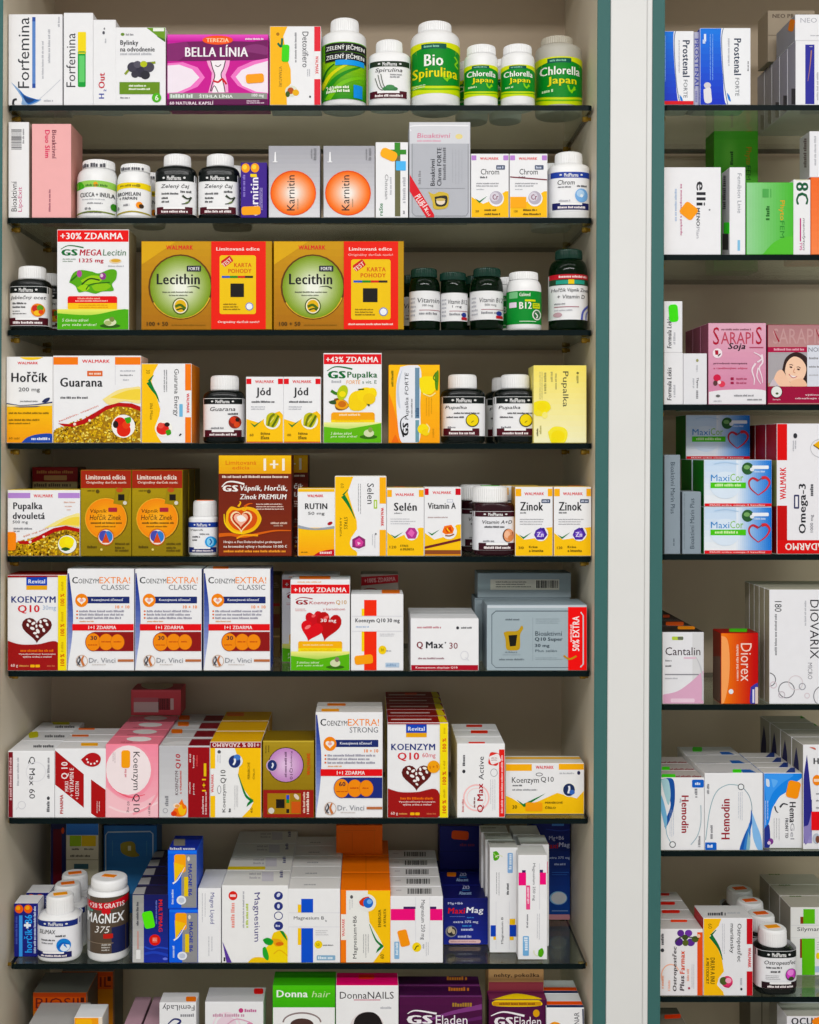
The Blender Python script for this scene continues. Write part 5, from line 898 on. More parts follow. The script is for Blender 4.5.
b = box('gold box with lilac disc over a red panel', (528, 236, 768, 602), 'g', [
    GR(528, 236, 768, 468, 'a98f38', '94792a', 4), R(528, 236, 768, 244, 'c8b050'), L(540, 260, 566, 300, 2, '5a4a18', True, .35), E(636, 352, 84, 84, '4a3a18'), EG(636, 352, 80, 80, 'c08ac0', 'e4c4e4', 4), T('Koenzym', 656, 288, 668, 360, '4a2a4a', -90), T('Q10', 652, 366, 668, 420, '4a2a4a', -90), L(630, 290, 640, 410, 1, '7a5a7a', True), E(572, 354, 28, 30, 'c8a8c8'), E(572, 354, 22, 26, '1f2f6a'), S([(570, 366), (576, 352), (572, 342)], 7, 'e8ecf4'), walmark(734, 294, 750, 400, 90, 'd2502a'),
    R(528, 470, 768, 602, '94221c'), R(550, 486, 706, 584, 'a07a2a'), R(590, 514, 630, 556, '17120c'), R(636, 490, 656, 584, 'b88a34', 2), R(638, 494, 652, 514, '2a4ac0', 2), R(638, 514, 652, 532, '2f8a35', 2), R(638, 560, 652, 580, '221a14', 2), R(662, 525, 704, 580, 'c85a2a', 2), E(686, 502, 16, 9, 'e0d0c0', 16, 50), E(568, 568, 14, 14, 'd4d0c8'), L(716, 480, 726, 584, 1, 'e8c8b8', True, .9, .02), L(732, 480, 744, 584, 1, 'f0dcd0', True, .9, .02)], .065, col='94792a', top='7a6220', side='7a6420')
V(305, 690, 5.46)
b = box('white and blue box with three orange discs on a dark blue band', (58, 122, 424, 694), 'g', cextra(58, 112, 366, 588, '60', 'STRONG', '1d2b78'), .037, side='2a3f9c', top='d8d4d0')
r_ = row(b, 2, .0385, 'white and blue boxes with a dark blue band', 'row of white boxes with a dark blue band')
sticker(b, 90, 104, 186, 117, 'f2a02a', 0, 'top', r=4); sticker(r_[1], 122, 74, 222, 86, 'e07a22', 0, 'top', r=4)
b = box('white and dark red pill heart box with yellow end strip, on the seventh shelf', (450, 178, 782, 696), 'g', [koenz(450, 0, 182, .925, '60mg', 0, ()), R(450, 178, 782, 186, '9a1c1c'), E(702, 418, 34, 34, 'f0a63a'), TA('1+1', 702, 418, 44, 16, 'c86a1a', -8, 1),
    R(736, 178, 782, 696, 'f6df12', 2), [[T('100 %', 750, 262+q, 770, 334+q, 'd2462a', 90, 1), L(754, 205+q, 766, 250+q, 1, 'd8b81a', True)] for q in (0, 180, 336)]], .046, top='8a1a18', side='d8c010', topart=[P([(736, 178), (782, 178), (752, 130), (724, 142)], 'e8d018'), R(470, 158, 690, 164, 'd8c0bc')])
r_ = row(b, 5, .0475, 'yellow striped pill heart boxes', 'row of dark red topped boxes')
sticker(r_[4], 545, 16, 610, 26, 'd8442a', 0, 'top', r=3)
V(440, 720, 5.119)
b = box('tall white box with sideways red lettering and red end strip', (88, 122, 332, 492), 'g', [
    RG(186, 392, 68, 68, 8, 'f4c4c4'), RG(186, 392, 50, 50, 4, 'f6d4d4'), R(302, 150, 332, 488, 'e0302c', 2), L(312, 180, 322, 470, 1, 'f4c4c4', True, .9, .02), T('Q Max', 190, 320, 226, 466, 'a81f2c', 90, 1), T('Active', 198, 186, 224, 302, '3a3a40', 90), E(122, 260, 8, 9, '33343a'), L(116, 178, 128, 240, 1, '55555a', True), RR(250, 165, 302, 230, 14, 'd83a34', 10), RR(254, 176, 308, 220, 10, 'f0ecec', -20), L(262, 190, 296, 210, 2, 'b08a8a'), RG(276, 266, 18, 20, 2, '8a8a90'), L(258, 300, 290, 465, 3, LG, True, .25), L(112, 400, 122, 465, 1, 'd08a8a', True), L(172, 390, 180, 465, 1, '8a5a5a', True)], .044, col='f0f0f1', side='e8e4e4')
r_ = row(b, 3, .0455, 'white boxes with red end strip', 'row of white boxes with red end strip')
sticker(r_[0], 146, 113, 230, 120, 'e8443a', 0, 'top', r=3); sticker(r_[1], 158, 54, 244, 68, 'ee3a22', 0, 'top', r=3); sticker(r_[2], 134, 25, 216, 36, 'd83a2a', 0, 'top', r=3)
b = box('wide yellow and white box, last on the seventh shelf', (335, 222, 738, 480), 'g', [
    P([(335, 386), (370, 400), (426, 436), (500, 416), (600, 372), (700, 400), (738, 362), (738, 480), (335, 480)], 'f9c61a'), R(337, 226, 470, 260, 'f8b51c'), R(608, 220, 736, 254, 'f8b51c'), walmark(490, 234, 582, 250), T('Koenzym', 368, 292, 506, 330, '222226', 0, 0), T('Q10', 516, 290, 582, 320, '222226'), RG(508, 278, 18, 9, 3, '55555a'), L(372, 330, 420, 338, 1, '44444a'), L(370, 352, 498, 360, 1, '8a8a90', False, .9, .02), L(612, 268, 690, 276, 1, LG), E(710, 270, 8, 10, '2a2a50'), E(660, 356, 36, 36, 'f0f0ea'), E(660, 356, 30, 32, '1f2f5a'), S([(656, 374), (662, 352), (660, 336)], 10, 'e8ecf4'), E(676, 368, 14, 12, '3a6ac0'),
    P([(392, 406), (426, 428), (540, 374), (430, 444)], '1f7a3a'), RR(438, 420, 524, 464, 6, 'f7a51c'), T('30', 370, 434, 394, 452, '6a5a14', 0, 1), T('PERNÍKOVÉ', 538, 414, 628, 426, '5a4a12', 0, 1), T('ČÍSLO', 538, 438, 592, 452, '5a4a12', 0, 1)], .045, .018, top='e8e4da', topart=[R(335, 190, 738, 200, 'f0b82a')], side='e8b82a')
# ================================================================== eighth shelf
V(0, 815, 6.4)
b = box('navy box with two orange balls and sideways blue lettering', (90, 566, 243, 914), 'h', [
    E(122, 602, 27, 28, 'e8641c'), E(116, 596, 14, 14, 'f6a83a'), E(180, 602, 27, 28, 'e8641c'), E(176, 594, 14, 14, 'f6a83a'), R(122, 644, 144, 912, '4a9ae8', 3), T('horčík+B6', 154, 640, 206, 886, '3fa0f0', 90, 1), R(154, 700, 198, 716, 'f0f4fa', 2), R(168, 688, 182, 728, 'f0f4fa', 2), L(216, 585, 230, 890, 1, 'c8d4f0', True, .9, .02), L(98, 650, 112, 890, 1, '4a5ab0', True)], .036, .022, col='1c1f78', top='ececee', side='e4e4e8')
dup(b, .006, .045, 0, 'navy box with white top behind the two orange balls box')
q = bottle('white bottle with blue swirl disc, front of the capped bottles', (250, 522), (300, 478, 472, 612), 948, 'h', 650, shape=2.7, asp=.9, lab=(676, 916, 'eeeef2'), art=medlab(250, 522, 680, 716, 0, '1d2f7c', '1c1f5c', 'SILIMAX', 735, 762, 280, 386, [
    L(386, 768, 456, 780, 1, '44444a'), L(294, 796, 386, 806, 1, '55555a'), L(296, 816, 376, 826, 1, GRY), E(436, 834, 44, 44, '2a7fd0'), E(444, 846, 30, 26, 'e4eef8'), S([(404, 850), (430, 820), (470, 830)], (20, 4), '1f5fb8'), S([(440, 826), (456, 850)], (14, 3), '2a7fd0')], (260, 876, 484, 912)), dy=0)
r_ = brow(q, 3, .047, 'white bottles with blue swirl disc', 'white bottles with orange cap stickers')
for k, o in enumerate(r_): capsticker(o, 'f2a21c' if k == 0 else 'ee7a1c', 18, .5, .28)
V(90, 815, 5.85)
q = bottle('white lidded tub with dark label and red band', (-12, 229), (8, 325, 218, 415), 862, 'h', 450, lab=(484, 812, '3a342f'), rib=False, name='powder_tub', cat='tub', art=[
    R(-12, 484, 229, 812, '55483c', 10), R(-12, 484, 20, 812, '8a8a88', 4), R(150, 660, 229, 812, '1d2450', 6), P([(-12, 505), (60, 516), (140, 512), (229, 488), (229, 530), (140, 556), (60, 558), (-12, 545)], 'c81f2a'), T('+20 % GRATIS', 18, 518, 214, 546, 'f4e4e4', 0, 1), L(0, 556, 50, 570, 1, '6aa89a'), E(120, 566, 26, 18, 'c8242a'), T('MAGNEX', 0, 576, 214, 634, 'f2f2f2', 0, 1, .1), T('375', 52, 650, 142, 690, 'e8e4e0', 0, 0, .25), RR(104, 694, 158, 722, 5, 'b82a24'), L(94, 754, 156, 800, 3, 'c8c4be'), R(-12, 748, 160, 752, '8a7a6a', 8)], dy=0)
capsticker(q, 'ee8a1c', -15, .38, .2)
b = box('slim silver and deep blue box with a green sticker', (247, 466, 460, 886), 'h', [
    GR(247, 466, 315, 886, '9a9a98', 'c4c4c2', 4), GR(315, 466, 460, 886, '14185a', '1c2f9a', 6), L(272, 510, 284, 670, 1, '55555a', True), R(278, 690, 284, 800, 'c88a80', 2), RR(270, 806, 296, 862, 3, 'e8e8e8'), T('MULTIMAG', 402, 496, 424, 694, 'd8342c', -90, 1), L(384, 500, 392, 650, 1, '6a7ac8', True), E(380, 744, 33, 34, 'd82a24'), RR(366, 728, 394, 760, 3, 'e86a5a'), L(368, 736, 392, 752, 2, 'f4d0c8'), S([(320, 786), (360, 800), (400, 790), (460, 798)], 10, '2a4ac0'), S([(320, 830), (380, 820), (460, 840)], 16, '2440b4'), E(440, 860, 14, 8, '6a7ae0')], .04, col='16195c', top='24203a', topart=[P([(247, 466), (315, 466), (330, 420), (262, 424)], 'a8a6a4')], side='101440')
sticker(b, 312, 568, 374, 672, '6ae82c', -12, r=16)
r_ = row(b, 5, .042, 'silver and deep blue boxes', 'row of silver and deep blue boxes')
for q, (x, y) in zip(r_[1:3], ((396, 445), (412, 395))): sticker(q, x-12, y-14, x+12, y+10, 'd8341c', 0, 'top', r=4)
def mag(y0, y1):
    def A(t): return y0+(t-552)/(886-552)*(y1-y0)
    return [R(458, y0, 572, y1, '1f5fe0', 6), R(540, A(575), 632, y1, '8f8f92', 4), R(458, y0, 632, A(570), '2a74ee', 6), RR(498, A(574), 566, A(680), 14, 'f9a81c'), P([(496, A(620)), (560, A(640)), (500, A(740))], 'f4c51c'), S([(490, A(745)), (520, A(720)), (560, A(650))], (10, 3), 'eef0f4'), R(556, A(706), 580, A(820), 'e8c81c', 2), T('MAGNE B6', 580, A(630), 602, A(816), '2a3a9a', -90, 1), E(540, A(842), 28, 26, 'e8ecf4'), E(540, A(842), 18, 16, 'c4ccdc'), L(482, A(780), 494, A(870), 1, 'c8d8f8', True), E(582, A(600), 8, 14, 'e0d8d0')]
lo = box('blue and grey box with orange tablet, lower of the two stacked', (462, 552, 632, 886), 'h', mag(552, 886), .066, col='1f52d0', top='1a3fb0', side='6a6c72')
hi = box('blue and grey box with orange tablet, upper of the two stacked', (455, 206, 626, 550), 'h', [(c, [(x-.9, y-(552-208)/5.85*1.0+0) for x, y in v], f, s_) for c, v, f, s_ in flat(mag(552, 886))], .07, on=lo, col='1f52d0', top='1a2f9a', side='2450c4', topart=[L(466, 190, 612, 208, 1, 'e4e8f4', False, .9, .02), R(490, 140, 556, 180, '8a8478')])
V(185, 820, 4.964)
box('slim white box with violet upright lettering on the eighth shelf', (65, 340, 178, 727), 'h', [T('Magne Liquid', 120, 362, 146, 524, '3a3f8a', -90, 0), L(84, 365, 112, 520, 2, LG, True, .25), L(116, 590, 146, 700, 2, LG, True, .3)], .085, top='dcdcde')
b = box('large white box with yellow flowers and violet lettering', (183, 326, 512, 727), 'h', [
    E(238, 378, 22, 24, 'd8302a'), R(224, 372, 252, 384, 'f4d8d8', 2), T('Magnesium', 336, 360, 372, 618, '3a2f78', -90, 0, -.1), L(286, 356, 294, 610, 1, 'a8a8b0', True), L(228, 416, 246, 580, 1, 'e8a098', True), L(302, 420, 314, 558, 1, 'b8cc5a', True), E(464, 378, 22, 22, '27317a'), E(464, 432, 22, 22, '27317a'), RG(464, 482, 22, 22, 4, '27317a'), E(464, 534, 23, 23, '27317a'), L(450, 528, 478, 540, 1, 'c8cce4'), E(464, 374, 8, 12, 'd4d8ec', 12, 30), E(464, 432, 7, 12, 'd4d8ec'), 
    P([(186, 615), (232, 725), (206, 725)], '5a3a9a'), T('1', 192, 698, 200, 718, K, 0, 1), PS([(440, 570), (480, 560), (512, 600), (512, 680), (460, 660), (430, 610)], 'f2d01c'), PS([(400, 650), (440, 620), (500, 650), (512, 727), (420, 727)], 'f4da22'), PS([(430, 600), (470, 605), (490, 630), (450, 640)], 'e8a81c'), E(470, 628, 20, 10, 'd8701c'), PS([(310, 727), (340, 700), (390, 700), (420, 727)], 'f0c81c'), PS([(386, 606), (410, 596), (438, 612), (428, 634), (400, 628)], '2f9a3a'), PS([(386, 650), (400, 645), (416, 690), (410, 714), (388, 690)], '3aa840'), PS([(470, 560), (490, 565), (508, 610), (490, 590)], '2f8a35'), S([(440, 680), (470, 660), (510, 690)], 5, 'e8b81c')], .066, col='f0f0f0', top='e2e0dc', topart=[L(320, 262, 380, 300, 2, 'b8b4b8'), L(470, 246, 486, 292, 1, '6a6a8a', True), R(382, 258, 440, 304, 'd0ccd4', 3)])
r_ = row(b, 4, .0665, 'large white boxes with yellow flowers', 'row of white boxes with yellow flowers')
sticker(r_[1], 206, 232, 398, 246, 'e8cc1c', 0, 'top', r=3, name='yellow_strip')
b = box('white box with royal blue cross strip and yellow dot', (512, 342, 770, 730), 'h', [
    R(577, 394, 636, 466, '1450c8', 2), R(577, 548, 636, 730, '1450c8', 2), R(560, 424, 577, 466, 'f4c81c', 2), R(560, 548, 577, 636, 'f4c81c', 2), T('Magnesium B', 540, 486, 690, 508, '2c2c34', 0, 0), T('6', 696, 504, 704, 514, '2c2c34'), R(514, 466, 768, 468, 'dcdce2'), R(514, 540, 768, 542, 'dcdce2'), L(648, 560, 720, 592, 3, GRY, False, .25), E(662, 634, 20, 21, 'f4d61c'), T('50', 652, 628, 668, 642, '5a4a10'), L(684, 634, 754, 640, 1, '55555a'), RR(654, 690, 746, 716, 4, '8ab0cc'), L(660, 696, 740, 710, 1, 'e0ecf4')], .05, col='efeff0', top='e2e0de', topart=[L(590, 318, 650, 324, 1, '9a9aa0')])
row(b, 5, .0505, 'white boxes with royal blue cross strip', 'row of white boxes with blue cross')
V(325, 820, 4.818)
b = box('orange and yellow box with blue and red drop print', (75, 338, 316, 706), 'h', [
    R(75, 338, 102, 706, 'f07f22', 2), R(102, 340, 316, 706, 'eeeeea', 4), P([(206, 340), (316, 340), (316, 706), (232, 706), (262, 660), (284, 626), (250, 560), (214, 500), (206, 420)], 'f9c61a'), R(75, 460, 102, 590, 'f2efe8', 2), walmark(82, 482, 95, 572, 90), T('Magnesium+B6', 134, 468, 158, 684, '2a2a2e', 90), E(128, 372, 7, 9, '55555a'), L(118, 385, 140, 440, 2, LG, True, .3), E(204, 402, 42, 44, 'ecece8'), PS([(164, 396), (184, 376), (214, 372), (200, 396), (190, 420), (170, 412)], 'd2401c'), E(208, 402, 24, 26, '2a6ac8'), E(214, 396, 12, 12, '7ab0ec'), T('ENERGIA', 256, 436, 270, 524, '6a5a14', 90, 1), T('A VITALITA', 282, 432, 294, 524, '6a5a14', 90, 1), S([(214, 510), (232, 560), (250, 596), (278, 622)], (2, 12), '1f7a3a'), P([(284, 622), (246, 656), (252, 636), (268, 618)], '1f7a3a'), L(184, 560, 218, 684, 3, GRY, True, .25), T('60', 266, 662, 284, 684, '6a5a14', 90)], .078, col='f07f22', top='ee7a20', topart=[R(196, 200, 199, 338, 'cf6418', 2), R(80, 258, 314, 261, 'cf6418')])
r_ = row(b, 3, .0795, 'orange and yellow boxes', 'row of orange boxes')
box('orange box lying on top of the orange row', (54, 26, 277, 172), 'h', [R(90, 50, 246, 53, 'c05a22'), R(130, 60, 133, 160, 'c05a22', 2), R(236, 40, 239, 165, 'c86428', 2), R(54, 60, 128, 63, 'c86428')], .07, .165, on=r_[1], col='d2642a', top='b84e1c')
V(325, 820, 4.818)
b = box('white box with bright pink cross strip and an orange sticker', (315, 368, 568, 706), 'h', [
    R(317, 432, 434, 490, 'ec1f7c', 3), R(506, 432, 566, 490, 'ec1f7c', 3), R(378, 420, 436, 432, '3a1f5a', 3), R(506, 420, 536, 432, '3a1f5a', 3), T('Magnesium 250 mg', 458, 386, 482, 588, '55555c', -90), R(436, 372, 438, 600, 'dcdce2', 2), R(504, 372, 506, 600, 'dcdce2', 2), E(442, 626, 22, 24, 'f4d61c'), S([(432, 640), (442, 622), (452, 620)], 5, '4a4a1a'), RR(334, 598, 358, 686, 4, '8ab4d8'), L(340, 604, 352, 680, 1, 'e0ecf4', True), L(486, 600, 506, 676, 2, LG, True, .3), L(470, 610, 478, 640, 1, LG, True)], .042, col='efeff1', top='e4e2e2', topart=[BC(398, 330, 512, 356), L(342, 336, 370, 342, 1, 'c0bcc0')])
sticker(b, 356, 538, 402, 622, 'f79a1c', -14, r=10)
row(b, 5, .0432, 'white boxes with bright pink cross strip', 'row of white boxes with pink cross')
V(325, 820, 4.818)
mx = [T('Mg+B6', 592, 396, 664, 410, 'c8ccec', 0, 1), T('Maxi', 592, 424, 676, 452, 'd8282c', 0, 1, .1), T('Mag', 680, 420, 764, 458, 'eef0f8', 0, 1, .1), L(600, 464, 694, 468, 1, '6a7ac8'), L(684, 468, 730, 474, 1, '4a8ad8'), T('extra 375 mg', 618, 486, 738, 502, 'd4d8f0', 0, 1), L(662, 508, 718, 516, 1, '4a9ae0'), L(656, 524, 714, 536, 1, 'c8ccec', False, .9, .02), E(608, 540, 28, 28, '8a8a94'), E(610, 540, 22, 22, '2a2a34'), E(602, 532, 10, 16, 'd8c8a8', 14, 20), E(618, 540, 8, 14, 'c8b898', 14, -20), L(640, 558, 704, 570, 1, 'c8ccec', False, .9, .02), RR(596, 580, 750, 598, 8, 'e8c4c4'), L(606, 585, 738, 593, 1, 'c89a9a')]
b = box('dark blue box with red and white slanted lettering', (570, 378, 786, 606), 'h', [GR(570, 378, 786, 606, '141a66', '1d2b92', 5), mx], .058, .068, col='181f74', top='12165a', side='0f1448', topart=[T('2x5', 662, 310, 696, 332, 'c8ccec', 0, 1), T('Abucent', 646, 344, 706, 360, 'a8c4ec', 0, 1), L(660, 336, 700, 340, 1, '4a9ae0')])
r_ = row(b, 3, .06, 'dark blue red lettered boxes', 'row of dark blue boxes')
sticker(r_[1], 588, 252, 632, 272, 'f28a1c', 0, 'top', r=5); sticker(r_[2], 572, 206, 612, 222, 'e8622a', 0, 'top', r=4)
d = box('dark blue box with torn orange sticker lying on the dark blue row', (553, 30, 762, 186), 'h', [L(650, 112, 724, 126, 1, '6a2a44'), R(553, 150, 762, 153, '0f1448')], .06, .2, on=r_[2], col='14195c', top='0f1350')
sticker(d, 610, 52, 692, 94, 'd8542a', 4, r=12)
V(435, 815, 4.964)
b = box('tall slim white box with green leaf and royal blue cross strip', (272, 162, 411, 684), 'h', [
    PS([(288, 184), (306, 180), (320, 200), (312, 222), (292, 224)], '5aa82c'), S([(290, 188), (312, 214)], 4, 'a8d87a'), RG(318, 216, 22, 18, 5, 'e4e8c8', 20, 200, 330), RR(360, 188, 386, 288, 5, '8ab0dc'), L(366, 194, 380, 282, 1, 'e0ecf8', True), R(276, 548, 302, 604, '1440b4', 2), R(370, 546, 411, 604, '1440b4', 2), R(370, 516, 398, 546, 'f2c41c', 2), R(290, 604, 302, 620, 'f2c41c', 2), R(370, 604, 390, 622, 'f2c41c', 2), T('Magnesium B', 328, 508, 342, 640, '3a3a42', 90), R(302, 430, 304, 668, 'dcdce2', 2), R(368, 430, 370, 668, 'dcdce2', 2), L(304, 285, 328, 415, 2, GRY, True, .25), L(356, 340, 366, 412, 1, '55555a', True)], .036, .038, col='eeeef0', top='c8c6c0', topart=[L(280, 118, 370, 150, 2, '8a8a80', False, .4)], side='e0dedc')
r_ = [b]
tag(b.o, None, None, 'tall slim white boxes')
dup(b, -.003, .038, 0, 'tall slim white box directly behind the one with the royal blue cross', 'tall slim white boxes'); dup(b, -.006, .076, 0, 'rearmost tall slim white box behind the royal blue cross box', 'tall slim white boxes')
b = box('tall slim white box with green leaf and bright pink cross strip', (413, 200, 557, 719), 'h', [
    R(415, 286, 452, 350, 'ec1f7c', 2), R(520, 286, 551, 346, 'ec1f7c', 2), R(432, 274, 450, 286, '3a1f5a', 2), R(520, 272, 536, 286, '3a1f5a', 2), T('Magnesium 250 mg', 482, 240, 498, 426, '55555c', -90), RR(452, 350, 472, 470, 2, 'e8508a'), L(457, 360, 467, 460, 1, 'f8d0e0', True), R(518, 240, 520, 470, 'd4d4da', 2), RR(436, 602, 466, 700, 5, '7ab0dc'), L(442, 608, 460, 694, 1, 'e0ecf8', True), L(506, 490, 526, 630, 2, LG, True, .3), L(454, 494, 462, 570, 1, GRY, True), PS([(514, 672), (532, 662), (540, 685), (528, 706), (512, 698)], '5aa82c'), RG(510, 680, 22, 22, 5, 'e4e8c8', 20, 90, 200)], .048, .012, col='f0f0f2', top='e0dedc', side='e6e4e4')
tag(b.o, None, None, 'tall slim boxes with pink cross')
dup(b, .01, .05, 0, 'tall slim white box directly behind the bright pink cross one', 'tall slim boxes with pink cross'); dup(b, .004, .1, 0, 'rearmost tall slim white box behind the bright pink cross one', 'tall slim boxes with pink cross')
b = box('tall dark blue box with white tablet at the back corner of the eighth shelf', (480, 8, 671, 524), 'h', [GR(480, 8, 686, 524, '141c62', '1c4aa0', 6), R(580, 42, 640, 54, '4a7ac0'), S([(550, 70), (620, 78), (686, 70)], 5, '2a3f9a'), T('Mg+B6', 566, 104, 640, 130, 'c8ccec', 0, 0), T('Maxi', 540, 140, 612, 166, 'c0282c', 0, 1, .1), T('Mag', 614, 136, 670, 166, 'c8ccec', 0, 1, .1), T('extra 375 mg', 560, 206, 670, 222, 'b8c4e8', 0, 1), L(592, 240, 664, 250, 1, 'b8c4e8'), R(580, 284, 664, 288, '3a6ac0'), R(580, 296, 656, 299, '3a6ac0'), E(612, 414, 44, 34, '8ac0e8'), E(614, 414, 38, 30, 'dcdfe4'), R(580, 476, 660, 480, '8ab0dc'), RR(560, 496, 670, 522, 6, 'd89aa4')], .06, .17, col='1a2468')
V(0, 815, 6.4)
b = box('tall navy and dark red box at the back of the eighth shelf', (325, 40, 425, 560), 'h', [R(340, 90, 395, 560, '5a101c', 4), R(325, 40, 425, 90, '1a1c40'), E(402, 100, 10, 20, 'c84a1c')], .06, .19, col='1c2050')
b = box('beige and blue box with green and yellow panels at the back', (422, 40, 632, 420), 'h', [GR(422, 40, 632, 128, '3a72ba', '2c62aa', 3), R(422, 128, 632, 660, 'c4bca4'), RR(446, 132, 520, 200, 4, '8aa82c'), RR(522, 132, 614, 200, 4, 'c8a82c'), L(460, 212, 510, 224, 1, '4a443a', False, .9, .02), L(540, 212, 600, 224, 1, '4a443a', False, .9, .02), L(450, 254, 600, 268, 1, '5a5448'), R(422, 284, 632, 288, '8a826c'), RR(474, 312, 566, 345, 3, '3a5a62')], .06, .18, col='9a917a')
V(90, 815, 5.85)
b = box('tall steel blue box with silver frame and gold emblem at the back', (80, 62, 392, 460), 'h', [GR(80, 62, 392, 460, '2c5f94', '3a74aa', 4), S([(92, 420), (92, 118), (104, 100), (352, 96), (368, 110), (368, 420)], 7, 'a8b4bc', 1), R(130, 150, 134, 240, '4a7a9a', 2), R(330, 150, 334, 240, '4a7a9a', 2), PS([(178, 170), (200, 158), (240, 154), (264, 170), (268, 210), (290, 236), (250, 246), (210, 236), (182, 214)], '8a7a2c/f'), R(222, 180, 240, 208, 'c8c0a0', 2)], .05, .2, col='1f4a78')
# ================================================================== ninth shelf (cut by the lower edge of the frame)
V(0, 940, 8.19)
a1 = box('grey topped orange box with large brown capitals', (270, 430, 716, 1330), 'i', [R(270, 434, 706, 620, 'c8561c'), R(270, 434, 706, 466, 'b84418'), T('BIOSIL', 292, 474, 690, 560, '6a1f1c', 0, 0), R(270, 580, 706, 1330, 'c87a2c'), R(706, 430, 716, 1330, '55524c', 2), RR(660, 470, 690, 510, 3, '4a1a14')], .075, .09, col='b8662a', top='77756f', side='55514a')
a2 = dup(a1, .026, .078, .012, 'grey topped orange box at the back, half covered by the one with large capitals')
a2.o.location.z -= .012; a2.z1 -= .012; a2.z0 -= .012
sticker(a2, 670, 300, 750, 325, 'd83a22', -12, 'top')
box('grey white box in front of the brown capitals box', (215, 720, 640, 1330), 'i', [L(240, 760, 560, 800, 1, GRY)], .085, 0, col='c8c6c4', top='b4b2b0')
V(0, 955, 2.56)
box('small yellow and white box beside the brown capitals box', (190, 160, 262, 420), 'i', [P([(190, 160), (252, 160), (252, 420), (190, 420)], 'f2a01c'), RR(194, 164, 236, 220, 6, 'f8b828')], .045, 0, col='e8dccc', top='ececee', side='e0ded8')
for x, lb in ((312, 'slim pinkish box lying deep, beside the yellow and white box'), (362, 'slim pinkish box lying deep, beside the white box with upside down lettering')):
    box(lb, (x, 190, x+44, 420), 'i', [L(x+6, 205, x+38, 240, 3, 'a87a8a')], .11, 0, col='c8a4b0', top='bc98a4', side='8a6a74')
b = box('white box with upside down black lettering and blue stroke', (408, 122, 502, 420), 'i', [T('FemiLady', 416, 124, 498, 142, '3a3a42', 180, 0), L(462, 150, 498, 158, 1, GRY), S([(430, 177), (446, 164), (462, 170), (440, 190), (410, 220)], (3, 8), '2a2f6a')], .035, 0, col='ececee', top='e0dede')
sticker(b, 476, 107, 502, 119, 'ef7a1c', 0, 'top')
b = box('white box with pale pink print and a red sticker', (525, 120, 674, 420), 'i', [E(580, 180, 26, 24, 'ead4e0'), RG(580, 180, 36, 34, 4, 'f0dce6'), L(545, 150, 640, 158, 1, 'c89ab0'), E(617, 142, 6, 6, 'c0407a'), L(626, 138, 662, 146, 1, 'c0709a'), S([(560, 200), (600, 165), (640, 172)], 3, 'dca8c0'), E(640, 178, 8, 6, 'd890b0')], .05, 0, col='ececee', top='c8c6c8')
sticker(b, 650, 86, 674, 100, 'e02a2a', 0, 'top')
V(300, 955, 2.56)
def eye(x, y, w): return [RG(x, y, w, w*.45, w*.06, '3a2a2c'), E(x, y+4, w*.5, w*.28, '4a3430'), E(x, y+3, w*.26, w*.2, '17100f')]
box('green and white box with an eye print', (-70, 78, 90, 420), 'i', [GR(-70, 78, 90, 136, '5ac22c', '4aae28', 3), R(-70, 134, 90, 420, 'efefef'), T('Donna', -60, 90, 20, 108, 'f4faf0', 0, 1), T('hair', 30, 92, 78, 108, 'c8e8a8', 0, 0, .2), RG(5, 172, 50, 26, 4, '8a7a7a', 24, 180, 360), E(5, 178, 30, 16, '4a3430')], .05, 0, col='4fb22a', top='44a024')
b = box('white and pink box with dark round print', (92, 78, 252, 420), 'i', [T('DonnaNAILS', 102, 94, 240, 112, '2f2a30', 0, 0), R(138, 114, 206, 116, 'c0406a'), L(206, 132, 240, 138, 1, LG), E(172, 185, 44, 40, 'e4dcdc'), PS([(136, 200), (140, 165), (160, 148), (190, 148), (208, 168), (210, 200)], '1c1718')], .045, 0, col='f0f0f1', top='e0246c')
sticker(b, 150, 50, 190, 62, 'd8382c', 0, 'top', r=3)
V(300, 955, 2.56)
def elad(x0, x1, y0, arch):
    w = x1-x0
    return [GR(x0, y0, x1, y0+120, '4a0f3f', '3a0c34', 3), S([(x0+w*.05, y0+42), (x0+w*.3, y0+34), (x0+w*.55, y0+44)], (2, 6), 'f0ecf0') if arch else S([(x0+w*.1, y0+42), (x0+w*.2, y0+34), (x0+w*.45, y0+42)], (2, 5), 'f0ecf0'), T('GS', x0+w*.09, y0+46, x0+w*.4, y0+68, 'f0ecf0', 0, 2), T('Eladen', x0+w*.44, y0+46, x0+w*.82, y0+70, 'f0ecf0', 0, 0)]
b = box('wide purple box with white lettering on the ninth shelf', (254, 108, 467, 420), 'i', [GR(254, 108, 467, 228, '4a0f3f', '3a0c34', 3), S([(300, 177), (380, 150), (467, 132)], (3, 14), '7a3a7a'), S([(320, 185), (400, 172), (467, 160)], (2, 10), '5a1f5a'), elad(254, 467, 108, False)[1:], L(390, 122, 440, 132, 1, 'a07a3a')], .036, 0, col='400d38', top='3a0f38', side='2a0a26', topart=[L(380, 82, 440, 92, 1, 'c87a3a'), R(254, 104, 467, 107, '7a3a74')])
r_ = row(b, 2, .038, 'wide purple boxes', 'row of wide purple boxes')
sticker(r_[1], 270, 100, 306, 106, 'c8a0b0', 0, 'top', r=2)
V(440, 880, 4.55)
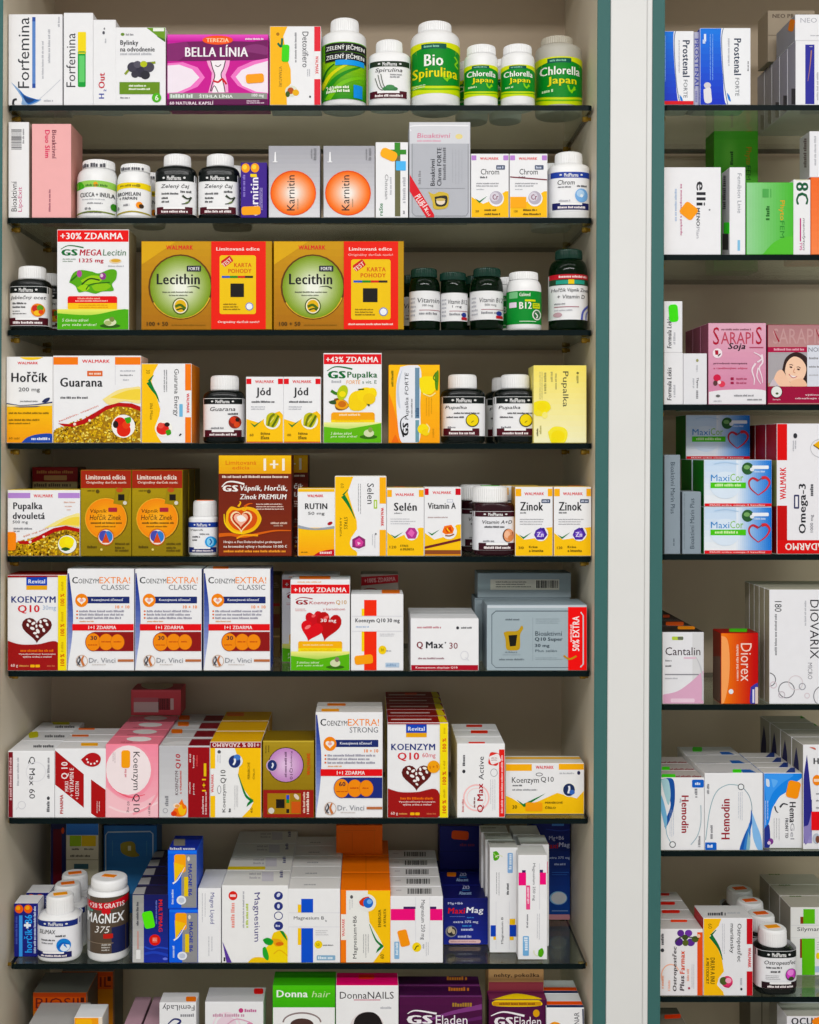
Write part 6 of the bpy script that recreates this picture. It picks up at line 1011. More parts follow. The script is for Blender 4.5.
b = box('purple box with golden yellow arch', (222, 545, 486, 1080), 'i', [R(222, 545, 486, 1080, '4a0f3c'), PS([(236, 556), (290, 530), (350, 520), (410, 530), (462, 556), (440, 574), (260, 574)], 'f0cf1c'), R(240, 554, 460, 572, 'c8922a'), L(270, 558, 440, 568, 1, '7a4a14'), S([(232, 618), (290, 600), (384, 618)], (4, 10), 'f0ecf0'), T('GS', 246, 624, 332, 664, 'f0ecf0', 0, 2), T('Eladen', 338, 622, 460, 664, 'f0ecf0', 0, 0), E(438, 606, 15, 17, 'd8a02a')], .032, .008, col='4a0f3c', top='6a2448', topart=[E(342, 492, 28, 8, 'c8902a'), PS([(236, 545), (350, 517), (462, 545)], 'f0cf1c'), R(222, 512, 486, 515, '3a0a2c')], side='360a2c')
box('beige box with black lower case words behind the golden arch box', (220, 392, 472, 1080), 'i', [R(220, 400, 472, 470, 'b08a62'), T('nehty, pokožka', 246, 424, 452, 446, '3a2418', 0, 1), R(220, 464, 472, 1080, '8a3a44')], .05, .044, col='a8825c')
b = box('white box with navy and orange stripes, last on the ninth shelf', (484, 582, 656, 1080), 'i', [PS([(498, 655), (520, 645), (548, 655), (548, 680), (498, 680)], 'f2a02a'), T('REKOLANAR', 610, 602, 634, 760, '55555c', 90), S([(650, 586), (652, 700), (640, 800)], 7, '2a3458')], .048, 0, col='eeeef0', top='e6e8ea', topart=[P([(484, 552), (656, 552), (656, 568), (484, 568)], 'e8562a'), R(484, 569, 656, 582, '1f2f5a')], side='c8ccd4')
row(b, 2, .049, 'white boxes with navy and orange stripes', 'row of striped white boxes')
# ================================================================== cut off cabinet, top shelf
V(640, 0, 4.575)
def pros(x0, x1, xs, y0, k):
    w = x1-xs
    return [GR(x0, y0, xs+20, 482, '2a78e0', '1a35c0', 6), PS([(xs-2, y0-6), (xs-6, y0+60), (xs+4, y0+220), (xs+26, 490), (x1+10, 490), (x1+10, y0-6)], 'f0f1f4', 5), S([(xs+6, y0), (xs-2, y0+60), (xs+8, y0+240), (xs+26, 478)], 4, '6a7a9a'), L(xs-56, y0+28, xs-34, y0+240, 2, '8ab4f0', True, .35, .05),
            T('Prostenal', xs+w*.42, y0+48, xs+w*.42+32, y0+215, '1f2f4a', -90, 1), T('FORTE', xs+w*.46, y0+228, xs+w*.46+18, y0+310, '5a6068', -90), L(xs+w*.2, y0+48, xs+w*.26, y0+200, 1, LG, True), PS([(xs+22, y0+295), (xs+34, y0+310), (xs+40, y0+335), (xs+28, y0+325)], '2a7ad0')]
b = box('blue and white box with a red foot strip, beside the green edge strip', (106, 142, 246, 478), 'ra', [pros(106, 246, 158, 136, 1), R(106, 460, 246, 478, 'd8242c')], .06, side='c8cce0')
b = box('blue and white box with small white figure, beside the red footed one', (274, 128, 506, 479), 'ra', [pros(274, 506, 375, 128, 1), E(308, 390, 16, 14, 'd8d4d8'), PS([(290, 408), (320, 400), (326, 430), (326, 466), (296, 466)], 'e4e2e6'), R(292, 156, 302, 190, 'e4ecf8'), L(286, 176, 298, 200, 1, 'c8d8f4'), L(490, 280, 497, 330, 1, GRY, True)], .06, side='2440b8')
box('slim lilac box with violet letters squeezed between the two blue and white ones', (247, 146, 273, 478), 'ra', [T('PROSTENAL', 250, 176, 268, 400, '4a52a8', -90, 1), L(250, 410, 262, 460, 1, '8a8ab8', True)], .05, .006, col='bcbcd0')
b = box('wide white box with upright violet panel, front of the row at the frame edge', (712, 186, 1000, 478), 'ra', [R(756, 204, 798, 474, '2f2f96'), S([(784, 230), (778, 300), (768, 370)], (6, 2), 'a87a6a'), L(808, 330, 816, 460, 1, LG, True), L(775, 210, 790, 215, 1, LG), T('NEO PROSTA', 830, 220, 980, 250, '9a9aa0')], .035, col='efeff2', side='a6a4ae', top='d0d0d4', sidename='left', sideart=[R(693, 405, 712, 478, '3c3c46', 3)])
r_ = row(b, 5, .0365, 'white boxes with violet panel', 'row of white boxes with violet panel')
c = box('white box lying on the violet panel boxes, orange sticker on its side', (710, 66, 1000, 186), 'ra', [T('NEO PROSTA', 734, 82, 960, 104, 'b4b4bc'), L(780, 160, 960, 166, 1, LG)], .085, on=b, col='efeff2', side='9a9aa0')
sticker(c, 682, 88, 706, 144, 'f28a1c', 12, 'left', r=9)
V(640, 0, 4.575)
box('beige box behind the white box with an orange side sticker', (585, 48, 800, 182), 'ra', [T('NEO PROSTA', 606, 64, 780, 82, '55483c', 0, 1), R(585, 160, 800, 163, '6a5c4c')], .05, .1, on=b, col='9c8f7d')
# second shelf
V(640, 110, 4.575)
b = box('large white box with black sideways lettering and an orange sticker', (110, 262, 370, 658), 'rb', [T('elli', 258, 326, 300, 436, '2a2a30', -90, 1), T('MENO', 258, 446, 274, 528, '33343a', -90, 1), T('Plan', 258, 532, 272, 584, 'a0a0a8', -90), E(318, 455, 4, 4, GRY), T('na menopauzu a pohodu', 182, 338, 194, 570, 'b8407a', -90, 1), L(158, 360, 168, 540, 1, 'b8c8e0', True)], .05, col='eeeef1')
sticker(b, 188, 428, 258, 492, 'f7a01f', 38, r=14)
b = box('narrow white box with a green sticker on its side', (410, 262, 482, 658), 'rb', [T('Femibion Linie', 446, 290, 464, 470, '8a8f98', -90), R(446, 592, 458, 640, '8ac0e0', 2)], .042, col='eeeef1', side='b8b8bc', sidename='left', sideart=[L(378, 300, 392, 480, 1, '3a3a42', True), R(378, 566, 404, 640, '1c1c28', 3)])
sticker(b, 384, 514, 412, 566, '4ae01c', 0, 'left', r=6)
V(640, 110, 4.575)
g = box('bright green box with orange lettering beside the narrow white box', (487, 331, 702, 661), 'rb', [GR(487, 331, 702, 661, '9ad29c', '58b848', 8, False), PS([(560, 661), (620, 600), (702, 580), (702, 661)], '62c04a'), T('Phyto', 634, 414, 662, 504, 'e8a02a', -90), T('FEM', 640, 508, 660, 584, '3a8a3a', -90), L(576, 440, 592, 510, 1, '2f6a2f', True), L(560, 350, 600, 400, 1, '5aa85a')], .05, col='5fbb4a', top='8ad070')
V(640, 110, 4.575)
box('dark green box at the back above the bright green one', (338, 96, 540, 560), 'rb', [EG(410, 200, 50, 110, '54a83a', '6ab84a', 3), T('Phyto', 478, 170, 510, 250, 'b8782a', -90), T('FEM', 486, 255, 506, 320, '2a5a22', -90), L(412, 190, 426, 260, 1, '24501c', True)], .05, .17, col='54a83a')
box('narrow white box with green numeral and magenta rule', (702, 318, 780, 660), 'rb', [T('8C', 714, 330, 770, 432, '1f5a3a', -90, 1), T('menofyton', 742, 494, 756, 640, '3a2a33', -90, 0, .2), R(731, 494, 737, 600, 'b83a7a', 2), T('TVS', 730, 604, 742, 640, 'c83a8a', -90, 1), R(712, 318, 770, 321, 'e4e43a')], .05, col='eeeef0')
b = box('orange box at the frame edge beside the green numeral box', (782, 308, 1000, 660), 'rb', [GR(782, 308, 1000, 660, 'ee7240', 'f48a5a', 5)], .12, col='ee7240', side='d8602f', top='e06a38')
c = box('white box lying on the orange box, grey print on its side', (776, 97, 1000, 308), 'rb', [L(796, 120, 806, 300, 1, LG, True)], .043, on=b, col='ececf0', side='b4b0b0', sidename='left', sideart=[L(748, 130, 762, 290, 1, '6a5a5c', True)])
box('dark red box with a silver flash behind the white box on the orange one', (790, 110, 1000, 308), 'rb', [], .056, .047, on=b, col='8c1020', side='7c0c1c', sidename='left', sideart=[P([(678, 214), (700, 195), (732, 178), (715, 200), (690, 218)], 'a8c0cc')])
# third shelf
V(640, 280, 4.575)
a = box('small white box with black sideways words, under the green stickered one', (111, 333, 197, 569), 'rc', [T('Formula Lekis', 124, 400, 144, 550, '26262c', 90, 1, .1), L(152, 480, 162, 550, 1, LG, True)], .05, col='e9e9ec', top='d8d8da')
b = box('small white box with a green sticker, lying on another of its kind', (111, 97, 194, 332), 'rc', [T('Formula Lekis', 124, 170, 144, 312, '26262c', 90, 1, .1), L(152, 240, 162, 310, 1, LG, True)], .05, on=a, col='e9e9ec')
sticker(b, 132, 112, 174, 192, '5ae03a', -4, r=14)
V(640, 280, 4.575)
box('small white box with faint grey print beside the pair of stacked white ones', (199, 336, 306, 569), 'rc', [T('Thymo', 256, 446, 268, 495, '44444a', -90, 1), L(254, 505, 266, 550, 1, GRY, True), E(262, 368, 6, 7, '9a9a6a'), L(256, 390, 264, 420, 1, LG, True), L(240, 450, 248, 500, 1, LG, True)], .05, col='e4e4e8', top='d4d4d6')
def thin(s, x0, y0, x1, y1, c): return T(s, x0, y0, x1, y1, c)
b = box('pink box with tall red capitals and a white foot', (313, 197, 577, 567), 'rc', [
    GR(313, 197, 577, 510, 'dcaabd', 'd08aa8', 6), PS([(313, 510), (400, 500), (577, 504), (577, 567), (313, 567)], 'e8e6ea'), L(372, 222, 520, 230, 1, '8a5a6a'), T('S', 334, 216, 362, 296, 'a81c34'), T('ARAPI', 370, 238, 518, 292, 'b8485c'), T('S', 530, 214, 557, 294, 'a81c34'), T('Soja', 402, 288, 482, 324, '2c1f26', 0, 1, .25), R(500, 306, 564, 311, 'a84a64'), E(354, 334, 22, 22, 'f0e4ea'), P(rot([(340, 322), (356, 320), (360, 340), (346, 342)], 10, 350, 332), 'a81c34'), S([(356, 348), (368, 336)], 5, '3a1a22'),
    T('prirodzená menopauza', 336, 376, 490, 386, '5a2a3c', 0, 1), T('s rastlinnými sójou', 336, 398, 490, 408, 'c0345a', 0, 1), E(352, 446, 17, 16, 'c82a4a'), E(374, 474, 15, 14, 'd8445a'), E(344, 470, 10, 12, '5a3a3a'), E(362, 466, 8, 8, 'f0d0d8'), R(414, 444, 428, 456, '9a1c44', 2), R(414, 464, 428, 474, '9a1c44', 2), L(440, 446, 500, 454, 1, 'b04a6a'), L(440, 465, 500, 473, 1, 'b04a6a'),
    S([(520, 330), (548, 345), (556, 360), (536, 375)], (4, 8), 'ecdce4'), S([(556, 340), (560, 375), (545, 400), (556, 440), (560, 470)], (9, 3), 'ecdce4'), S([(528, 380), (512, 410), (522, 450), (520, 478)], (9, 3), 'ecdce4'), S([(540, 400), (534, 440), (552, 474)], (7, 3), 'ecdce4'), E(356, 528, 10, 6, '6a6a6a'), L(430, 522, 556, 530, 1, GRY), L(490, 540, 556, 548, 1, GRY), L(336, 548, 380, 554, 1, LG)], .044, col='d69ab2', side='8a4a60', top='c08a9c')
r_ = row(b, 3, .0445, 'pink boxes with tall red capitals', 'row of pink boxes with tall red capitals')
b = box('pinkish brown and crimson box with a portrait of a dark haired woman', (584, 204, 1010, 568), 'rc', [
    GR(584, 204, 1010, 306, 'ac7c80', 'b88a8a', 4), T('SARAPIS', 608, 222, 836, 292, 'c09898'), S([(612, 228), (622, 254), (636, 282)], (2, 8), '9a1c34'), S([(804, 224), (816, 252), (832, 280)], (2, 8), '9a1c34'), R(584, 306, 1010, 330, 'a81c44'), L(612, 312, 750, 322, 1, 'e0a8b8', False, .9, .02),
    R(584, 330, 1010, 484, 'a9a4a8'), R(584, 470, 1010, 486, 'b09a84'), PS([(650, 412), (664, 360), (700, 332), (740, 336), (772, 370), (776, 440), (770, 480), (660, 470)], '32201e'), PS([(590, 484), (610, 452), (640, 440), (660, 470), (700, 484)], 'c9bcc4'), PS([(612, 450), (626, 420), (648, 410), (670, 440), (690, 484), (640, 484)], 'f0c6ac'), PS([(662, 416), (672, 376), (702, 350), (738, 362), (760, 400), (752, 440), (728, 470), (702, 474), (676, 454)], 'f2ccb2'), PS([(690, 460), (740, 450), (762, 484), (690, 484)], 'ecbfa2'),
    E(690, 398, 7, 4, '4a2c28', 12, 15), E(724, 408, 7, 4, '4a2c28', 12, 15), S([(682, 388), (692, 386), (700, 391)], 3, '4a2c28'), S([(716, 398), (726, 397), (734, 403)], 3, '4a2c28'), S([(706, 404), (702, 420), (710, 424)], 3, 'c88a70'), PS([(682, 430), (696, 436), (716, 440), (706, 448), (690, 444)], 'f2e8e4'), S([(680, 429), (698, 446), (718, 440)], 3, 'b8505a'),
    R(764, 298, 1000, 488, 'd9dce6'), T('NORMON', 770, 308, 900, 328, '6a6e7a', 0, 0), L(772, 352, 980, 362, 1, GRY), L(772, 392, 980, 400, 1, GRY), L(772, 430, 980, 438, 1, LG), R(584, 486, 1010, 568, '98183c'), R(584, 562, 1010, 568, 'b88a84'), E(624, 511, 27, 28, '3a1a24'), E(624, 510, 24, 25, 'e6e8e4'), E(626, 518, 7, 5, '4a5a3a'), T('Sarapis', 606, 542, 642, 550, 'e8c8d0', 0, 1), T('výživový doplnok', 754, 520, 930, 530, 'ecd0d8', 0, 1), T('obsahuje izoflavóny', 708, 536, 930, 546, 'ecd0d8', 0, 1)], .05, col='98183c', side='6a1a30', top='b08a88')
# fourth shelf
V(640, 410, 4.575)
def slab(x0, x1, y0, s, label, up): return box(label, (x0, y0, x1, 661), 'rd', [T(s, (x0+x1)/2-8, y0+34 if not up else y0+30, (x0+x1)/2+12, 475 if not up else 636, '33414c', -90 if not up else 90, 0), L(x1-34, 590, x1-26, 636, 1, '5a6670', True) if not up else L(x0+6, y0+8, x0+12, 640, 1, '7a868e', True)], .06, col='8c98a2', side='6a747c', top='a0aab2')
slab(112, 184, 205, 'Bioaktívní Marin Plus', 'tall slim grey box beside the green edge of the cut off cabinet', False)
slab(194, 279, 375, 'Bioaktívní Marin Plus', 'short slim grey box beside the heart boxes', True)
def maxi(y0, label, on=None):
    H = 217
    def A(v): return y0+(v-444)/H*(661-444)
    return box(label, (293, y0, 603, 661 if on is None else 443), 'rd', [
        GR(293, y0, 460, A(661), 'c8dcf2', 'eef2f6', 4), GR(440, y0, 603, A(661), 'e4ecf6', '2a74d0', 9, False), E(390, A(560), 70, 70*.9, 'dbe8f6'), S([(340, A(462)), (390, A(455)), (450, A(464))], 4, 'b4d0ea'), T('Maxi', 324, A(512), 408, A(542), '3a86c8', 0, 0), T('Cor', 412, A(508), 472, A(542), '8ac05a'), R(322, A(548), 484, A(574), '5ac41c'), L(342, A(554), 470, A(566), 1, 'd8f0b8'), E(492, A(484), 27, 28, '2f5a34'), E(488, A(478), 14, 10, '7aa86a'), E(512, A(488), 10, 9, 'dfe6ea'), RR(512, A(470), 588, A(486), 4, 'eef2f8'), L(522, A(494), 576, A(502), 1, 'c8dcf4'),
        S([(540, A(606)), (505, A(575)), (498, A(545)), (515, A(528)), (540, A(540))], (4, 12), 'b8303c'), S([(540, A(606)), (575, A(580)), (592, A(548)), (576, A(526)), (556, A(528))], (4, 16), 'c8343c'), S([(556, A(528)), (540, A(540))], 6, '7a4a5a'), R(293, A(644), 603, A(663), 'd8242c'), T('MAXI srdce omega-3 kyseliny', 318, A(648), 572, A(657), 'f0d4d4', 0, 1)], .064, on=on, col='e8eef4', side='1f7a2a', top='d8e4ec')
m1 = maxi(444, 'white and blue box with red heart outline, lower of the stacked pair')
m2 = maxi(228, 'white and blue box with red heart outline, upper of the stacked pair', m1)
d1 = dup(m1, 0, .07, 0, 'white and blue heart outline box standing at the rear, lower of the rear pair', 'heart outline boxes'); d2 = dup(m2, 0, .07, 0, 'white and blue heart outline box at the rear, hidden under the raised one', 'heart outline boxes')
dup(m2, 0, .105, m2.tz-m2.z0+.0002, 'shaded heart outline box at the rear, raised above the stacked pair', 'heart outline boxes')
for q in (m1, m2): tag(q.o, None, None, 'heart outline boxes')
b = box('large red and white box with an upside down red band', (626, 62, 1010, 660), 'rd', [
    R(626, 62, 673, 230, 'd82018', 2), R(626, 438, 673, 660, 'c0141c', 2), R(626, 596, 1010, 660, 'd42218'), walmark(640, 262, 668, 410, 90), T('ZADARMO', 664, 610, 866, 642, 'f2e8e4', 180, 1), T('Omega-3', 726, 338, 768, 566, '26262c', 90, 1), RR(704, 388, 728, 452, 4, '3a3a60'), R(710, 396, 722, 444, 'eeeef2', 2), T('1000 mg', 778, 480, 796, 560, '77777e', 90), L(778, 340, 792, 405, 1, '55555a', True), E(710, 118, 9, 12, '33343a'), L(698, 140, 718, 190, 2, LG, True), RG(830, 175, 52, 44, 3, 'c8c8cc'), P([(792, 160), (860, 110), (860, 210)], 'e8b01c'), S([(792, 160), (850, 200)], 4, '6a4a1a')], .05, col='ecebef', side='9a1a20', sidename='left', sideart=[R(600, 230, 626, 440, 'a8a878', 3)], top='c03028')
r_ = row(b, 3, .052, 'large red and white boxes', 'row of large red and white boxes')
# fifth shelf
V(640, 570, 4.575)
b = box('white and pink box with a dark top, front of its row', (103, 284, 292, 607), 'rd' if False else 're', [
    R(240, 284, 292, 607, 'd8d8da', 3), PS([(103, 565), (170, 550), (230, 510), (280, 466), (296, 470), (296, 610), (103, 610)], 'd8aac4'), RR(140, 582, 250, 600, 6, 'e8ccdc'), RR(146, 304, 198, 320, 5, 'b8cc5a'), RR(172, 305, 198, 319, 4, '6a7060'), T('Cantalin', 116, 352, 276, 388, '3a2a33', 0, 0), R(200, 396, 258, 404, 'e0c0d0', 3), L(116, 408, 150, 416, 1, GRY), L(116, 432, 144, 440, 1, '55555a'), R(114, 472, 268, 477, '8a8a90'), L(114, 488, 184, 495, 1, LG), S([(256, 396), (276, 440), (288, 510), (288, 590)], (3, 12), 'c4c4c8')], .064, col='e6e6ea', top='241c1c', side='c4c4c8')
r_ = row(b, 4, .066, 'white and pink boxes with dark tops', 'row of white and pink boxes')
sticker(b, 172, 258, 252, 271, 'f2961c', 0, 'top', r=5); sticker(r_[1], 118, 238, 200, 254, 'f0641c', 0, 'top', r=5); sticker(r_[2], 104, 205, 136, 217, 'd8501c', 0, 'top', r=4)
b = box('small red and orange box with a green sticker on its top', (370, 288, 541, 606), 're', [
    GR(370, 288, 541, 606, 'f0863a', 'b81408', 10, False), PS([(370, 300), (400, 320), (410, 420), (400, 540), (370, 606)], 'f4a468'), T('Diorex', 460, 334, 510, 504, 'f4d4c8', -90, 0), L(440, 340, 450, 510, 1, 'f2c4b0', True), E(416, 550, 11, 11, 'e4eaf0'), PS([(506, 530), (530, 514), (541, 520), (541, 606), (504, 606)], '3a3a9a'), R(514, 540, 522, 600, 'd8d8ec', 2), R(526, 530, 541, 606, 'd8c8c0', 2)], .043, col='b81c0c', side='7a2a18', top='8a1810', sidename='left', sideart=[R(335, 395, 370, 600, '6a5044', 3)])
sticker(b, 408, 269, 490, 283, '5ac83a', 0, 'top', r=4)
V(640, 570, 4.575)
b = box('large white box with bubbles and black upright capitals', (592, 90, 1010, 606), 're', [
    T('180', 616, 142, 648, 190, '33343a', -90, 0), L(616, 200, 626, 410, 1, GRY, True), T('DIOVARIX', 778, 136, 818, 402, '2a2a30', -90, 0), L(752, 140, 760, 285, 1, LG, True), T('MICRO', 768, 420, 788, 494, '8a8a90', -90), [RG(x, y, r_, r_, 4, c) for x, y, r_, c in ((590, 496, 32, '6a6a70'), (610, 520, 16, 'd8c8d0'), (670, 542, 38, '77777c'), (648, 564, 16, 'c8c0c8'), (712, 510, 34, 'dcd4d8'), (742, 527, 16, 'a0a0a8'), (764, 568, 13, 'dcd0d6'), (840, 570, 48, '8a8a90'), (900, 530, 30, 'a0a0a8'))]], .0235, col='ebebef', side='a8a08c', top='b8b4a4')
r_ = row(b, 5, .0243, 'large white boxes with bubbles', 'row of large white boxes with bubbles')
# sixth shelf
V(640, 700, 4.575)
b = box('white box with blue ribbons, beside the green edge of the cut off cabinet', (94, 355, 294, 685), 'rf', [
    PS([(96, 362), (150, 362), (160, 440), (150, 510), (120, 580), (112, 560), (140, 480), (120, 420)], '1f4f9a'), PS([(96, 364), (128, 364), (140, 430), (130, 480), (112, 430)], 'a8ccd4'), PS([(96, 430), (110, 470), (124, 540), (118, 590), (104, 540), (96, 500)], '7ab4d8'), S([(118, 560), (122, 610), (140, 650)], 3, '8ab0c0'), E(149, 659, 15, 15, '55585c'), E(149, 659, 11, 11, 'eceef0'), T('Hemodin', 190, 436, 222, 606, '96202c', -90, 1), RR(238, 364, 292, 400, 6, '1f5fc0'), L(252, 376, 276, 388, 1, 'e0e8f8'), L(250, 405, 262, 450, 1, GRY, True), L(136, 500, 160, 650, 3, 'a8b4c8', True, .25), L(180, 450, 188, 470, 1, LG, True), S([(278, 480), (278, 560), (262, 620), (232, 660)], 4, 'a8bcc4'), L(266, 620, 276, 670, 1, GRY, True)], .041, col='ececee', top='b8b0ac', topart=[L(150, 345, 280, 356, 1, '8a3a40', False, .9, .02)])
r_ = row(b, 3, .042, 'white boxes with blue ribbons', 'row of narrow blue ribbon boxes')
sticker(r_[0], 100, 340, 162, 356, '5ae01c', 0, 'top', r=5); sticker(r_[1], 100, 306, 136, 322, '5ae01c', 0, 'top', r=5)
b = box('white box with wide blue ribbons and red upright lettering', (296, 334, 562, 686), 'rf', [
    S([(300, 640), (320, 500), (350, 420), (400, 388), (450, 390)], 4, '9ab4bc'), E(462, 397, 15, 15, '55585c'), E(462, 397, 11, 11, 'eceef0'), S([(475, 405), (500, 440), (512, 490), (508, 540)], 3, '6a8a9a'), PS([(508, 500), (516, 540), (500, 620), (490, 686), (456, 686), (476, 620), (502, 560)], '1f55a8'), PS([(500, 560), (506, 600), (496, 686), (474, 686), (482, 630)], '3a7ac4'), PS([(512, 510), (530, 560), (552, 620), (560, 686), (540, 686), (516, 620)], '8abae8'), PS([(496, 600), (504, 640), (500, 686), (486, 686)], '8ab4c4'), T('Hemodin', 372, 452, 410, 636, '96202c', 90, 1), RR(296, 650, 350, 690, 6, '1f5fc0'), L(308, 660, 334, 674, 1, 'e0e8f8'), L(450, 420, 474, 580, 3, 'a8b0c0', True, .25), L(322, 572, 332, 645, 1, GRY, True), L(306, 384, 316, 440, 1, GRY, True)], .054, col='ececee', top='c8c6c6', topart=[P([(458, 318), (504, 318), (556, 352), (520, 358), (480, 340)], '2460b0'), BC(304, 330, 410, 350, False, '8a8a8e')])
sticker(b, 424, 318, 464, 334, '5ae83a', 0, 'top', r=5)
r_ = row(b, 3, .055, 'white boxes with wide blue ribbons', 'row of wide blue ribbon boxes')
sticker(r_[2], 240, 216, 284, 236, '4ac81c', 0, 'top', r=5)
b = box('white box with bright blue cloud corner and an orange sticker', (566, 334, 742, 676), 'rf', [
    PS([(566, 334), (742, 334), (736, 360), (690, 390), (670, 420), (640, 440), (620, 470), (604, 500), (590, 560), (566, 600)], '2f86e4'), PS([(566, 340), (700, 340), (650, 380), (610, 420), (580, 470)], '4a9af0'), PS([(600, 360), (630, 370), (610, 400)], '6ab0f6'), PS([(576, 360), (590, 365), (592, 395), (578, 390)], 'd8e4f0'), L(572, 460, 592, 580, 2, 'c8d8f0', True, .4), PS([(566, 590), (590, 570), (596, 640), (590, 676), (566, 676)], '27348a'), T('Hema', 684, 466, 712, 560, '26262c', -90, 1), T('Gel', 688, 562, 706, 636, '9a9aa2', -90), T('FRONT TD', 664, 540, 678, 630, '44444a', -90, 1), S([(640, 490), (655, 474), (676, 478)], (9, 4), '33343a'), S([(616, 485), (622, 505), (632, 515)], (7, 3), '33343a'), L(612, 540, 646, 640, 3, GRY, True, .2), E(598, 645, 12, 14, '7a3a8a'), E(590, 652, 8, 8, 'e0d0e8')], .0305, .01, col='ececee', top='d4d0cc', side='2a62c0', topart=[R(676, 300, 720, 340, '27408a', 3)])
sticker(b, 672, 370, 730, 448, 'f7981c', 12, r=14)
r_ = row(b, 4, .0315, 'white boxes with bright blue cloud corner', 'row of blue cloud boxes')
V(730, 700, 6.4)
b = box('white box with violet blue wedge and an orange disc at the frame edge', (468, 286, 760, 960), 'rf', [
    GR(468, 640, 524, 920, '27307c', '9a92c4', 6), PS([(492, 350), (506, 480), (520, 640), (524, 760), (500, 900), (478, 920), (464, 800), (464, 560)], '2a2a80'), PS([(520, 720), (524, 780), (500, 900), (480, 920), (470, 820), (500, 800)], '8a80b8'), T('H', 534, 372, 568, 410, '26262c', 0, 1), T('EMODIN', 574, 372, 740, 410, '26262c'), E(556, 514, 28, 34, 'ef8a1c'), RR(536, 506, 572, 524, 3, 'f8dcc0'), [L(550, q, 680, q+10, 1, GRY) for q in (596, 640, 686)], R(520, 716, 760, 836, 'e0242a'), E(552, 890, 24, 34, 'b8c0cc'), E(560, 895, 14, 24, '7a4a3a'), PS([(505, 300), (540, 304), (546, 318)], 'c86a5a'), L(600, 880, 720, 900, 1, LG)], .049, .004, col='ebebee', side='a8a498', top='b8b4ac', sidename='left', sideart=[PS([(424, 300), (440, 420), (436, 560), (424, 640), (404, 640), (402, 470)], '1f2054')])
r_ = row(b, 4, .051, 'white boxes with violet blue wedge', 'row of white boxes with violet blue wedge')
sticker(r_[2], 540, 146, 570, 164, '3aa81c', 0, 'top', r=4); sticker(r_[3], 450, 96, 550, 118, '3a8a1c', 0, 'top', r=4)
# seventh shelf
V(640, 860, 4.575)
th = [E(186, 334, 16, 15, '5a2a86'), E(222, 334, 17, 15, '6a349a'), E(178, 372, 19, 18, '4a2278'), E(232, 374, 19, 17, '5a2a8a'), E(206, 352, 14, 12, '3a4a24'), E(208, 376, 14, 14, '55602a'), E(252, 360, 16, 14, '4a5a28'), S([(160, 372), (190, 350), (270, 356)], 5, '3f4a22'), E(268, 346, 8, 8, 'e8c8b0')]
b = box('white box with purple thistles and orange red side strip, front of its row', (86, 316, 288, 608), 'rg', [
    R(262, 330, 288, 608, 'e2562f', 2), th, RG(140, 520, 44, 52, 5, 'f0b8a0', 28, 150, 330), T('Ostropestřec', 148, 392, 172, 588, '2a2026', 90, 1, .15), T('Plus', 182, 520, 202, 586, '3a2a33', 90, 1, .1), T('Farmax', 182, 410, 204, 512, 'd8502f', 90, 1, .1), L(98, 520, 108, 590, 1, 'e8a890', True), L(128, 540, 138, 590, 1, 'f0c0b0', True), L(214, 490, 224, 560, 1, 'e8b0a0', True), L(236, 470, 252, 580, 2, LG, True, .3), E(224, 574, 5, 5, 'a82a4a'), E(102, 408, 8, 8, '33343a'), L(96, 336, 108, 400, 1, '55555a', True)], .038, col='e9e7e9', top='c8c4c2', side='d84a28', topart=[R(130, 254, 242, 272, '2c1a3c'), R(190, 254, 242, 262, 'b82a2a')])
r_ = row(b, 4, .0395, 'white boxes with purple thistles', 'row of purple thistle boxes')
sticker(r_[0], 140, 274, 216, 284, 'ec4a2a', 0, 'top', r=4); sticker(r_[1], 100, 230, 182, 243, 'e2301f', 0, 'top', r=5); sticker(r_[2], 90, 192, 160, 205, 'd82a1f', 0, 'top', r=5); sticker(r_[3], 88, 152, 134, 163, 'c8241c', 0, 'top', r=4)
V(640, 860, 4.575)
b = box('yellow, white and red box with a pink thistle disc', (290, 266, 516, 608), 'rg', [
    P([(290, 266), (372, 266), (360, 300), (330, 330), (320, 345), (350, 385), (374, 440), (384, 500), (360, 530), (352, 560), (380, 590), (384, 608), (290, 608)], 'f6bf1c'), T('60', 312, 290, 330, 312, '7a6214', -90), S([(324, 345), (350, 380), (366, 410), (378, 450)], (20, 2), '1f6a3a'), S([(324, 342), (348, 318)], (9, 3), '1f6a3a'), T('DRUH A INU', 322, 440, 342, 556, '6a5414', -90, 1), T('A METODICKY', 302, 440, 316, 556, '6a5414', -90, 1),
    T('Ostropestřec', 440, 290, 466, 458, '2a2a30', -90, 0), T('mariánsky', 408, 290, 430, 420, '2a2a30', -90, 0), L(376, 290, 392, 430, 2, LG, True, .3), R(488, 266, 516, 380, 'c01f28', 2), R(488, 500, 516, 608, 'c01f28', 2), walmark(494, 396, 508, 484, -90), E(396, 546, 33, 32, 'ece8ea'), E(398, 546, 26, 26, 'd83a6a'), E(382, 542, 18, 18, '4a5a2a'), E(404, 540, 14, 12, 'f0a8c0'), S([(386, 562), (404, 570), (420, 554)], 6, 'b82a5a'), E(463, 578, 5, 6, K), L(456, 530, 466, 560, 1, LG, True)], .052, col='e9e9ec', top='d2d0d0', topart=[L(310, 238, 392, 254, 1, '44444a', False, .9, .02), L(400, 238, 470, 246, 1, LG)], side='b01c24')
V(730, 850, 5.89)
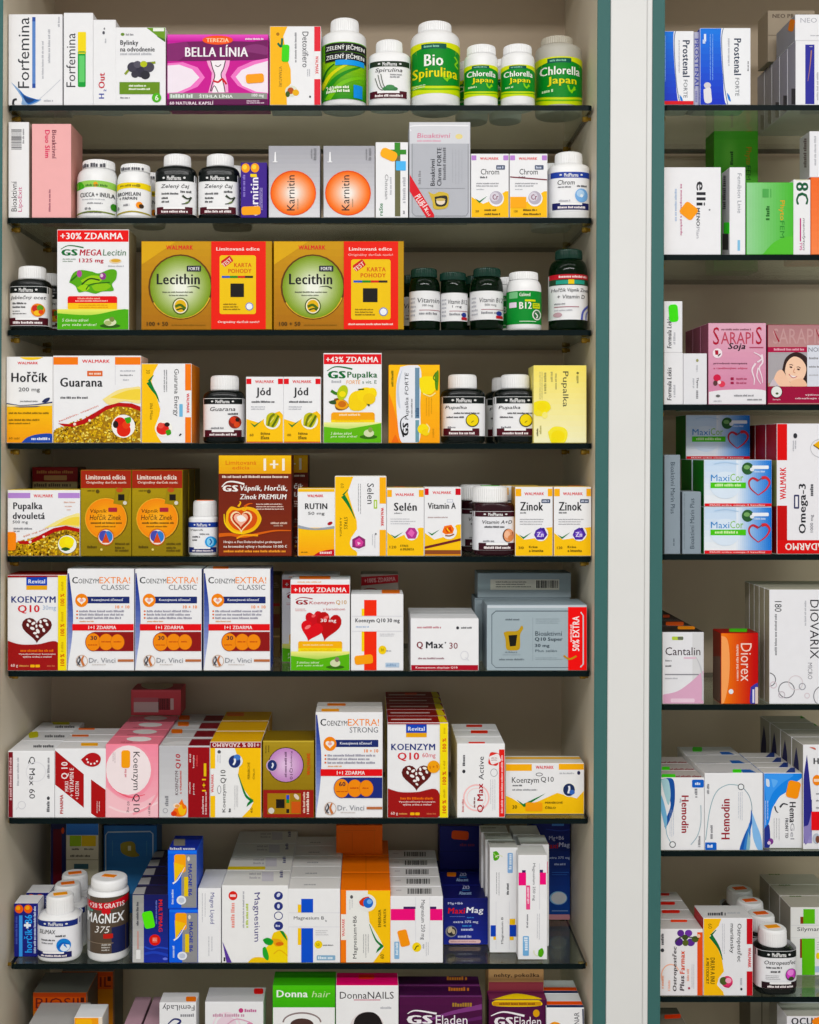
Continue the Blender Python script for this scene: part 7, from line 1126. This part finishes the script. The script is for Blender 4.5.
q = bottle('dark bottle with pink thistle label and an orange stickered white cap', (134, 376), (168, 424, 330, 545), 836, 'rg', 605, '0b1110/d', shape=3.2, asp=.85, lab=(596, 818, 'ebebee'), art=medlab(134, 376, 598, 636, 0, '0d1413', '241018', 'Ostropestřec', 650, 682, 172, 356, [
    L(182, 688, 270, 698, 1, '44444a'), L(206, 710, 270, 722, 1, '3a3a3e'), L(178, 738, 262, 768, 3, GRY, False, .35), E(325, 735, 34, 36, '3a2a44'), E(325, 733, 30, 32, 'd04ac0'), E(322, 722, 20, 18, 'e88adc'), E(325, 756, 16, 10, '3a4a24')], (158, 778, 366, 816)), dy=0)
r_ = brow(q, 4, .055, 'dark bottles with pink thistle label', 'dark bottles with orange stickered caps')
for k, o in enumerate(r_): capsticker(o, 'f2a01c' if k == 0 else 'ee6a1c', 12, .5, .28)
b = box('large white box with bright green cross strip at the frame edge', (357, 338, 700, 745), 'rg', [
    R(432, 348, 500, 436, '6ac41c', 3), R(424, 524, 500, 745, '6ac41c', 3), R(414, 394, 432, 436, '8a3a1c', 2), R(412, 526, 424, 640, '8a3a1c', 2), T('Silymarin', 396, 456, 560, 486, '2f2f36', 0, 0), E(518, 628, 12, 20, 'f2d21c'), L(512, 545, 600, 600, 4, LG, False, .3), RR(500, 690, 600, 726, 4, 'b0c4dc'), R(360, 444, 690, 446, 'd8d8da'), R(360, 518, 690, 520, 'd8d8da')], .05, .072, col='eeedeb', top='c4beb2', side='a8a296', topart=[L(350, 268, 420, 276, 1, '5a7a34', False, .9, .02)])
r_ = row(b, 3, .051, 'large white green cross boxes', 'row of white boxes with green cross')
# eighth shelf (cut by the lower edge of the frame)
V(640, 960, 4.575)
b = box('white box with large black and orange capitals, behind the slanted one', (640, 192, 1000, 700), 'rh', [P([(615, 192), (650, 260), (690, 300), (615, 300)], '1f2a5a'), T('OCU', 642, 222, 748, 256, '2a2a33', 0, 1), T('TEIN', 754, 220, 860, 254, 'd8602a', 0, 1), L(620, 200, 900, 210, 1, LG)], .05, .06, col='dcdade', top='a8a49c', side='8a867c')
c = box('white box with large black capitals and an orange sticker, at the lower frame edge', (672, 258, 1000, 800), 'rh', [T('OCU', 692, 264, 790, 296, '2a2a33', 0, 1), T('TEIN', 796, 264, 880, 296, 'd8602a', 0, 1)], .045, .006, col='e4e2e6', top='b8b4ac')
sticker(c, 792, 262, 840, 310, 'f28a1c', -30, r=10)
V(640, 960, 4.575)
b = box('pale box with a red sticker on its dark top, at the lower frame edge', (80, 300, 215, 760), 'rh', [L(100, 330, 190, 340, 1, GRY)], .06, 0, col='c8c4bc', top='6a6458')
sticker(b, 112, 250, 186, 268, 'd8401f', -3, 'top', r=5)
box('tall beige box at the back beside the black and orange capitals box', (505, 40, 615, 760), 'rh', [R(555, 30, 560, 760, '5a5448', 2)], .06, .18, col='9a9284', side='6a6458')
LAMP_P = 11; WORLD_S = 0.5; LAMP_Q = 70; EXPO = 0.0
# ------------------------------------------------------------------ lamps of the shop, daylight and the camera
def lamp(name, loc, rx, ry, power, size, sizey, col=(1, .97, .93), look=None):
    d = bpy.data.lights.new(name, 'AREA'); d.shape = 'RECTANGLE'; d.size = size; d.size_y = sizey; d.energy = power; d.color = col
    o = bpy.data.objects.new(name, d); COL.objects.link(o); o.location = loc
    v = Vector(look)-Vector(loc); o.rotation_euler = v.to_track_quat('-Z', 'Y').to_euler()
    return o
lamp('ceiling_lamp', (0.1, -1.0, 2.86), 0, 0, LAMP_P, 3.2, .35, (1, .99, .985), (0.1, -.8, 0))
lamp('ceiling_lamp', (0.1, -2.5, 2.86), 0, 0, LAMP_Q, 3.2, .35, (1, .99, .985), (0.1, -1.9, 0))
wd = bpy.data.worlds.new('shop_light'); SC.world = wd; wd.use_nodes = True
bg = wd.node_tree.nodes['Background']; bg.inputs[0].default_value = (.99, 1, 1, 1); bg.inputs[1].default_value = WORLD_S
cd = bpy.data.cameras.new('camera'); cam = bpy.data.objects.new('camera', cd); COL.objects.link(cam)
cam.location = (0, -D, EYE); cam.rotation_euler = (math.pi/2, 0, 0)
cd.sensor_fit = 'HORIZONTAL'; cd.sensor_width = 36; cd.lens = 36*F/819
cd.shift_x = (409.5-PX)/819; cd.shift_y = (PY-512)/819
cd.clip_start = .05
SC.camera = cam
vs = SC.view_settings; SC.display_settings.display_device = 'sRGB'
vs.view_transform = 'Standard'; vs.look = 'None'; vs.gamma = 1; vs.exposure = EXPO; vs.use_curve_mapping = False
